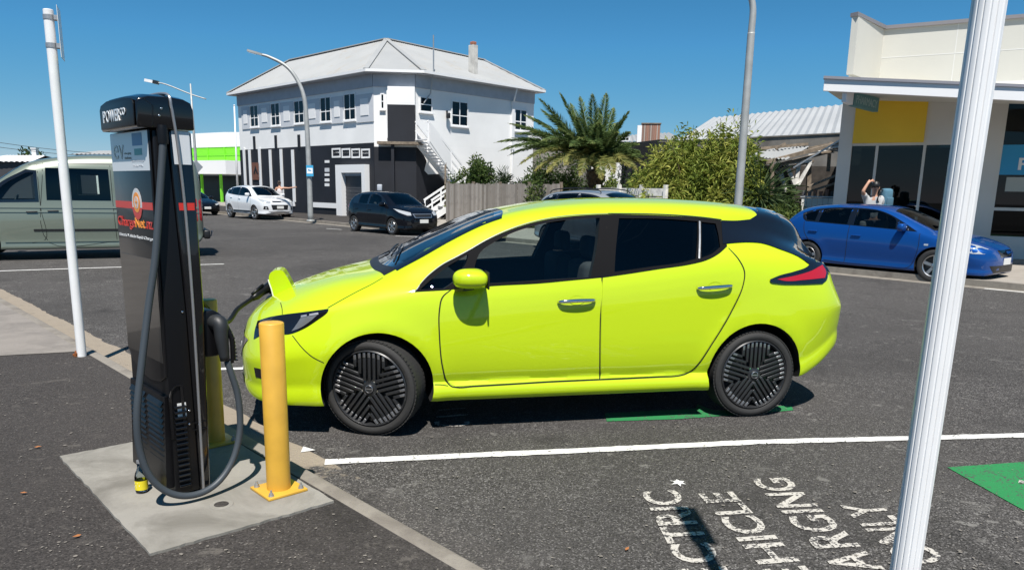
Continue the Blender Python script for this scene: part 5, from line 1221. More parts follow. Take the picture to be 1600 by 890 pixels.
# ---- blue five-door hatchback on the right
mz = dict(xf=2.29, xr=-2.12, n=80, wx=(1.32, -1.32), r=.32, track=.87, rim=dict(r=.205, n=5, wdt=.062), steer=R(6),
 ZT=[(2.29,.48),(2.27,.58),(2.2,.68),(2.0,.78),(1.7,.87),(1.35,.95),(1.22,.985),(1.0,1.10),(.7,1.25),(.4,1.37),(.1,1.44),(-.3,1.465),(-.8,1.465),(-1.3,1.43),(-1.65,1.37),(-1.85,1.24),(-1.98,1.08),(-2.06,.98),(-2.10,.80),(-2.12,.60)],
 ZB=[(2.29,.46),(2.2,.60),(2.0,.69),(1.6,.79),(1.2,.88),(.9,.925),(.3,.97),(-.4,1.0),(-1.0,1.03),(-1.5,1.07),(-1.85,1.03),(-2.05,.88),(-2.12,.58)],
 ZU=[(2.29,.36),(2.24,.22),(2.1,.18),(1.7,.18),(-1.6,.2),(-1.95,.28),(-2.1,.38),(-2.12,.45)],
 YW=W_CURVE(2.29, -2.12, .872),
 ws=[(1.16,-.60),(1.24,-.3),(1.26,0),(1.24,.3),(1.16,.60),(.34,.53),(.28,0),(.34,-.53)], wsz=1.0, cav=(1.0, -1.6),
 dlo=[(.92,.955,'c'),(.60,1.13),(.30,1.27),(.05,1.345),(-.2,1.375),(-.6,1.385),(-1.0,1.37),(-1.35,1.32),(-1.56,1.24,'c'),(-1.50,1.12),(-1.42,1.07,'c'),(-.9,1.045),(-.3,1.02),(.4,.985)],
 apert=[[(.50,.99,'c'),(.46,1.16),(.25,1.27),(.03,1.335),(-.37,1.36,'c'),(-.37,1.035,'c'),(.1,1.01)], [(-.50,1.36,'c'),(-.85,1.36),(-1.12,1.335,'c'),(-1.14,1.07,'c'),(-.8,1.055),(-.50,1.04,'c')], [(-1.20,1.32,'c'),(-1.49,1.22,'c'),(-1.42,1.10,'c'),(-1.22,1.085,'c')]],
 tint=['glass_front', 'glass_dark', 'glass_dark'],
 gaps=[[(.98,.93),(1.0,.7),(.96,.45),(.86,.26),(.3,.235),(-.4,.235),(-1.0,.27)], [(-.44,1.03),(-.44,.6),(-.46,.24)], [(-1.0,.27),(-1.08,.45),(-1.28,.66),(-1.42,.85),(-1.46,1.06)], [(1.9,.76),(1.5,.86),(1.2,.95)]],
 handles=[(-.26,.82),(-1.22,.87)], mirror=(.66, 1.03, .80), seat=(.0, -.85), dash=.98,
 patches=[('side_indicator','side',[(1.10,.70,'c'),(1.18,.70,'c'),(1.18,.735,'c'),(1.10,.735,'c')],'clear_lens',.004),
  ('headlamp','side',[(2.13,.60,'c'),(1.95,.60),(1.66,.66,'c'),(1.60,.72),(1.72,.78),(1.95,.755),(2.13,.69,'c')],'clear_lens',.005),
  ('lower_air_intake','front',[(-.62,.38,'c'),(.62,.38,'c'),(.5,.24,'c'),(-.5,.24,'c')],'black',.004),
  ('grille','front',[(-.36,.66,'c'),(.36,.66,'c'),(.28,.53,'c'),(-.28,.53,'c')],'black_gloss',.004)], plate=(2.30, .45))
F2 = V(.645, -.763); F2 /= np.linalg.norm(F2)
make_car((7.974, 16.139), R(-49.8), mz, M['blue_paint'], 'metallic blue five-door hatchback facing right in front of the shop', 'car')
# ---- small dark hatchback
ht = dict(xf=2.10, xr=-1.98, n=60, wx=(1.3, -1.3), r=.30, track=.845, rim=dict(r=.20, n=6, split=True, wdt=.03), steer=R(4),
 ZT=[(2.10,.52),(2.07,.66),(2.0,.76),(1.8,.88),(1.5,.98),(1.32,1.03),(1.25,1.06),(1.0,1.22),(.7,1.38),(.45,1.48),(.1,1.525),(-.5,1.535),(-1.1,1.51),(-1.5,1.455),(-1.7,1.35),(-1.82,1.15),(-1.92,1.0),(-1.96,.8),(-1.98,.62)],
 ZB=[(2.10,.50),(2.0,.68),(1.7,.82),(1.3,.93),(.9,.975),(0,1.0),(-1.0,1.02),(-1.5,1.05),(-1.8,1.03),(-1.93,.9),(-1.98,.6)],
 ZU=[(2.10,.36),(2.05,.24),(1.9,.2),(-1.6,.22),(-1.9,.3),(-1.98,.42)], YW=W_CURVE(2.10, -1.98, .848),
 ws=[(1.2,-.58),(1.26,0),(1.2,.58),(.5,.51),(.44,0),(.5,-.51)], wsz=1.06, cav=(1.0, -1.55),
 dlo=[(1.0,1.0,'c'),(.6,1.26),(.25,1.40),(-.2,1.44),(-.9,1.43),(-1.3,1.36),(-1.45,1.2,'c'),(-1.38,1.07,'c'),(-.5,1.04),(.3,1.03)],
 apert=[[(.55,1.05,'c'),(.45,1.26),(.15,1.38),(-.28,1.41,'c'),(-.28,1.06,'c')], [(-.40,1.41,'c'),(-.9,1.40),(-1.02,1.38,'c'),(-1.02,1.07,'c'),(-.40,1.06,'c')]], tint=['glass_front', 'glass_dark'],
 gaps=[[(.98,.95),(.98,.6),(.85,.28),(-.35,.26),(-.95,.3)], [(-.34,1.03),(-.34,.26)], [(-.95,.3),(-1.05,.5),(-1.25,.7),(-1.32,1.0)]], handles=[(-.18,.84),(-1.1,.87)], mirror=(.75, 1.06, .78), seat=(.05, -.8), dash=1.03,
 lamps=[('headlamp', [(.46,.80,'c'),(.66,.86),(.80,.92,'c'),(.78,.80),(.62,.70,'c'),(.48,.70,'c')], 'clear_lens', .006), ('fog_lamp', [(.50,.38,'c'),(.64,.38,'c'),(.64,.47,'c'),(.50,.47,'c')], 'black', .004)],
 patches=[('grille','front',[(-.42,.76,'c'),(.42,.76,'c'),(.36,.62,'c'),(-.36,.62,'c')],'alloy',.004), ('grille_mesh','front',[(-.38,.735,'c'),(.38,.735,'c'),(.33,.645,'c'),(-.33,.645,'c')],'black',.008),
  ('lower_air_intake','front',[(-.5,.42,'c'),(.5,.42,'c'),(.44,.28,'c'),(-.44,.28,'c')],'black',.004),
  ('tail_lamp','side',[(-1.72,.90,'c'),(-1.90,.90,'c'),(-1.84,1.05,'c'),(-1.72,1.02,'c')],'red_lens',.005)], plate=(2.115, .50))
def centre(contact, ang, half, xw):
    F = V(math.cos(ang), math.sin(ang)); Rt = V(F[1], -F[0]); return contact-F*xw-Rt*half
a = R(-47.6); make_car(centre(ground(612, 367), a, .84, 1.3), a, ht, M['navy_paint'], 'small black five-door hatchback parked in front of the white outside stairs', 'car')
# ---- white SUV
sv = dict(xf=2.30, xr=-2.15, n=60, wx=(1.35, -1.35), r=.345, track=.915, rim=dict(r=.235, n=5, split=True, wdt=.035), steer=R(3),
 ZT=[(2.30,.60),(2.28,.78),(2.2,.93),(2.0,1.02),(1.6,1.10),(1.35,1.15),(1.28,1.18),(1.0,1.34),(.7,1.50),(.4,1.61),(.1,1.66),(-.6,1.68),(-1.3,1.64),(-1.75,1.56),(-1.92,1.35),(-2.05,1.15),(-2.12,.95),(-2.15,.75)],
 ZB=[(2.30,.58),(2.2,.84),(1.9,.96),(1.4,1.04),(.9,1.09),(0,1.12),(-1.0,1.17),(-1.5,1.20),(-1.9,1.17),(-2.1,1.0),(-2.15,.72)],
 ZU=[(2.30,.44),(2.25,.32),(2.1,.27),(-1.7,.3),(-2.0,.36),(-2.15,.5)], YW=W_CURVE(2.30, -2.15, .92), floor=.5,
 ws=[(1.22,-.64),(1.29,0),(1.22,.64),(.45,.55),(.38,0),(.45,-.55)], wsz=1.18, cav=(1.0, -1.75),
 dlo=[(1.05,1.12,'c'),(.7,1.34),(.35,1.50),(-.1,1.57),(-.9,1.57),(-1.5,1.50),(-1.75,1.34,'c'),(-1.5,1.24,'c'),(-.5,1.17),(.4,1.14)],
 apert=[[(.60,1.17,'c'),(.5,1.36),(.2,1.49),(-.28,1.54,'c'),(-.28,1.19,'c')], [(-.40,1.54,'c'),(-.9,1.54),(-1.12,1.51,'c'),(-1.12,1.22,'c'),(-.40,1.19,'c')], [(-1.22,1.49,'c'),(-1.6,1.38,'c'),(-1.5,1.27,'c'),(-1.22,1.24,'c')]], tint=['glass_front', 'glass_dark', 'glass_dark'],
 gaps=[[(1.0,1.06),(1.0,.7),(.88,.42),(-.35,.40),(-.95,.45)], [(-.34,1.16),(-.34,.40)], [(-.95,.45),(-1.1,.65),(-1.3,.85),(-1.36,1.16)]], handles=[(-.18,1.0),(-1.1,1.05)], mirror=(.80, 1.22, .86), seat=(.05, -.85), seatz=.5, dash=1.14,
 lamps=[('headlamp', [(.46,.90,'c'),(.70,.98),(.86,1.02,'c'),(.84,.92),(.66,.83,'c'),(.50,.82,'c')], 'clear_lens', .006), ('fog_lamp', [(.58,.50,'c'),(.80,.52,'c'),(.78,.68,'c'),(.62,.66,'c')], 'black_gloss', .004), ('fog_lamp_bulb', [(.66,.55,'c'),(.73,.55,'c'),(.73,.62,'c'),(.66,.62,'c')], 'clear_lens', .009)],
 patches=[('upper_grille','front',[(-.40,.93,'c'),(.40,.93,'c'),(.37,.865,'c'),(-.37,.865,'c')],'black_gloss',.004), ('grille','front',[(-.46,.74,'c'),(.46,.74,'c'),(.40,.50,'c'),(-.40,.50,'c')],'black',.004),
  ('skid_plate','front',[(-.6,.42,'c'),(.6,.42,'c'),(.52,.33,'c'),(-.52,.33,'c')],'steel',.004), ('tail_lamp','side',[(-1.86,1.02,'c'),(-2.06,1.04,'c'),(-1.96,1.26,'c'),(-1.86,1.24,'c')],'red_lens',.005),
  ('sill_cladding','side',[(.96,.34,'c'),(-.93,.34,'c'),(-.93,.44,'c'),(.96,.44,'c')],'black',.004)], plate=(2.315, .62))
a = R(-44.5); suv_c = centre(ground(398, 343), a, .9, 1.35)
make_car(suv_c, a, sv, M['white_paint'], 'white sport utility vehicle beside the black-painted wall, facing the camera', 'car')
# ---- dark low car behind the white one
lo = dict(ht); lo.update(xf=2.25, xr=-2.15, rim=dict(r=.20, n=5, wdt=.05),
 ZT=[(2.25,.46),(2.2,.60),(2.05,.68),(1.6,.80),(1.25,.87),(1.0,.92),(.7,1.08),(.35,1.24),(.0,1.32),(-.5,1.33),(-1.0,1.26),(-1.45,1.08),(-1.7,.98),(-2.0,.92),(-2.1,.8),(-2.15,.6)],
 ZB=[(2.25,.44),(2.1,.60),(1.6,.74),(1.1,.82),(0,.88),(-1,.90),(-1.7,.88),(-2.05,.75),(-2.15,.58)], YW=W_CURVE(2.25, -2.15, .86),
 ws=[(.98,-.60),(1.06,0),(.98,.60),(.20,.50),(.14,0),(.20,-.50)], wsz=.9, cav=(.85, -1.3), floor=.36,
 dlo=[(.8,.88,'c'),(.4,1.10),(.05,1.22),(-.4,1.25),(-.9,1.18),(-1.25,1.02,'c'),(-1.2,.95,'c'),(-.3,.92)], apert=[[(.40,.93,'c'),(.3,1.08),(0,1.19),(-.4,1.22,'c'),(-.42,.95,'c')]], tint=['glass_dark'],
 gaps=[[(.9,.8),(.9,.5),(.8,.28),(-.4,.26)]], handles=[(-.3,.78)], mirror=(.62, .96, .78), seat=(-.1, -.85), dash=.9,
 lamps=[('headlamp', [(.44,.62,'c'),(.66,.66,'c'),(.78,.70,'c'),(.74,.61,'c'),(.5,.56,'c')], 'clear_lens', .006)], patches=[('lower_air_intake','front',[(-.5,.42,'c'),(.5,.42,'c'),(.44,.28,'c'),(-.44,.28,'c')],'black',.004)], plate=(2.262, .42))
dirw = V(math.cos(R(135)), math.sin(R(135)))
make_car(suv_c+dirw*6.6+V(-.5, -.6), R(-46), lo, M['navy_paint'], 'low dark navy car parked behind the white sport utility vehicle', 'car')
# ---- silver wagon hidden behind the lime car
sw = dict(sv); sw.update(patches=sv['patches'][1:2], plate=(2.315, .62), r=.335)
a = R(-48); make_car(centre(ground(855, 389), a, .9, -1.35), a, sw, M['silver_paint'], 'silver wagon with roof rails seen over the roof of the lime green car', 'car')
rr = [o for o in COL.objects if o.get('label', '').startswith('silver wagon')][0]
for sg in (1, -1):
    m = MB(); m.tube(catmull([(.35, sg*.60, 1.60), (.2, sg*.60, 1.68), (-.6, sg*.60, 1.72), (-1.4, sg*.60, 1.67), (-1.6, sg*.60, 1.58)], 5), .016, 8); m.build('roof_rail', M['black'], rr, smooth=True)
# ---- grey-green van
vn = dict(van=True, nd=1, xf=2.80, xr=-2.32, n=90, wx=(1.98, -1.42), r=.335, track=.93, rim=dict(r=.20, n=5, wdt=.05, dark=True),
 ZT=[(2.80,.62),(2.78,.85),(2.70,1.02),(2.5,1.13),(2.15,1.24),(1.85,1.47),(1.5,1.72),(1.2,1.93),(.98,2.04),(.7,2.11),(.35,2.17),(-.3,2.22),(-1.5,2.24),(-2.15,2.20),(-2.25,2.05),(-2.30,1.5),(-2.32,1.0)],
 ZB=[(2.80,.60),(2.7,.90),(2.4,1.03),(1.8,1.13),(1.2,1.17),(0,1.22),(-2.0,1.26),(-2.25,1.22),(-2.32,.95)],
 ZU=[(2.80,.40),(2.7,.28),(2.4,.22),(-1.8,.24),(-2.2,.34),(-2.32,.5)],
 YW=[(2.80,.3),(2.77,.55),(2.68,.76),(2.5,.86),(2.2,.92),(1.8,.948),(0,.952),(-1.9,.95),(-2.15,.93),(-2.27,.86),(-2.31,.7),(-2.32,.5)],
 ws=[(2.05,-.72),(2.15,0),(2.05,.72),(1.15,.66),(1.08,0),(1.15,-.66)], wsz=1.25, cav=(1.8, -2.15), floor=.55,
 dlo=[(1.85,1.18,'c'),(1.55,1.55),(1.05,1.86,'c'),(.86,1.84,'c'),(.86,1.20,'c')],
 apert=[[(1.72,1.23,'c'),(1.48,1.52),(1.05,1.79,'c'),(.92,1.80,'c'),(.92,1.25,'c')], [(.14,1.36,'c'),(-.26,1.36,'c'),(-.26,1.78,'c'),(.14,1.78,'c')]], tint=['glass_front', 'glass_front'],
 gaps=[[(.84,1.95),(.84,1.1),(.82,.42),(1.05,.36)], [(.74,2.0),(.74,.36),(-.6,.38)], [(-.50,1.98),(-.50,1.2),(-.52,.40)], [(1.62,1.14),(1.70,.9),(1.78,.7)], [(-.50,1.06),(-2.2,1.10)]],
 handles=[(1.0,1.0),(.62,1.02)], hmat=M['black'], mirror=(1.85, 1.35, .92), seat=(.95, -.6), seatz=.7, dash=1.22,
 patches=[('rear_side_window','side',[(-.62,1.30,'c'),(-1.95,1.34,'c'),(-1.93,1.88,'c'),(-.62,1.90,'c')],'glass_dark',.004), ('tail_lamp','side',[(-2.16,.80,'c'),(-2.27,.80,'c'),(-2.27,1.30,'c'),(-2.16,1.30,'c')],'red_lens',.004),
  ('side_moulding','side',[(1.0,.60,'c'),(-1.04,.60,'c'),(-1.04,.645,'c'),(1.0,.645,'c')],'black',.008), ('headlamp','side',[(2.45,.86,'c'),(2.68,.80,'c'),(2.66,.98,'c'),(2.38,1.04,'c')],'clear_lens',.005)])
r_, c_ = make_car((-9.53, 16.97), R(-153), vn, M['sage_paint'], 'grey-green passenger van with dark sliding-door windows behind the charging station', 'van', 'parked_van', None)
c_.mirror_patch('sliding_door_window', 'side', [(.72,1.24,'c'),(-.47,1.24,'c'),(-.46,1.90,'c'),(.70,1.90,'c')], M['glass_dark'], holes=[[(.14,1.36,'c'),(-.26,1.36,'c'),(-.26,1.78,'c'),(.14,1.78,'c')]], off=.004, cell=.07)
for z0_, z1_, xa, xb in ((1.075, 1.12, 1.9, -2.2), (.375, .41, 1.52, -.96), (.985, 1.005, 1.9, -2.2)):
    for o_ in c_.mirror_patch('body_crease', 'side', [(xa,z0_,'c'),(xb,z0_,'c'),(xb,z1_,'c'),(xa,z1_,'c')], M['sage_paint'], off=.014, cell=.05, skirt=.016): pass
c_.ribbon([[(1.0,1.955),(0,2.0),(-2.2,2.02)]], .02, M['black'], name='roof_gutter', mode='side', cell=.1, off=.004)
m = MB(); m.box((-2.36, 0, .50), (.14, 1.75, .20), bev=.04); m.build('rear_bumper', M['black'], r_, auto=40)
m = MB(); m.tube([(-2.40, 0, .42), (-2.52, 0, .42), (-2.54, 0, .50)], .018, 8); m.lathe([(0, .025), (.025, 0), (0, -.025)], 12, 0, Matrix.Translation((-2.54, 0, .52))); m.build('tow_bar', M['steel'], r_)
# ================================================================== VEGETATION
def leaf_mesh(name, P, Dr, Ln, Wd, tone, m, parent=None, bend=.25, kind=None):
    """P positions, Dr directions (unit), Ln lengths, Wd widths -> kite-shaped leaves, two faces each with a fold"""
    n = len(P); P = np.asarray(P); Dr = np.asarray(Dr); Ln = np.asarray(Ln)[:, None]; Wd = np.asarray(Wd)[:, None]
    a = rng.normal(size=(n, 3)); sd = np.cross(Dr, a); sd /= np.linalg.norm(sd, axis=1)[:, None]; up = np.cross(sd, Dr)
    v0 = P; v1 = P+Dr*Ln*.45+sd*Wd*.5+up*Wd*.15; v2 = P+Dr*Ln+np.array([0, 0, -1])*Ln*bend; v3 = P+Dr*Ln*.45-sd*Wd*.5+up*Wd*.15
    vs = np.stack([v0, v1, v2, v3], 1).reshape(-1, 3); me = bpy.data.meshes.new(name)
    me.vertices.add(4*n); me.vertices.foreach_set('co', vs.ravel()); me.loops.add(6*n); me.polygons.add(2*n)
    i = np.arange(n)[:, None]*4; me.loops.foreach_set('vertex_index', (i+np.array([[0, 1, 2, 0, 2, 3]])).ravel().astype(np.int32))
    me.polygons.foreach_set('loop_start', np.arange(2*n, dtype=np.int32)*3); me.polygons.foreach_set('loop_total', np.full(2*n, 3, np.int32))
    me.update(calc_edges=True); at_ = me.attributes.new('tone', 'FLOAT', 'POINT'); at_.data.foreach_set('value', np.repeat(np.clip(tone, 0, 1), 4).astype(np.float32))
    me.materials.append(m); o = bpy.data.objects.new(name, me); COL.objects.link(o)
    if parent is not None: o.parent = parent
    if kind: o['kind'] = kind
    return o
def unit(v): return v/np.linalg.norm(v, axis=1)[:, None]
def bush(name, label, cat, loc, rad, h, n, m, leaf=(.10, .03), clumps=26, up=.5, z0=.0, group=None, spread=.30, stems=9, tone0=.45, bend=.2):
    root = empty(name, (*loc, .11), 0, label, cat, group)
    C = []
    while len(C) < clumps:
        q = rng.uniform(-1, 1, 3); q[2] = abs(q[2])
        if np.linalg.norm(q) < 1 and np.linalg.norm(q) > .35: C.append(q)
    C = np.array(C); k = rng.integers(0, clumps, n); cr = rng.uniform(.5, 1.25, clumps)*spread; off = rng.normal(size=(n, 3)); off = unit(off)*(rng.random(n)**.5)[:, None]
    U = C[k]+off*cr[k][:, None]; U[:, 2] = np.abs(U[:, 2])
    P = U*np.array([rad[0], rad[1], h]); P[:, 2] += z0
    D = unit(off+rng.normal(size=(n, 3))*.6+np.array([0, 0, up])); tone = tone0+rng.normal(0, .16, n)+(rng.uniform(-.25, .25, clumps))[k]
    leaf_mesh('foliage', P, D, rng.uniform(.6, 1.3, n)*leaf[0], rng.uniform(.7, 1.2, n)*leaf[1], tone, m, root, bend)
    b = MB()
    for i in range(stems):
        c = C[i % clumps]*np.array([rad[0], rad[1], h])*.85; b.tube(catmull([(c[0]*.15, c[1]*.15, 0), (c[0]*.5+rng.normal()*.05, c[1]*.5, c[2]*.5), tuple(c)], 3), [.03*h/2+.01]+[.02]*5+[.008], 5)
    b.build('stems', M['bark'], root, smooth=True); return root
# ---- date palm
pb = at(930, 300, 38.2); palm = empty('palm_tree', (pb[0], pb[1], .11), 0, 'large feathery date palm standing behind the timber fence beside the white building', 'palm tree')
Zc = at(925, 268, 38.2)[2]-.11
tr = MB(); pr = []
for i in range(16):
    t = i/15; r = .36-.06*t+(.05 if i % 2 else 0)+(.14*math.exp(-((t-.93)/.12)**2)); pr.append((r, Zc*t))
tr.lathe([(.42, 0)]+pr[1:]+[(.05, Zc+.2)], 22)
for i in range(60):     # cut frond stubs
    a = i*2.399; z = Zc*(.35+.62*i/60); r = .33; tr.span((r*math.cos(a), r*math.sin(a), z), ((r+.17)*math.cos(a), (r+.17)*math.sin(a), z+.2), .09, .05)
tr.build('trunk', M['bark'], palm, auto=50)
def frond(tip, sag, lenleaf=.62, n=66, stiff=1.0, tone=.4):
    """tip relative to the crown; arches from the crown out to the tip"""
    b0 = np.array([0, 0, Zc+.1]); tip = np.array(tip, float); d = tip-b0; L_ = np.linalg.norm(d); c1 = b0+d*.45+np.array([0, 0, sag*L_]); 
    ts = np.linspace(0, 1, n); Q = np.array([(1-t)**2*b0+2*t*(1-t)*c1+t*t*tip for t in ts]); T = np.gradient(Q, axis=0); T = unit(T)
    rach = MB(); rach.tube([tuple(q) for q in Q[::4]], [.032*(1-.8*i/(len(Q[::4])-1)) for i in range(len(Q[::4]))], 5)
    up = np.array([0, 0, 1.0]); S_ = unit(np.cross(T, up)+1e-6); N_ = np.cross(S_, T)
    P, D, Ln, Wd, To = [], [], [], [], []
    for i in range(4, n):
        t = ts[i]; l = lenleaf*(math.sin(math.pi*min(1, .18+t*.86))**.6)*(1 if t > .14 else .4)
        for sg in (1, -1):
            for rep in (0, 1, 2):
                dr = S_[i]*sg*.78+T[i]*(.62+.35*t)+N_[i]*(.05, .38, -.22)[rep]+rng.normal(size=3)*.06; dr /= np.linalg.norm(dr)
                P.append(Q[i]+T[i]*rep*.03); D.append(dr); Ln.append(l*rng.uniform(.85, 1.12)); Wd.append(.042); To.append(tone+rng.normal()*.12+.25*(t > .85))
    fo = leaf_mesh('frond', P, D, Ln, Wd, np.array(To), M['leaf_palm'], palm, bend=.10)
    rach.build('rachis', M['leaf_rachis'], fo, smooth=True)
M['leaf_rachis'] = mat('palm_rachis', (.16, .17, .06), .6)
tips = [(838,150,37.2,.10),(872,140,38.5,.06),(905,146,39.2,.04),(925,142,37.6,.05),(948,141,39.0,.06),(985,171,37.9,.10),(790,192,37,.16),(842,168,40,.1),(960,165,40,.08),(768,224,37.5,.26),(775,238,36.6,.30),(1002,238,37,.30),(1008,246,38.6,.28),(985,226,40,.28),(800,210,40,.25),
        (806,262,36.2,.42),(850,275,35.6,.45),(985,262,36.0,.42),(940,285,35.2,.5),(905,280,35,.48),(870,200,36.0,.22),(900,180,36,.15),(965,205,36.2,.25),(935,190,35.9,.2),(842,222,35.5,.33),(985,205,37,.2),(1015,262,37.5,.4),(828,245,41,.35),(970,240,41,.3),(890,230,35,.35),(925,225,34.8,.35),(858,178,39.5,.12),(815,178,39,.14),(890,158,40,.06),(935,165,40,.05),(965,190,39,.12),(825,205,37,.22),(860,205,38,.18),(945,205,37,.15),(1000,225,39,.25),(790,245,37,.34),(880,262,35.2,.42),(960,275,35.5,.45),(998,268,36.6,.4),(830,272,36.5,.42),(905,215,35.5,.25)]
for x, y, D_, sg in tips:
    q = at(x, y, D_); frond((q[0]-pb[0], q[1]-pb[1], q[2]-.11), sg, tone=.25+.5*(sg > .35)+random.uniform(-.05, .1))
# ---- shrubs
def place(px, D): v = at(px, 300, D); return (v[0], v[1])
bush('leafy_shrub', 'rounded dark green shrub behind the fence against the white wall', 'shrub', place(742, 39.5), (1.35, 1.2), 2.75, 7600, M['leaf_dark'], (.20, .07), 30, z0=.3)
bush('wispy_shrub', 'thin pale shrub between the dark shrub and the palm', 'shrub', place(795, 39), (1.3, 1.0), 2.2, 4600, M['leaf_tussock'], (.34, .03), 22, up=.9, z0=.2)
bush('leafy_shrub', 'low green shrub under the palm behind the fence', 'shrub', place(850, 37), (1.8, 1.0), 2.4, 6400, M['leaf_dark'], (.2, .06), 26, z0=.1)
bush('leafy_shrub', 'tall dark shrub behind the fence just left of the palm trunk', 'shrub', place(872, 42), (2.0, 1.2), 3.3, 5200, M['leaf_dark'], (.24, .08), 30, z0=.3)
bush('leafy_shrub', 'dark shrub right of the palm trunk in front of the dark shed', 'shrub', place(966, 36.2), (1.1, .8), 2.5, 2600, M['leaf_dark'], (.2, .07), 22, z0=.1)
bush('fence_creeper', 'small green bush growing over the front of the timber fence', 'shrub', place(838, 31.6), (.75, .4), 1.75, 1700, M['leaf_dark'], (.14, .06), 18)
bush('leafy_shrub', 'yellow-green shrub between the low white fence and the palm', 'shrub', place(953, 32.5), (.9, .8), 2.1, 2200, M['leaf_bamboo'], (.16, .05), 20)
bush('leafy_shrub', 'small dark shrub in front of the low white fence', 'shrub', place(985, 27.5), (.9, .6), 1.45, 2200, M['leaf_dark'], (.15, .05), 20)
hd = [(1022, 27.6, 1.05, 2.75), (1058, 27.2, 1.2, 3.35), (1100, 26.8, 1.2, 3.6), (1140, 26.4, 1.15, 3.45), (1165, 25.6, .9, 2.7)]
for i, (x, D_, r_, h_) in enumerate(hd):
    bush('bamboo_hedge', ['leftmost, lowest clump', 'second clump', 'tall middle clump', 'clump just left of the lamp post', 'rightmost clump behind the lamp post'][i]+' of the yellow-green bamboo hedge', 'bamboo', place(x, D_), (r_, 1.0), h_*.95, 9500, M['leaf_bamboo'], (.28, .05), 54, up=.35, group='bamboo hedge in front of the warehouse', spread=.30, tone0=.60, bend=.35)
for x, y, D_ in ((1124, 196, 26.6), (1081, 205, 27), (1128, 215, 26.6)):
    pass
pl = at(1126, 250, 26.4); rt = empty('bamboo_shoots', (pl[0], pl[1], .11), 0, 'tall bamboo shoots rising above the hedge', 'bamboo'); st_ = MB(); P, D, Ln, Wd, To = [], [], [], [], []
for x, y, D_ in ((1126, 190, 26.4), (1114, 203, 26.6), (1083, 200, 26.8), (1135, 205, 26.2), (1110, 214, 26.4), (1050, 228, 26.4), (1170, 226, 26)):
    t = at(x, y, D_)-np.array([pl[0], pl[1], .11]); b = np.array([t[0]*.8, t[1]*.8, 2.2]); st_.tube([tuple(b), tuple((b+t)/2+(0.03, 0, 0)), tuple(t)], [.014, .01, .005], 5)
    for k in range(70):
        u_ = random.uniform(.3, 1); P.append(b+(t-b)*u_); dr = rng.normal(size=3)+(0, 0, .3); D.append(dr/np.linalg.norm(dr)); Ln.append(random.uniform(.2, .36)); Wd.append(.04); To.append(.6+rng.normal()*.15)
leaf_mesh('foliage', P, D, Ln, Wd, np.array(To), M['leaf_bamboo'], rt, .3); st_.build('stems', M['bark'], rt)
# cabbage-tree like spiky plant
def spiky(label, px, D_, h, r, n, m, zc, name='spiky_plant'):
    q = place(px, D_); rt = empty(name, (*q, .11), 0, label, 'plant'); b = MB(); b.tube([(0, 0, 0), (.03, 0, zc)], [.10, .07], 8); b.build('trunk', M['bark'], rt)
    d = unit(rng.normal(size=(n, 3))+np.array([0, 0, .35])); P = np.tile([.03, 0, zc], (n, 1))+d*.05
    vs = []; Pn, Dn, Ln, Wd, To = [], [], [], [], []
    for i in range(n):
        l = r*random.uniform(.8, 1.1); p0 = P[i]; dd = d[i].copy()
        for s_ in range(3):
            Pn.append(p0); Dn.append(dd/np.linalg.norm(dd)); Ln.append(l/2.2); Wd.append(.055); To.append(.35+rng.normal()*.2); p0 = p0+dd/np.linalg.norm(dd)*l/3; dd = dd+np.array([0, 0, -.22])
    leaf_mesh('leaves', Pn, Dn, Ln, Wd, np.array(To), m, rt, .02)
spiky('dark green spiky cordyline just right of the lamp post', 1186, 25.0, 2.2, 1.25, 190, M['leaf_tussock'], 1.45)
spiky('smaller grey-green spiky plant beside the white trusses', 1212, 25.4, 1.6, .9, 110, M['leaf_tussock'], 1.2)
bush('leafy_shrub', 'low green shrub between the spiky plants and the pale counter', 'shrub', place(1216, 23.6), (1.0, .7), 1.15, 3000, M['leaf_dark'], (.16, .05), 26, tone0=.55)
bush('leafy_shrub', 'green shrub hugging the corner beside the pale counter', 'shrub', place(1242, 24.6), (.55, .5), 1.5, 1600, M['leaf_dark'], (.14, .05), 16)
# tree line far left and small tree tops
for x, D_, r_, h_, lb in ((52, 90, 1.9, 4.1, 'far dark tree top above the roof of the grey-green van'), (1042, 120, 3, 5, 'far tree behind the brick chimney')):
    bush('far_tree', lb, 'tree', place(x, D_), (r_, r_), h_, 3000, M['leaf_dark'], (.5, .25), 24, z0=.8)
# verge grass by the fence
gp = [ground(680, 357, .12), ground(720, 349, .12), ground(800, 357, .12), ground(790, 372, .12), ground(700, 372, .12)]
sheet('verge', [(*q, .128) for q in gp], mat('verge_soil', (.12, .11, .06), .95))
n = 5200; lo_, hi_ = np.min(gp, 0), np.max(gp, 0); Q = []
while len(Q) < n:
    q = rng.uniform(lo_, hi_)
    if inside([tuple(v) for v in gp], *q): Q.append((*q, .125))
leaf_mesh('grass', Q, unit(rng.normal(size=(n, 3))*.4+np.array([0, 0, 1])), rng.uniform(.05, .14, n), np.full(n, .02), rng.uniform(0, 1, n), M['grass'], None, .2, 'stuff')
vs, fs = [], []
for px_, py_, z_ in ((37, 772, .1), (652, 880, .0), (60, 700, .1), (700, 640, .0), (120, 840, .1), (980, 860, .0), (560, 640, .0)):
    q = ground(px_, py_, z_); a0 = random.random()*6; b = len(vs); L_ = .02
    for t, r in ((0, 1), (.6, .5), (1.6, .35), (3.14, .9), (4.6, .4), (5.6, .55)): vs.append((q[0]+L_*r*math.cos(a0+t), q[1]+L_*r*math.sin(a0+t), z_+.008+.006*random.random()))
    fs.append(tuple(range(b, b+6)))
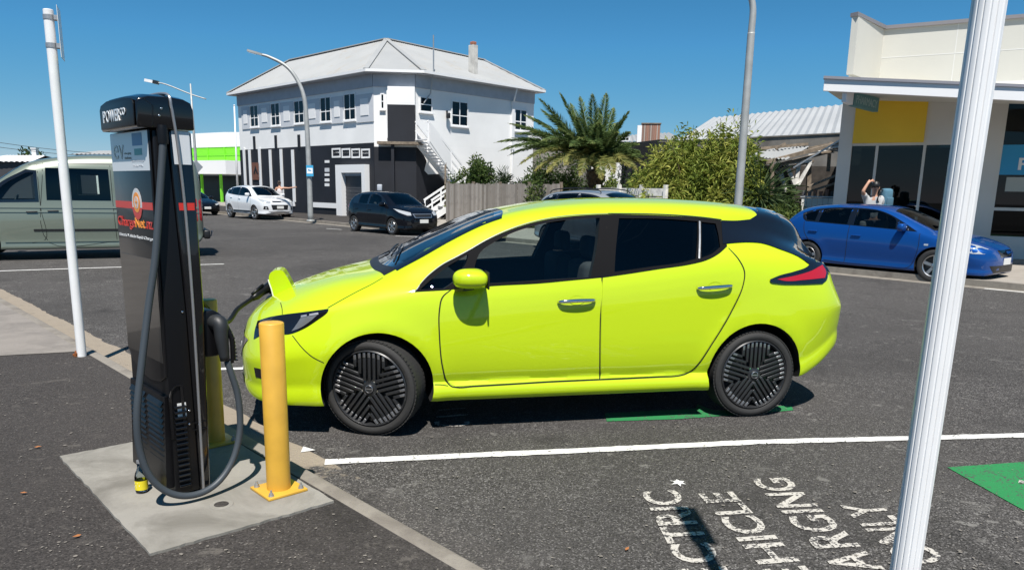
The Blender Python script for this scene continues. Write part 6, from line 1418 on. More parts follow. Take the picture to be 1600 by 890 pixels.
tag(mesh_obj('fallen_leaves', vs, fs, mat('dry_leaf', (.34, .13, .04), .8)), kind='stuff', label='a few small orange fallen leaves on the asphalt')
COL.objects['grass']['label'] = 'patchy green grass on the verge in front of the fence'
Q = [tuple(fp(random.uniform(27, 50), 4.85+random.uniform(-.12, .1), .12)) for i in range(900)]
o = leaf_mesh('weeds', Q, unit(rng.normal(size=(900, 3))*.6+np.array([0, 0, 1])), rng.uniform(.05, .2, 900), np.full(900, .03), rng.uniform(0, 1, 900), M['grass'], None, .3, 'stuff'); o['label'] = 'weeds along the foot of the black wall'
# ================================================================== POLES AND LAMPS
def post_sign(base, h, r, label, name, fluted=False, lean=0.0, sign_dir=V(1, .2), sw=.30, shh=.62, ztop=None):
    root = empty(name, (*base, .10), 0, label, 'sign post'); m = MB()
    if fluted:
        seg = 20*6; pr = []
        for k in range(seg):
            a = 2*math.pi*k/seg; pr.append((r*(1-.10*max(0, 1-abs(math.sin(a*8))/.45)), a))
        poly = [(q*math.cos(a), q*math.sin(a)) for q, a in pr]; m.prism(poly, 0, h); m.lathe([(r*1.04, h), (r*1.04, h+.01), (0, h+.03)], 24)
    else: m.lathe([(r, 0), (r, h-.004), (r-.004, h), (0, h)], 28)
    m.build('post', M['white_pole'], root, auto=40 if not fluted else None)
    d = V(*sign_dir)/np.linalg.norm(sign_dir); n = V(-d[1], d[0]); T = Matrix(((d[0], n[0], 0, 0), (d[1], n[1], 0, 0), (0, 0, 1, 0), (0, 0, 0, 1)))
    zt = ztop or h+.02
    s = MB(); s.box((0, r+.035, zt-shh/2), (sw, .004, shh), 0, T, bev=.0015); p = s.build('sign_plate', M['white_pole'], root)
    for z in (zt-.08, zt-shh+.10):
        b = MB(); b.lathe([(r+.004, -.018), (r+.004, .018), (r, .018)], 24, 0, Matrix.Translation((0, 0, z))); b.box((0, r+.016, z), (.07, .034, .036), 0, T); b.build('bracket', M['steel'], root)
    return root
pb_ = ground(128, 556, .1); hl = vplane(78, 15, pb_, V(1, .0))[1]-.1
post_sign(pb_, hl, .038, 'white round post at the kerb left of the charging station, carrying a sign seen edge-on', 'sign_post', sign_dir=V(.42, -.9), sw=.24, shh=(hl-vplane(92, 92, pb_, V(1, 0))[1]+.12))
st_ = MB()
for k in range(26):
    a = random.uniform(2.2, 4.2); r = .04+abs(random.gauss(0, .012)); st_.box((pb_[0]+r*math.cos(a), pb_[1]+r*math.sin(a), .107+abs(random.gauss(0, .012))), (.014, .012, .012), rz=a)
tag(st_.build('rust_flakes', mat('rust', (.25, .08, .02), .95), None), kind='stuff')
bz = V(.925, 1.60); pole2 = post_sign(bz, 3.55, .0315, 'white fluted post close to the camera on the right', 'fluted_post', fluted=True, sign_dir=V(.98, -.2), sw=.12, shh=.75, ztop=3.53)  # its sign plate is unseen, shaped to cast the shadow on the lettering
# the near post leans a little, as in the photo
def fit_lean():
    top = vplane(1546.5, 0, bz, V(1, 0)); bot = vplane(1414, 890, bz, V(1, 0)); return top, bot
tp, bt = fit_lean(); ang = math.atan2(tp[0]-bt[0], tp[1]-bt[1]); off = bt[0]-math.tan(ang)*(bt[1]-.1)
pole2.location = (bz[0]+off, bz[1], .10); pole2.rotation_euler = (0, ang, 0)
def street_lamp(label, base, pts, rad, mt, name='street_lamp', z0=.12, head=(.62, .2, .09), headdir=None, extra=None):
    root = empty(name, (*base, z0), 0, label, 'street lamp', 'street lamps along the road'); q = [tuple(np.array(p)-(base[0], base[1], z0)) for p in pts]
    m = MB(); c = catmull(q, 8); m.tube(c, [rad[0]+(rad[1]-rad[0])*i/(len(c)-1) for i in range(len(c))], 16); m.lathe([(rad[0]*1.5, -.02), (rad[0]*1.5, .03), (rad[0]*1.05, .05)], 16); m.build('pole', mt, root, smooth=True)
    e = Vector(q[-1]); d = (Vector(q[-1])-Vector(q[-2])) if headdir is None else Vector(headdir); d.normalize()
    h = MB(); sd = d.cross(Vector((0, 0, 1))).normalized(); up = sd.cross(d); T = Matrix(((d.x, sd.x, up.x, e.x), (d.y, sd.y, up.y, e.y), (d.z, sd.z, up.z, e.z), (0, 0, 0, 1)))
    L_, W_, H_ = head; h.prism([(-.05, -W_*.28), (L_*.3, -W_*.5), (L_*.85, -W_*.5), (L_, -W_*.25), (L_, W_*.25), (L_*.85, W_*.5), (L_*.3, W_*.5), (-.05, W_*.28)], -H_*.4, H_*.6, 0, T); hh = h.build('lamp_head', M['grey_pole'], root)
    h = MB(); h.prism([(L_*.35, -W_*.35), (L_*.9, -W_*.3), (L_*.9, W_*.3), (L_*.35, W_*.35)], -H_*.4-.02, -H_*.4-.001, 0, T); h.build('lamp_lens', M['clear_lens'], hh)
    return root
# lamp 1: curved arm over the road, by the black wall
b = ground(485.5, 345, .12); Dn = b[1]; P_ = [(*b, .12)]+[tuple(at(x, y, Dn)) for x, y in ((483, 270), (479, 190), (474.5, 150), (462, 121), (445, 102), (420, 89), (408, 85.5))]
lp1 = street_lamp('tall grey street lamp with curved arm and small blue sign by the black wall', b, P_, (.125, .05), M['grey_pole'])
a_, c_ = at(477.5, 258, Dn-.25), at(489, 275.5, Dn-.25); m = MB(); m.box(((a_[0]+c_[0])/2-b[0], -.16, (a_[2]+c_[2])/2-.12), (c_[0]-a_[0], .02, a_[2]-c_[2])); sp_ = m.build('blue_sign', mat('sky_blue_sign', (.05, .36, .62), .5), lp1)
m = MB(); zc_ = (a_[2]+c_[2])/2-.12; xc_ = (a_[0]+c_[0])/2-b[0]; m.box((xc_, -.173, zc_), (.26, .004, .24)); m.box((xc_, -.176, zc_+.015), (.13, .003, .05), 1, rz=0); m.box((xc_-.04, -.176, zc_+.045), (.05, .003, .05), 1); m.build('sign_emblem', [M['white_ink'], M['blue_sign']], sp_)
# lamp 2: nearer, right of the hedge, its top leaving the picture
b = ground(1153, 411, .12); b = np.array(K0+U2*((b-K0)@U2)+N2*.55); D2 = b[1]
xx = lambda y: 1154+(330-y)*.0655
t_ = at(1164, 180, D2); b = t_[:2]; P_ = [(*b, z_) for z_ in (.12, 2, 3.5, 5)]+[(*b, float(at(1172, 50, D2)[2]))]+[tuple(at(x, y, D2)) for x, y in ((1176.5, 14), (1171, -10), (1155, -34), (1128, -52), (1090, -64))]
street_lamp('tall pale grey lamp post rising out of the picture right of the hedge', b, P_, (.098, .05), M['grey_pole'])
# lamp 3: far left, T-armed
Dn = 58.0; b = at(312, 320, Dn)[:2]; P_ = [(*b, .12)]+[tuple(at(x, y, Dn)) for x, y in ((308, 280), (303, 210), (297.5, 131))]
r3 = empty('street_lamp', (*b, .12), 0, 'slim far street lamp with a long cross arm, seen right of the charging station', 'street lamp', 'street lamps along the road')
m = MB(); m.tube([tuple(np.array(p)-(b[0], b[1], .12)) for p in P_], [.13, .12, .09, .05], 10); m.build('pole', M['grey_pole'], r3, smooth=True)
m = MB(); q = [np.array(at(x, y, Dn))-(b[0], b[1], .12) for x, y in ((246, 129), (262, 133), (297, 147), (322, 155))]; m.tube(catmull([tuple(v) for v in q], 5), .045, 8); m.build('cross_arm', M['grey_pole'], r3, smooth=True)
m = MB(); q0, q1 = np.array(at(227, 125.5, Dn))-(b[0], b[1], .12), np.array(at(247, 129.5, Dn))-(b[0], b[1], .12); m.span(tuple(q0), tuple(q1), .34, .20); m.span(tuple(q1-(q1-q0)*.35), tuple(q1), .38, .26, 1); m.build('lamp_head', [M['white_pole'], M['wheel_dark']], r3)
ds = empty('diamond_sign', (*at(319, 320, 55)[:2], .12), 0, 'grey back of a diamond-shaped road sign beside the slim far lamp', 'road sign'); m = MB(); zc_ = at(312, 261, 55)[2]-.12; m.box((-.35, 0, zc_), (.62, .02, .62), 0, Matrix.Translation((-.35, 0, zc_)) @ Matrix.Rotation(R(45), 4, 'Y') @ Matrix.Translation((.35, 0, -zc_))); m.build('sign_plate', M['steel'], ds)
m = MB(); m.tube([(-.35, .04, 0), (-.35, .04, zc_+.3)], .035, 8); m.build('post', M['steel'], ds)
for x0, y0, x1, D_, lb in ((366, 165, 371, 60, 'thin white flagpole left of the white building'),):
    b = at(x1, 300, D_)[:2]; fp_ = empty('flagpole', (*b, .12), 0, lb, 'flagpole'); t_ = np.array(at(x0, y0, D_))-(b[0], b[1], .12); m = MB(); m.tube([(0, 0, 0), tuple(t_)], [.09, .05], 10); m.build('pole', M['white_pole'], fp_, smooth=True); m = MB(); m.lathe([(0, .08), (.08, 0), (0, -.08)], 10, 0, Matrix.Translation(t_)); m.build('finial', M['white_pole'], fp_)
for i_, (ya, yb) in enumerate(((221, 238), (229, 241))):
    a_, b_ = at(-60, ya-8, 66), at(300, yb+4, 74); wi = empty('overhead_wire', (a_[0], a_[1], 0), 0, ('upper', 'lower')[i_]+' of the two thin overhead wires crossing the sky at the far left', 'wire', 'overhead wires'); m = MB()
    m.tube([tuple(a_+(b_-a_)*t-(a_[0], a_[1], 0)-V(0, 0, 2.2*t*(1-t))) for t in np.linspace(0, 1, 14)], .022, 5); m.build('cable_run', M['black'], wi, smooth=True)
# wheelie bin and gas meter near the roller door
b = at(603, 318, 40.2); bn = empty('wheelie_bin', (b[0]+.5, b[1]-.6, .12), 0, 'dull green bin beside the black wall behind the small black car', 'bin'); m = MB(); m.prism([(-.26, -.28), (.26, -.28), (.26, .28), (-.26, .28)], 0, 0, 0) if False else m.box((0, 0, .5), (.55, .6, 1.0), bev=.04); m.build('bin_body', mat('bin_green', (.06, .12, .11), .5), bn, auto=40); m = MB(); m.box((0, -.02, 1.05), (.62, .7, .07), bev=.02); m.build('bin_lid', mat('bin_lid', (.10, .2, .19), .5), bn)
gm = empty('gas_meter', (b[0]-.25, b[1]-.35, .12), 0, 'small grey gas meter on a riser against the black wall', 'meter'); m = MB(); m.tube([(0, 0, 0), (0, 0, 1.4)], .03, 8); m.build('riser', M['steel'], gm); m = MB(); m.box((0, 0, 1.55), (.26, .2, .34), bev=.05); m.build('meter_case', M['grey_trim'], gm, auto=40)

# ================================================================== YELLOW BOLLARDS
def bollard(label, c, h, r, z0, ang):
    root = empty('bollard', (*c, z0), ang, label, 'bollard', 'yellow bollards guarding the charging station')
    m = MB(); m.lathe([(r, .012), (r, h-.006), (r-.003, h-.002), (r-.008, h), (0, h)], 48); m.build('post', M['yellow'], root, auto=40)
    m = MB(); m.box((0, 0, .007), (.205, .205, .014), bev=.003); m.build('base_plate', M['yellow'], root, auto=40)
    for i in (-1, 1):
        for j in (-1, 1):
            m = MB(); T = Matrix.Translation((i*.078, j*.078, 0)); m.lathe([(0, .018), (.014, .018), (.014, .014)], 16, 0, T); m.lathe([(0, .030), (.0105, .030), (.0115, .018)], 6, 0, T); m.lathe([(0, .044), (.005, .044), (.005, .030)], 10, 0, T); m.build('anchor_bolt', M['steel'], root)
ka = math.atan2(KU[1], KU[0]); bc_ = ground(436, 765, .112)
hb = vplane(422, 503, bc_, V(1, 0))[1]-.112
bollard('yellow bollard at the front corner of the concrete pad, nearest the lime car', bc_, hb, .0575, .112, ka)
b2 = ground(336, 690, .112); bollard('yellow bollard half hidden behind the charging station', b2, hb, .0575, .112, ka)
# flat round cover in the pad, glass jar
cv = ground(346, 788, .112); m = MB(); m.lathe([(0, .004), (.033, .004), (.035, .0)], 28, 0); m.lathe([(.035, .003), (.052, .003), (.055, 0)], 28, 1)
rt = empty('pipe_cover', (*cv, .1125), 0, 'small round grey pipe cover set in the concrete pad', 'cover'); m.build('cover_plate', [M['path'], M['pad']], rt, auto=40)
jr = ground(222, 768, .112); rt = empty('glass_bottle', (*jr, .1125), 0, 'small clear glass bottle with yellow label at the foot of the charging station', 'bottle')
jr_s = 1.0; m = MB(); m.lathe([(0, .002), (.026, .002), (.029, .008), (.029, .082), (.024, .10), (.013, .125), (.013, .15)], 28); m.build('bottle_glass', glass('bottle_glass', (.8, .85, .85), 1.45), rt, smooth=True)
m = MB(); m.lathe([(.0295, .018), (.0297, .065)], 28, 0, None, False); m.build('bottle_label', mat('yellow_label', (.75, .62, .02), .5), rt, smooth=True)
m = MB(); 
for i, (a0, z) in enumerate(((3.9, .052), (4.2, .040), (3.7, .030))):
    m.add([(.0302*math.cos(a), .0302*math.sin(a), zz) for a in (a0, a0+.7) for zz in (z, z+.006)], [(0, 2, 3, 1)])
m.build('label_print', M['white_ink'], rt); m = MB(); m.lathe([(.0145, .150), (.0145, .163), (0, .163)], 24); m.build('bottle_cap', M['steel'], rt, auto=40)

# ================================================================== PEOPLE
M['skin'] = mat('skin', (.50, .27, .18), .55); M['hair'] = mat('dark_hair', (.03, .02, .015), .7)
M['singlet'] = mat('pale_singlet', (.70, .66, .66), .85); M['shirt'] = mat('grey_shirt', (.42, .42, .42), .9, noise=(30, .08)); M['trousers'] = mat('dark_trousers', (.035, .04, .055), .85)
def skin_mesh(name, nodes, edges, m, parent, sub=2, root=0):
    """nodes: name -> (x, y, z, rx, ry)"""
    keys = list(nodes); me = bpy.data.meshes.new(name); me.from_pydata([nodes[k][:3] for k in keys], [(keys.index(a), keys.index(b)) for a, b in edges], [])
    o = bpy.data.objects.new(name, me); COL.objects.link(o); md = o.modifiers.new('s', 'SKIN'); md.use_smooth_shade = True
    bpy.context.view_layer.update()
    for i, k in enumerate(keys):
        sv = me.skin_vertices[0].data[i]; sv.radius = nodes[k][3:5]; sv.use_root = (i == root)
    sd = o.modifiers.new('d', 'SUBSURF'); sd.levels = sub; sd.render_levels = sub; bpy.context.view_layer.update()
    me2 = bpy.data.meshes.new_from_object(o.evaluated_get(bpy.context.evaluated_depsgraph_get())); bpy.data.objects.remove(o); bpy.data.meshes.remove(me)
    me2.name = name; me2.materials.clear(); me2.materials.append(m); me2.polygons.foreach_set('use_smooth', [True]*len(me2.polygons)); o = bpy.data.objects.new(name, me2); COL.objects.link(o); o.parent = parent; return o
def person(loc, rz, label, arms, H=1.76, top='shirt', sleeve=True, head_tilt=0.0, cap=None):
    """arms: {side: (elbow, wrist, hand tip)} in body space (x right, y forward)"""
    root = empty('person', (*loc, .12), rz, label, 'person'); k = H/1.76
    N = dict(pel=(0,0,.98,.15,.11), sp=(0,.005,1.14,.135,.10), ch=(0,0,1.32,.155,.115), nb=(0,0,1.47,.075,.07), nk=(0,.01,1.53,.055,.055), hd0=(0,.02,1.60,.068,.075), hd=(0,.015,1.68,.078,.095), hd1=(0,.01,1.745,.055,.07))
    E_ = [('pel','sp'),('sp','ch'),('ch','nb'),('nb','nk'),('nk','hd0'),('hd0','hd'),('hd','hd1')]
    for s, c in ((1, 'R'), (-1, 'L')):
        N['hip'+c] = (s*.09,0,.92,.09,.10); N['kn'+c] = (s*.10,.02,.50,.058,.06); N['an'+c] = (s*.10,-.02,.09,.038,.045); N['toe'+c] = (s*.12,.15,.035,.042,.03)
        el, wr, tip = arms[c]; N['sh'+c] = (s*.175,0,1.43,.058,.06); N['el'+c] = (*el,.040,.042); N['wr'+c] = (*wr,.026,.030); N['pm'+c] = (*(np.array(wr)*.45+np.array(tip)*.55),.034,.022)
        E_ += [('pel','hip'+c),('hip'+c,'kn'+c),('kn'+c,'an'+c),('an'+c,'toe'+c),('ch','sh'+c),('sh'+c,'el'+c),('el'+c,'wr'+c),('wr'+c,'pm'+c)]
        w_, t_ = np.array(wr), np.array(tip); ax = (t_-w_)/np.linalg.norm(t_-w_); sdv = np.cross(ax, (0, 1, .2)); sdv /= np.linalg.norm(sdv); pm = w_*.45+t_*.55
        for i, (o_, ln) in enumerate(((-.027,.070),(-.009,.082),(.010,.078),(.027,.062))):
            f1 = pm+sdv*o_+ax*ln*.55; f2 = pm+sdv*o_*1.15+ax*ln+np.array((0, 0, -.012)); N[f'f{i}{c}'] = (*f1,.009,.009); N[f'g{i}{c}'] = (*f2,.008,.008); E_ += [('pm'+c,f'f{i}{c}'),(f'f{i}{c}',f'g{i}{c}')]
        t1 = w_*.7+t_*.3-sdv*.045; N['th'+c] = (*t1,.010,.010); E_.append(('wr'+c,'th'+c))
    b = skin_mesh('body', N, E_, M['skin'], root)
    T = dict(pel=(0,0,.93,.165,.125), sp=(0,.005,1.12,.152,.118), ch=(0,0,1.31,.172,.132), nb=(0,0,1.455,.085,.08)); TE = [('pel','sp'),('sp','ch'),('ch','nb')]
    if sleeve:
        for s, c in ((1,'R'),(-1,'L')):
            el = np.array(arms[c][0]); sh = np.array((s*.175,0,1.43)); T['sh'+c] = (*sh,.075,.078); T['e'+c] = (*(sh+(el-sh)*.72),.062,.064); TE += [('ch','sh'+c),('sh'+c,'e'+c)]
    skin_mesh('top', T, TE, M[top], root)
    Q = dict(pel=(0,0,.95,.158,.122)); QE = []
    for s, c in ((1,'R'),(-1,'L')):
        Q['hip'+c] = (s*.09,0,.88,.102,.112); Q['kn'+c] = (s*.10,.02,.50,.075,.08); Q['an'+c] = (s*.10,-.015,.12,.062,.068); QE += [('pel','hip'+c),('hip'+c,'kn'+c),('kn'+c,'an'+c)]
    skin_mesh('trousers', Q, QE, M['trousers'], root)
    h = MB(); h.lathe([(0,.105),(.05,.095),(.083,.05),(.092,0),(.088,-.04),(.07,-.06)], 24, 0, Matrix.Translation((0,-.012,1.705)) @ Matrix.Diagonal((.92,1.12,1,1))); h.build('hair', M['hair'], root, smooth=True)
    f = MB(); 
    for s in (1,-1): f.lathe([(0,.008),(.010,.002),(.011,-.004)], 10, 0, Matrix.Translation((s*.032,.098,1.685)) @ Matrix.Rotation(-math.pi/2,4,'X'))
    f.build('eyes', M['hair'], root); f = MB(); f.span((0,.098,1.69),(0,.122,1.655),.022,.018); f.build('nose', M['skin'], root); f = MB(); f.box((0,.098,1.625),(.045,.008,.008)); f.build('mouth', mat('lips',(.35,.12,.10),.6), root)
    for s in (1,-1): f = MB(); f.box((s*.084,.0,1.67),(.014,.035,.055),bev=.006); f.build('ear', M['skin'], root)
    if cap:
        q = MB(); q.lathe([(0,.11),(.06,.098),(.092,.05),(.097,.005)], 24, 0, Matrix.Translation((0,.0,1.71)) @ Matrix.Diagonal((.95,1.12,1,1))); q.prism([(-.07,.08),(.07,.08),(.05,.19),(-.05,.19)], 1.712, 1.724); q.build('cap', M[cap], root, smooth=False)
    root.scale = (k, k, k); return root
# man in a pale singlet, arm stretched out towards the right of the picture
q = at(437, 300, 40.3); person((q[0], q[1]), R(0), 'person in a pale singlet behind the white vehicle, one arm stretched out sideways', {'R': ((.46,.05,1.42),(.72,.06,1.47),(.88,.06,1.50)), 'L': ((-.25,-.03,1.18),(-.27,.10,.95),(-.27,.14,.80))}, H=1.78, top='singlet', sleeve=False)
q = at(1367, 300, 17.9); person((q[0], q[1]), R(160), 'person in a grey T-shirt behind the blue car, holding a hand to their head', {'L': ((-.20,.24,1.62),(-.12,.16,1.80),(-.04,.05,1.85)), 'R': ((.26,.08,1.22),(.16,.28,1.38),(.08,.32,1.50))} if False else {'R': ((.27,.20,1.58),(.16,.13,1.80),(.05,.04,1.84)), 'L': ((-.25,-.02,1.17),(-.24,.12,.95),(-.22,.17,.82))}, H=1.80, cap='black')
bp = at(1388, 300, 17.9); rt = empty('backpack', (q[0]+.27, q[1]-.02, 1.36), R(20), 'pale blue bag at the back of the person in the grey T-shirt', 'bag'); m = MB(); m.box((0,0,.24),(.26,.2,.44),bev=.07); m.build('bag_body', mat('pale_blue_fabric',(.07,.17,.24),.9,noise=(9,.15)), rt, auto=50)
m = MB(); m.box((.02,-.09,.16),(.2,.06,.2),bev=.025); m.build('front_pocket', mat('bag_pocket',(.06,.14,.20),.9), rt, auto=50); m = MB(); m.tube(catmull([(-.12,0,.42),(-.24,-.05,.40),(-.28,-.03,.2),(-.13,0,.06)],5),.014,6); m.build('strap', M['black'], rt, smooth=True)
# ================================================================== CHARGING STATION
# local frame: x = across the near end (towards the road), y = away along the kerb, z up; origin at the near end, on the pad
G0 = ground(326, 770, .1); cs = empty('charging_station', (*G0, .112), math.atan2(KW[1], KW[0]), 'tall black electric vehicle charging station with hooded top, loose cable loop and red stripe', 'charging station')
CM = Matrix.Translation((G0[0], G0[1], .112)) @ Matrix.Rotation(math.atan2(KW[1], KW[0]), 4, 'Z')
def nearp(px, py, dy=0.0):      # pixel -> point of the near end plane (or a plane dy behind it), local
    P = G0+KU*dy; s, z = vplane(px, py, P, KW); return (s, dy, z-.112)
def frontp(px, py, dx):         # pixel -> point on the plane x = dx
    P = G0+KW*dx; s, z = vplane(px, py, P, KU); return (dx, s, z-.112)
M['charger_black'] = mat('charger_gloss_black', (.005, .005, .006), .16, 0, .7, .3)
M['charger_matte'] = mat('charger_matte_black', (.005, .005, .006), .38, spec=.3)
M['charger_white'] = mat('charger_white_vinyl', (.66, .68, .70), .3, 0, .5)
M['charger_red'] = mat('charger_red_vinyl', (.62, .035, .025), .35, 0, .5)
M['charger_orange'] = mat('charger_orange_vinyl', (.85, .30, .04), .4)
YL = .56
def vslab(mb, prof, y0, y1, m=0, bev=None): mb.prism([(a, b) for a, b in prof], y0, y1, m, Matrix(((1,0,0,0),(0,0,1,0),(0,1,0,0),(0,0,0,1))))
def bev_obj(name, mb, mat_, parent, w, seg=3, ang=35):
    o = mb.build(name, mat_, parent); bm = bmesh.new(); bm.from_mesh(o.data); bmesh.ops.recalc_face_normals(bm, faces=bm.faces)
    es = [e for e in bm.edges if len(e.link_faces) == 2 and e.calc_face_angle(0) > R(ang)]; bmesh.ops.bevel(bm, geom=es, offset=w, segments=seg, profile=.5, affect='EDGES', clamp_overlap=True)
    bm.to_mesh(o.data); bm.free(); o.data.polygons.foreach_set('use_smooth', [True]*len(o.data.polygons)); o.data.set_sharp_from_angle(angle=R(30)); return o
zH = 1.715
# rear half of the column (right of the trim in the photo) and the set-back front half
mb = MB(); vslab(mb, [(-.035, 0), (.012, 0), (.038, .9), (.030, zH-.003), (-.075, zH-.003), (-.045, .9)], 0, YL); bev_obj('rear_column', mb, M['charger_black'], cs, .012)
mb = MB(); vslab(mb, [(-.152, .02), (-.037, .02), (-.047, .9), (-.078, zH-.005), (-.138, zH-.005), (-.145, .9)], .004, YL-.02); bev_obj('front_column', mb, M['charger_matte'], cs, .006)
# sloping front panel with graphics
fx = -.155
mb = MB(); bt = [(.012, .60), (.012, zH-.004), (YL-.015, zH-.004), (YL-.015, .66), (YL-.08, .60), (YL-.20, .555), (.22, .545), (.10, .56)]
mb.prism(bt, -.012, .0, 0, Matrix(((0,0,-1,fx),(1,0,0,0),(0,1,0,0),(0,0,0,1)))); fpn = bev_obj('front_panel', mb, mat('front_panel_black', (.008, .008, .009), .3, 0, .25, .25), cs, .004)
FM = Matrix(((0, 0, -1, fx), (-1, 0, 0, YL), (0, 1, 0, 0), (0, 0, 0, 1)))          # text x runs towards the near end, z outwards
def fr(name, r, h0, h1, m, par=fpn):
    q = MB(); q.prism([(r[0], r[2]), (r[1], r[2]), (r[1], r[3]), (r[0], r[3])], h0, h1, 0, FM); return q.build(name, m, par)
fr('white_panel', (.018, YL-.016, 1.535, zH-.008), .0002, .0012, M['charger_white'])
fr('screen', (.07, .47, 1.58, 1.70), .0016, .0030, mat('screen_glass', (.10, .11, .12), .08, 0, 1)) if False else None
fr('red_stripe', (.018, YL-.016, 1.362, 1.395), .0002, .0014, M['charger_red'])
def ftext(txt, x0, x1, z0, z1, m, off=.012, name='lettering', h=.0002, ext=.0012):
    v, f = fit_text(txt, x0, x1, z0, z1, off, ext); return mesh_obj(name, [tuple(FM @ Vector((a, b, c+h+ext))) for a, b, c in v], f, m, fpn)
ftext('ev', .06, .21, 1.590, 1.655, M['charger_black'], -.005); ftext('charging', .215, .31, 1.607, 1.62, M['charger_black'], 0); ftext('stations', .215, .31, 1.588, 1.60, M['charger_black'], 0)
fr('blue_badge', (.34, .47, 1.645, 1.700), .0014, .0024, mat('badge_blue', (.04, .22, .42), .4)); fr('teal_badge', (.36, .46, 1.603, 1.632), .0014, .0024, mat('badge_teal', (.04, .38, .36), .4))
ftext('fast charge', .31, .48, 1.572, 1.584, M['grey_panel'], 0); ftext('here', .33, .46, 1.552, 1.563, M['grey_panel'], 0)
ftext('Charge', .035, .285, 1.262, 1.322, M['charger_red'], .004); ftext('Net', .293, .425, 1.276, 1.322, M['charger_orange'], .004); ftext('.nz', .43, .53, 1.276, 1.31, M['charger_red'], .004)
ftext('Electric Vehicle Rapid Charger', .04, .53, 1.222, 1.240, M['charger_white'], 0)
# round emblem: white lozenge, orange plug disc
q = MB(); c0_ = (.34, 1.385)
el = lambda a, b, cx, cz, n=28: [(cx+a*math.cos(t), cz+b*math.sin(t)) for t in np.linspace(0, 2*math.pi, n, endpoint=False)]
q.prism(el(.068, .072, .34, 1.385), .0016, .0024, 0, FM); q.prism([(x, z) for x, z in el(.068, .072, .34, 1.385) if z <= 1.372], .0026, .0032, 1, FM); q.prism(el(.046, .046, .34, 1.392), .0034, .004, 2, FM); q.prism(el(.028, .028, .34, 1.392), .0042, .0048, 0, FM)
q.prism([(.335, 1.37), (.345, 1.37), (.345, 1.414), (.335, 1.414)], .005, .0056, 2, FM); q.prism([(.325, 1.39), (.355, 1.39), (.355, 1.398), (.325, 1.398)], .0058, .0062, 2, FM); q.build('round_emblem', [M['charger_white'], M['charger_red'], M['charger_orange']], fpn)
# lower screen-shaped plate, its brown tone painted in for the reflected footpath
fr('lower_plate', (.03, YL-.03, .66, 1.14), .0003, .0015, mat('brown_reflection_plate', (.022, .019, .016), .28, 0, .35, noise=(3, .25)))
# louvres low on the front and near end
lv = MB(); vslab(lv, [(-.185, .05), (-.150, .05), (-.150, .50), (-.163, .50)], .03, YL-.04); lo = lv.build('lower_front', M['charger_matte'], cs)
for k in range(15):
    z = .075+k*.027; q = MB(); 
    for a, b in ((.05, .25), (.29, .50)): q.add([(-.178, a, z), (-.165, a, z+.020), (-.178, b, z), (-.165, b, z+.020), (-.180, a, z-.006), (-.160, a, z+.014), (-.180, b, z-.006), (-.160, b, z+.014)], [(0, 2, 3, 1), (4, 5, 7, 6), (0, 1, 5, 4), (2, 6, 7, 3), (0, 4, 6, 2), (1, 3, 7, 5)])
    q.build('louvre', M['charger_matte'], lo)
q = MB()
for k in range(16): q.box((-.108, .002, .06+k*.026), (.055, .022, .012), 0, bev=.003)
q.build('side_grille', M['charger_black'], cs)
# arched recess with sticker on the near end
q = MB(); arch = [(-.148, .30), (-.148, .50), (-.140, .535), (-.120, .555), (-.095, .555), (-.088, .30)]
for (a, b) in zip(arch[:-1], arch[1:]): q.span((a[0], .001, a[1]), (b[0], .001, b[1]), .012, .006)
q.build('recess_rim', M['charger_black'], cs); q = MB(); q.box((-.098, .0015, .43), (.040, .002, .075), 0, Matrix.Translation((0, 0, 0))); q.box((-.098, .0, .445), (.028, .002, .004), 1); q.box((-.098, .0, .43), (.028, .002, .004), 1); q.box((-.098, .0, .415), (.028, .002, .004), 1); q.build('rating_label', [M['plate'], M['grey_trim']], cs)
# hood
mb = MB(); n = 16; y0, y1 = -.012, .50
arc = [(-.205, zH), (-.205, zH+.115), (-.195, zH+.138), (-.15, zH+.152), (-.06, zH+.156), (.0, zH+.150), (.030, zH+.135), (.040, zH+.10), (.040, zH)]
rows = []; ys = [y0, y0+.01, y0+.06, .12, .2, .28, .36, y1-.05, y1-.01, y1]
for y in ys:
    t = (y-y0)/(y1-y0); dome = .022*(1-(2*t-1)**4)-.022; end = min(1, min(t, 1-t)/.06); rows.append([(x*(1 if end > .5 else .985), y, zH+(z-zH)*(1+dome/.15)) for x, z in arc])
k_ = len(arc); vs = [p for r in rows for p in r]; fs = [(i*k_+j, i*k_+(j+1) % k_, (i+1)*k_+(j+1) % k_, (i+1)*k_+j) for i in range(len(ys)-1) for j in range(k_)]+[tuple(range(k_))[::-1], tuple(range((len(ys)-1)*k_, len(ys)*k_))]
mb.add(vs, fs); hood = bev_obj('hood', mb, M['charger_black'], cs, .006, 3, 50)
hf = MB(); HM = Matrix(((0, 0, -1, -.2065), (-1, 0, 0, .50), (0, 1, 0, 0), (0, 0, 0, 1)))
hf.prism([(.02, zH+.008), (.497, zH+.008), (.50, zH+.10), (.48, zH+.120), (.38, zH+.130), (.13, zH+.130), (.04, zH+.116), (.018, zH+.095)], -.002, .003, 0, HM); hfp = bev_obj('hood_face', hf, M['charger_matte'], hood, .002)
def htext(txt, x0, x1, z0, z1, off): 
    v, f = fit_text(txt, x0, x1, z0, z1, off, .0015); mesh_obj('lettering', [tuple(HM @ Vector((a, b, c+.0055))) for a, b, c in v], f, M['charger_white'], hfp)
htext('P', .075, .112, zH+.036, zH+.088, .012); htext('O', .122, .170, zH+.036, zH+.088, -.012); htext('WER', .180, .318, zH+.036, zH+.088, .012); htext('CO', .324, .395, zH+.056, zH+.088, .010)
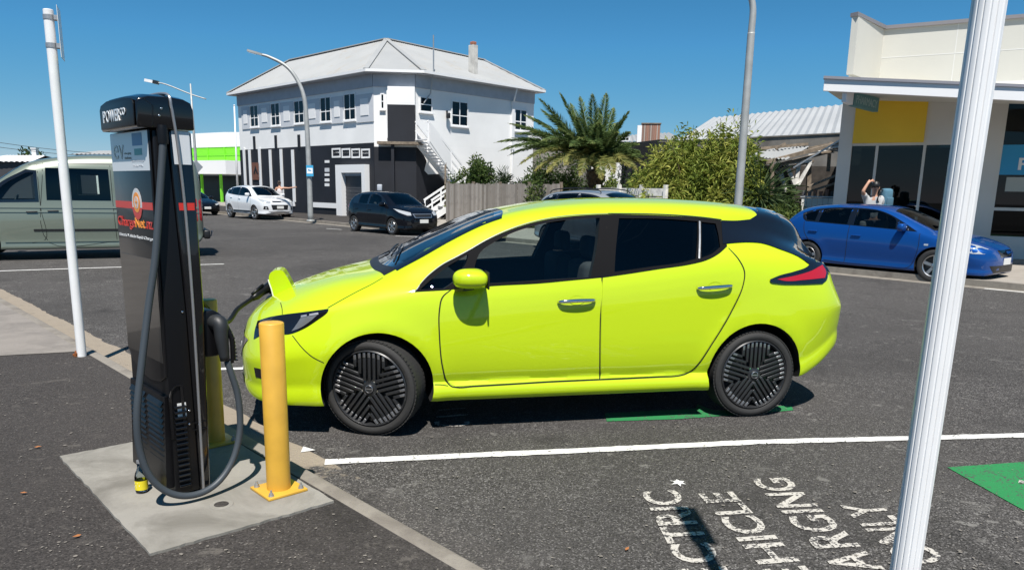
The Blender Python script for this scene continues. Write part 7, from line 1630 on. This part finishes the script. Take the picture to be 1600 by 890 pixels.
# chrome-like trim running down the near end and over the top
T0 = [nearp(318, 768), nearp(309.5, 620), nearp(301, 480), nearp(290, 340), nearp(277, 235), nearp(267.5, 178), nearp(265, 166)]
tr = [(x, -.012 if z > 1.70 else -.003-.009*max(0, (z-1.4)/.3), z) for x, y, z in T0]
tr = [(T0[0][0], -.004, .004)]+[(x, -.005-.012*max(0, min(1, (z-1.35)/.4)), z) for x, _, z in T0[1:]]+[(T0[-1][0]-.001, -.016, zH+.122), (T0[-1][0]-.002, -.006, zH+.140), (T0[-1][0]-.003, .03, zH+.152), (T0[-1][0]-.003, .12, zH+.159), (T0[-1][0]-.003, .25, zH+.160), (T0[-1][0]-.003, .40, zH+.155)]
q = MB(); c = catmull(tr, 6); 
for a, b in zip(c[:-1], c[1:]): pass
q.tube([tuple(p) for p in c], .0065, 8)
q.build('edge_trim', mat('satin_trim', (.34, .34, .35), .35, .6), cs)
# white and red bands on the rear half of the near end and round its back
def band(name, z0, z1, m, e=.0012):
    def xl(z): return np.interp(z, [0, .9, zH], [-.033, -.043, -.072]) 
    def xr(z): return np.interp(z, [0, .9, zH], [.010, .036, .028])
    q = MB(); w0 = .012
    loop = lambda z: [(xl(z)+.012, -e), (xr(z)-w0, -e), (xr(z)-w0*.3, w0*.3-e), (xr(z)+e, w0), (xr(z)+e, YL-w0)]
    A_, B_ = loop(z0), loop(z1); n = len(A_); q.add([(x, y, z0) for x, y in A_]+[(x, y, z1) for x, y in B_], [(i, i+1, n+i+1, n+i) for i in range(n-1)]); q.build(name, m, cs, smooth=False)
band('white_band', 1.565, zH-.006, M['charger_white']); band('red_band', 1.362, 1.395, M['charger_red'])
for x, y in ((285, 487), (302, 485), (296, 641), (311, 641), (296, 662), (311, 662), (247, 181), (250, 170)):
    p = nearp(x, y); q = MB(); q.lathe([(0, .004), (.0045, .0035), (.006, 0)], 14, 0, Matrix.Translation((p[0], (-.001 if p[0] > -.04 else .002) if p[2] < 1.7 else -.0125, p[2])) @ Matrix.Rotation(math.pi/2, 4, 'X')); q.build('bolt', M['chrome'], cs, smooth=True)
q = MB(); q.box((-.02, -.002, .36), (.062, .004, .004)); q.box((-.02, -.002, .325), (.062, .004, .004)); q.build('joint_band', M['charger_matte'], cs)
# holster on the road side with its parked plug
hz = nearp(335, 520)[2]
q = MB(); q.prism([(-.0, -.12), (.070, -.12), (.095, -.09), (.105, .05), (.090, .085), (.055, .105), (.0, .105)], -.035, .15, 0, Matrix(((1,0,0,.036),(0,0,1,.06),(0,1,0,hz),(0,0,0,1)))); hol = bev_obj('plug_holster', q, M['charger_matte'], cs, .012)
P = lambda x, z, y=.02: (x, y, z)
a0 = nearp(336, 505, .03); a1 = nearp(349, 528, -.02); a2 = nearp(354, 562, -.02)
q = MB(); q.tube(catmull([(a0[0]-.01, .04, a0[2]+.01), (a0[0]+.01, -.005, a0[2]), (a1[0]-.008, -.02, a1[2]), (a2[0]-.012, -.03, a2[2])], 5), [.034, .036, .038, .039, .039, .038, .037, .036, .034, .033, .032, .030, .028, .026, .024, .022], 14); pg = q.build('parked_plug', mat('plug_grey', (.018, .02, .022), .5), hol, smooth=True)
q = MB(); g0, g1, g2 = nearp(350, 505, -.02), nearp(362, 528, -.03), nearp(367, 562, -.03); q.tube(catmull([(a0[0]+.02, .0, a0[2]+.008), (g0[0], -.015, g0[2]), (g1[0], -.03, g1[2]), (g2[0]-.008, -.03, g2[2])], 5), .0125, 10)
for k in range(7):
    t = k/6; q.box((g1[0]+(g2[0]-g1[0])*t+.006, -.03, g1[2]+(g2[2]-g1[2])*t), (.012, .026, .006), bev=.002)
q.span((g2[0]-.01, -.03, g2[2]), (a2[0], -.03, a2[2]-.012), .022, .018); q.build('plug_grip', M['charger_matte'], pg, auto=40)
# grey cable loop
cp_ = [(254, 214, -.012), (254, 235, -.016), (250, 300, -.02), (243, 400, -.026), (232, 480, -.03), (219, 590, -.05), (214, 650, -.06), (218, 700, -.06), (232, 740, -.07), (255, 764, -.08), (285, 774, -.09), (318, 768, -.09), (345, 748, -.08), (365, 715, -.07), (375, 670, -.06), (372, 620, -.05), (362, 585, -.04), (355, 564, -.03)]
pts = [nearp(x, y, d) for x, y, d in cp_]; pts = [(x, y, max(z, .019)) for x, y, z in pts]
q = MB(); q.tube(catmull(pts, 8), .0158, 14); q.build('loose_cable', M['cable'], cs, smooth=True)
q = MB(); p0 = pts[0]; q.lathe([(.022, -.03), (.024, .03), (.02, .05), (0, .05)], 16, 0, Matrix.Translation((p0[0], p0[1], p0[2]))); q.build('cable_gland', M['charger_matte'], cs, auto=40)
# black cable to the lime car
inv = CM.inverted(); tip = inv @ Vector(LEAF_PORT); nl = (inv.to_3x3() @ Vector(LEAF_PORT_N)).normalized()
def wp(px, py, D): return inv @ Vector(at(px, py, D))
nose = wp(424, 458, 5.05); hand = wp(398, 466, 4.9)
cab = [Vector((.02, .44, 1.35)), Vector((.09, .42, 1.2)), Vector((.13, .40, .95)), wp(350, 503, 4.55), wp(372, 482, 4.95), wp(393, 467, 5.2)]
q = MB(); q.tube(catmull([tuple(v) for v in cab], 8), .0155, 12); pc_ = q.build('charging_cable', M['black_cable'], cs, smooth=True)
q = MB(); e_ = cab[-1]; q.tube([tuple(e_), tuple(e_.lerp(tip, .25)), tuple(e_.lerp(tip, .55)), tuple(e_.lerp(tip, .8)), tuple(tip)], [.017, .030, .027, .034, .036], 16); q.tube([tuple(e_.lerp(tip, .05)+Vector((0, 0, .03))), tuple(e_.lerp(tip, .6)+Vector((0, 0, .045)))], .011, 10); q.build('car_plug', M['charger_matte'], pc_, smooth=True)
for o in COL.objects:
    if '_rel' in o: del o['_rel']
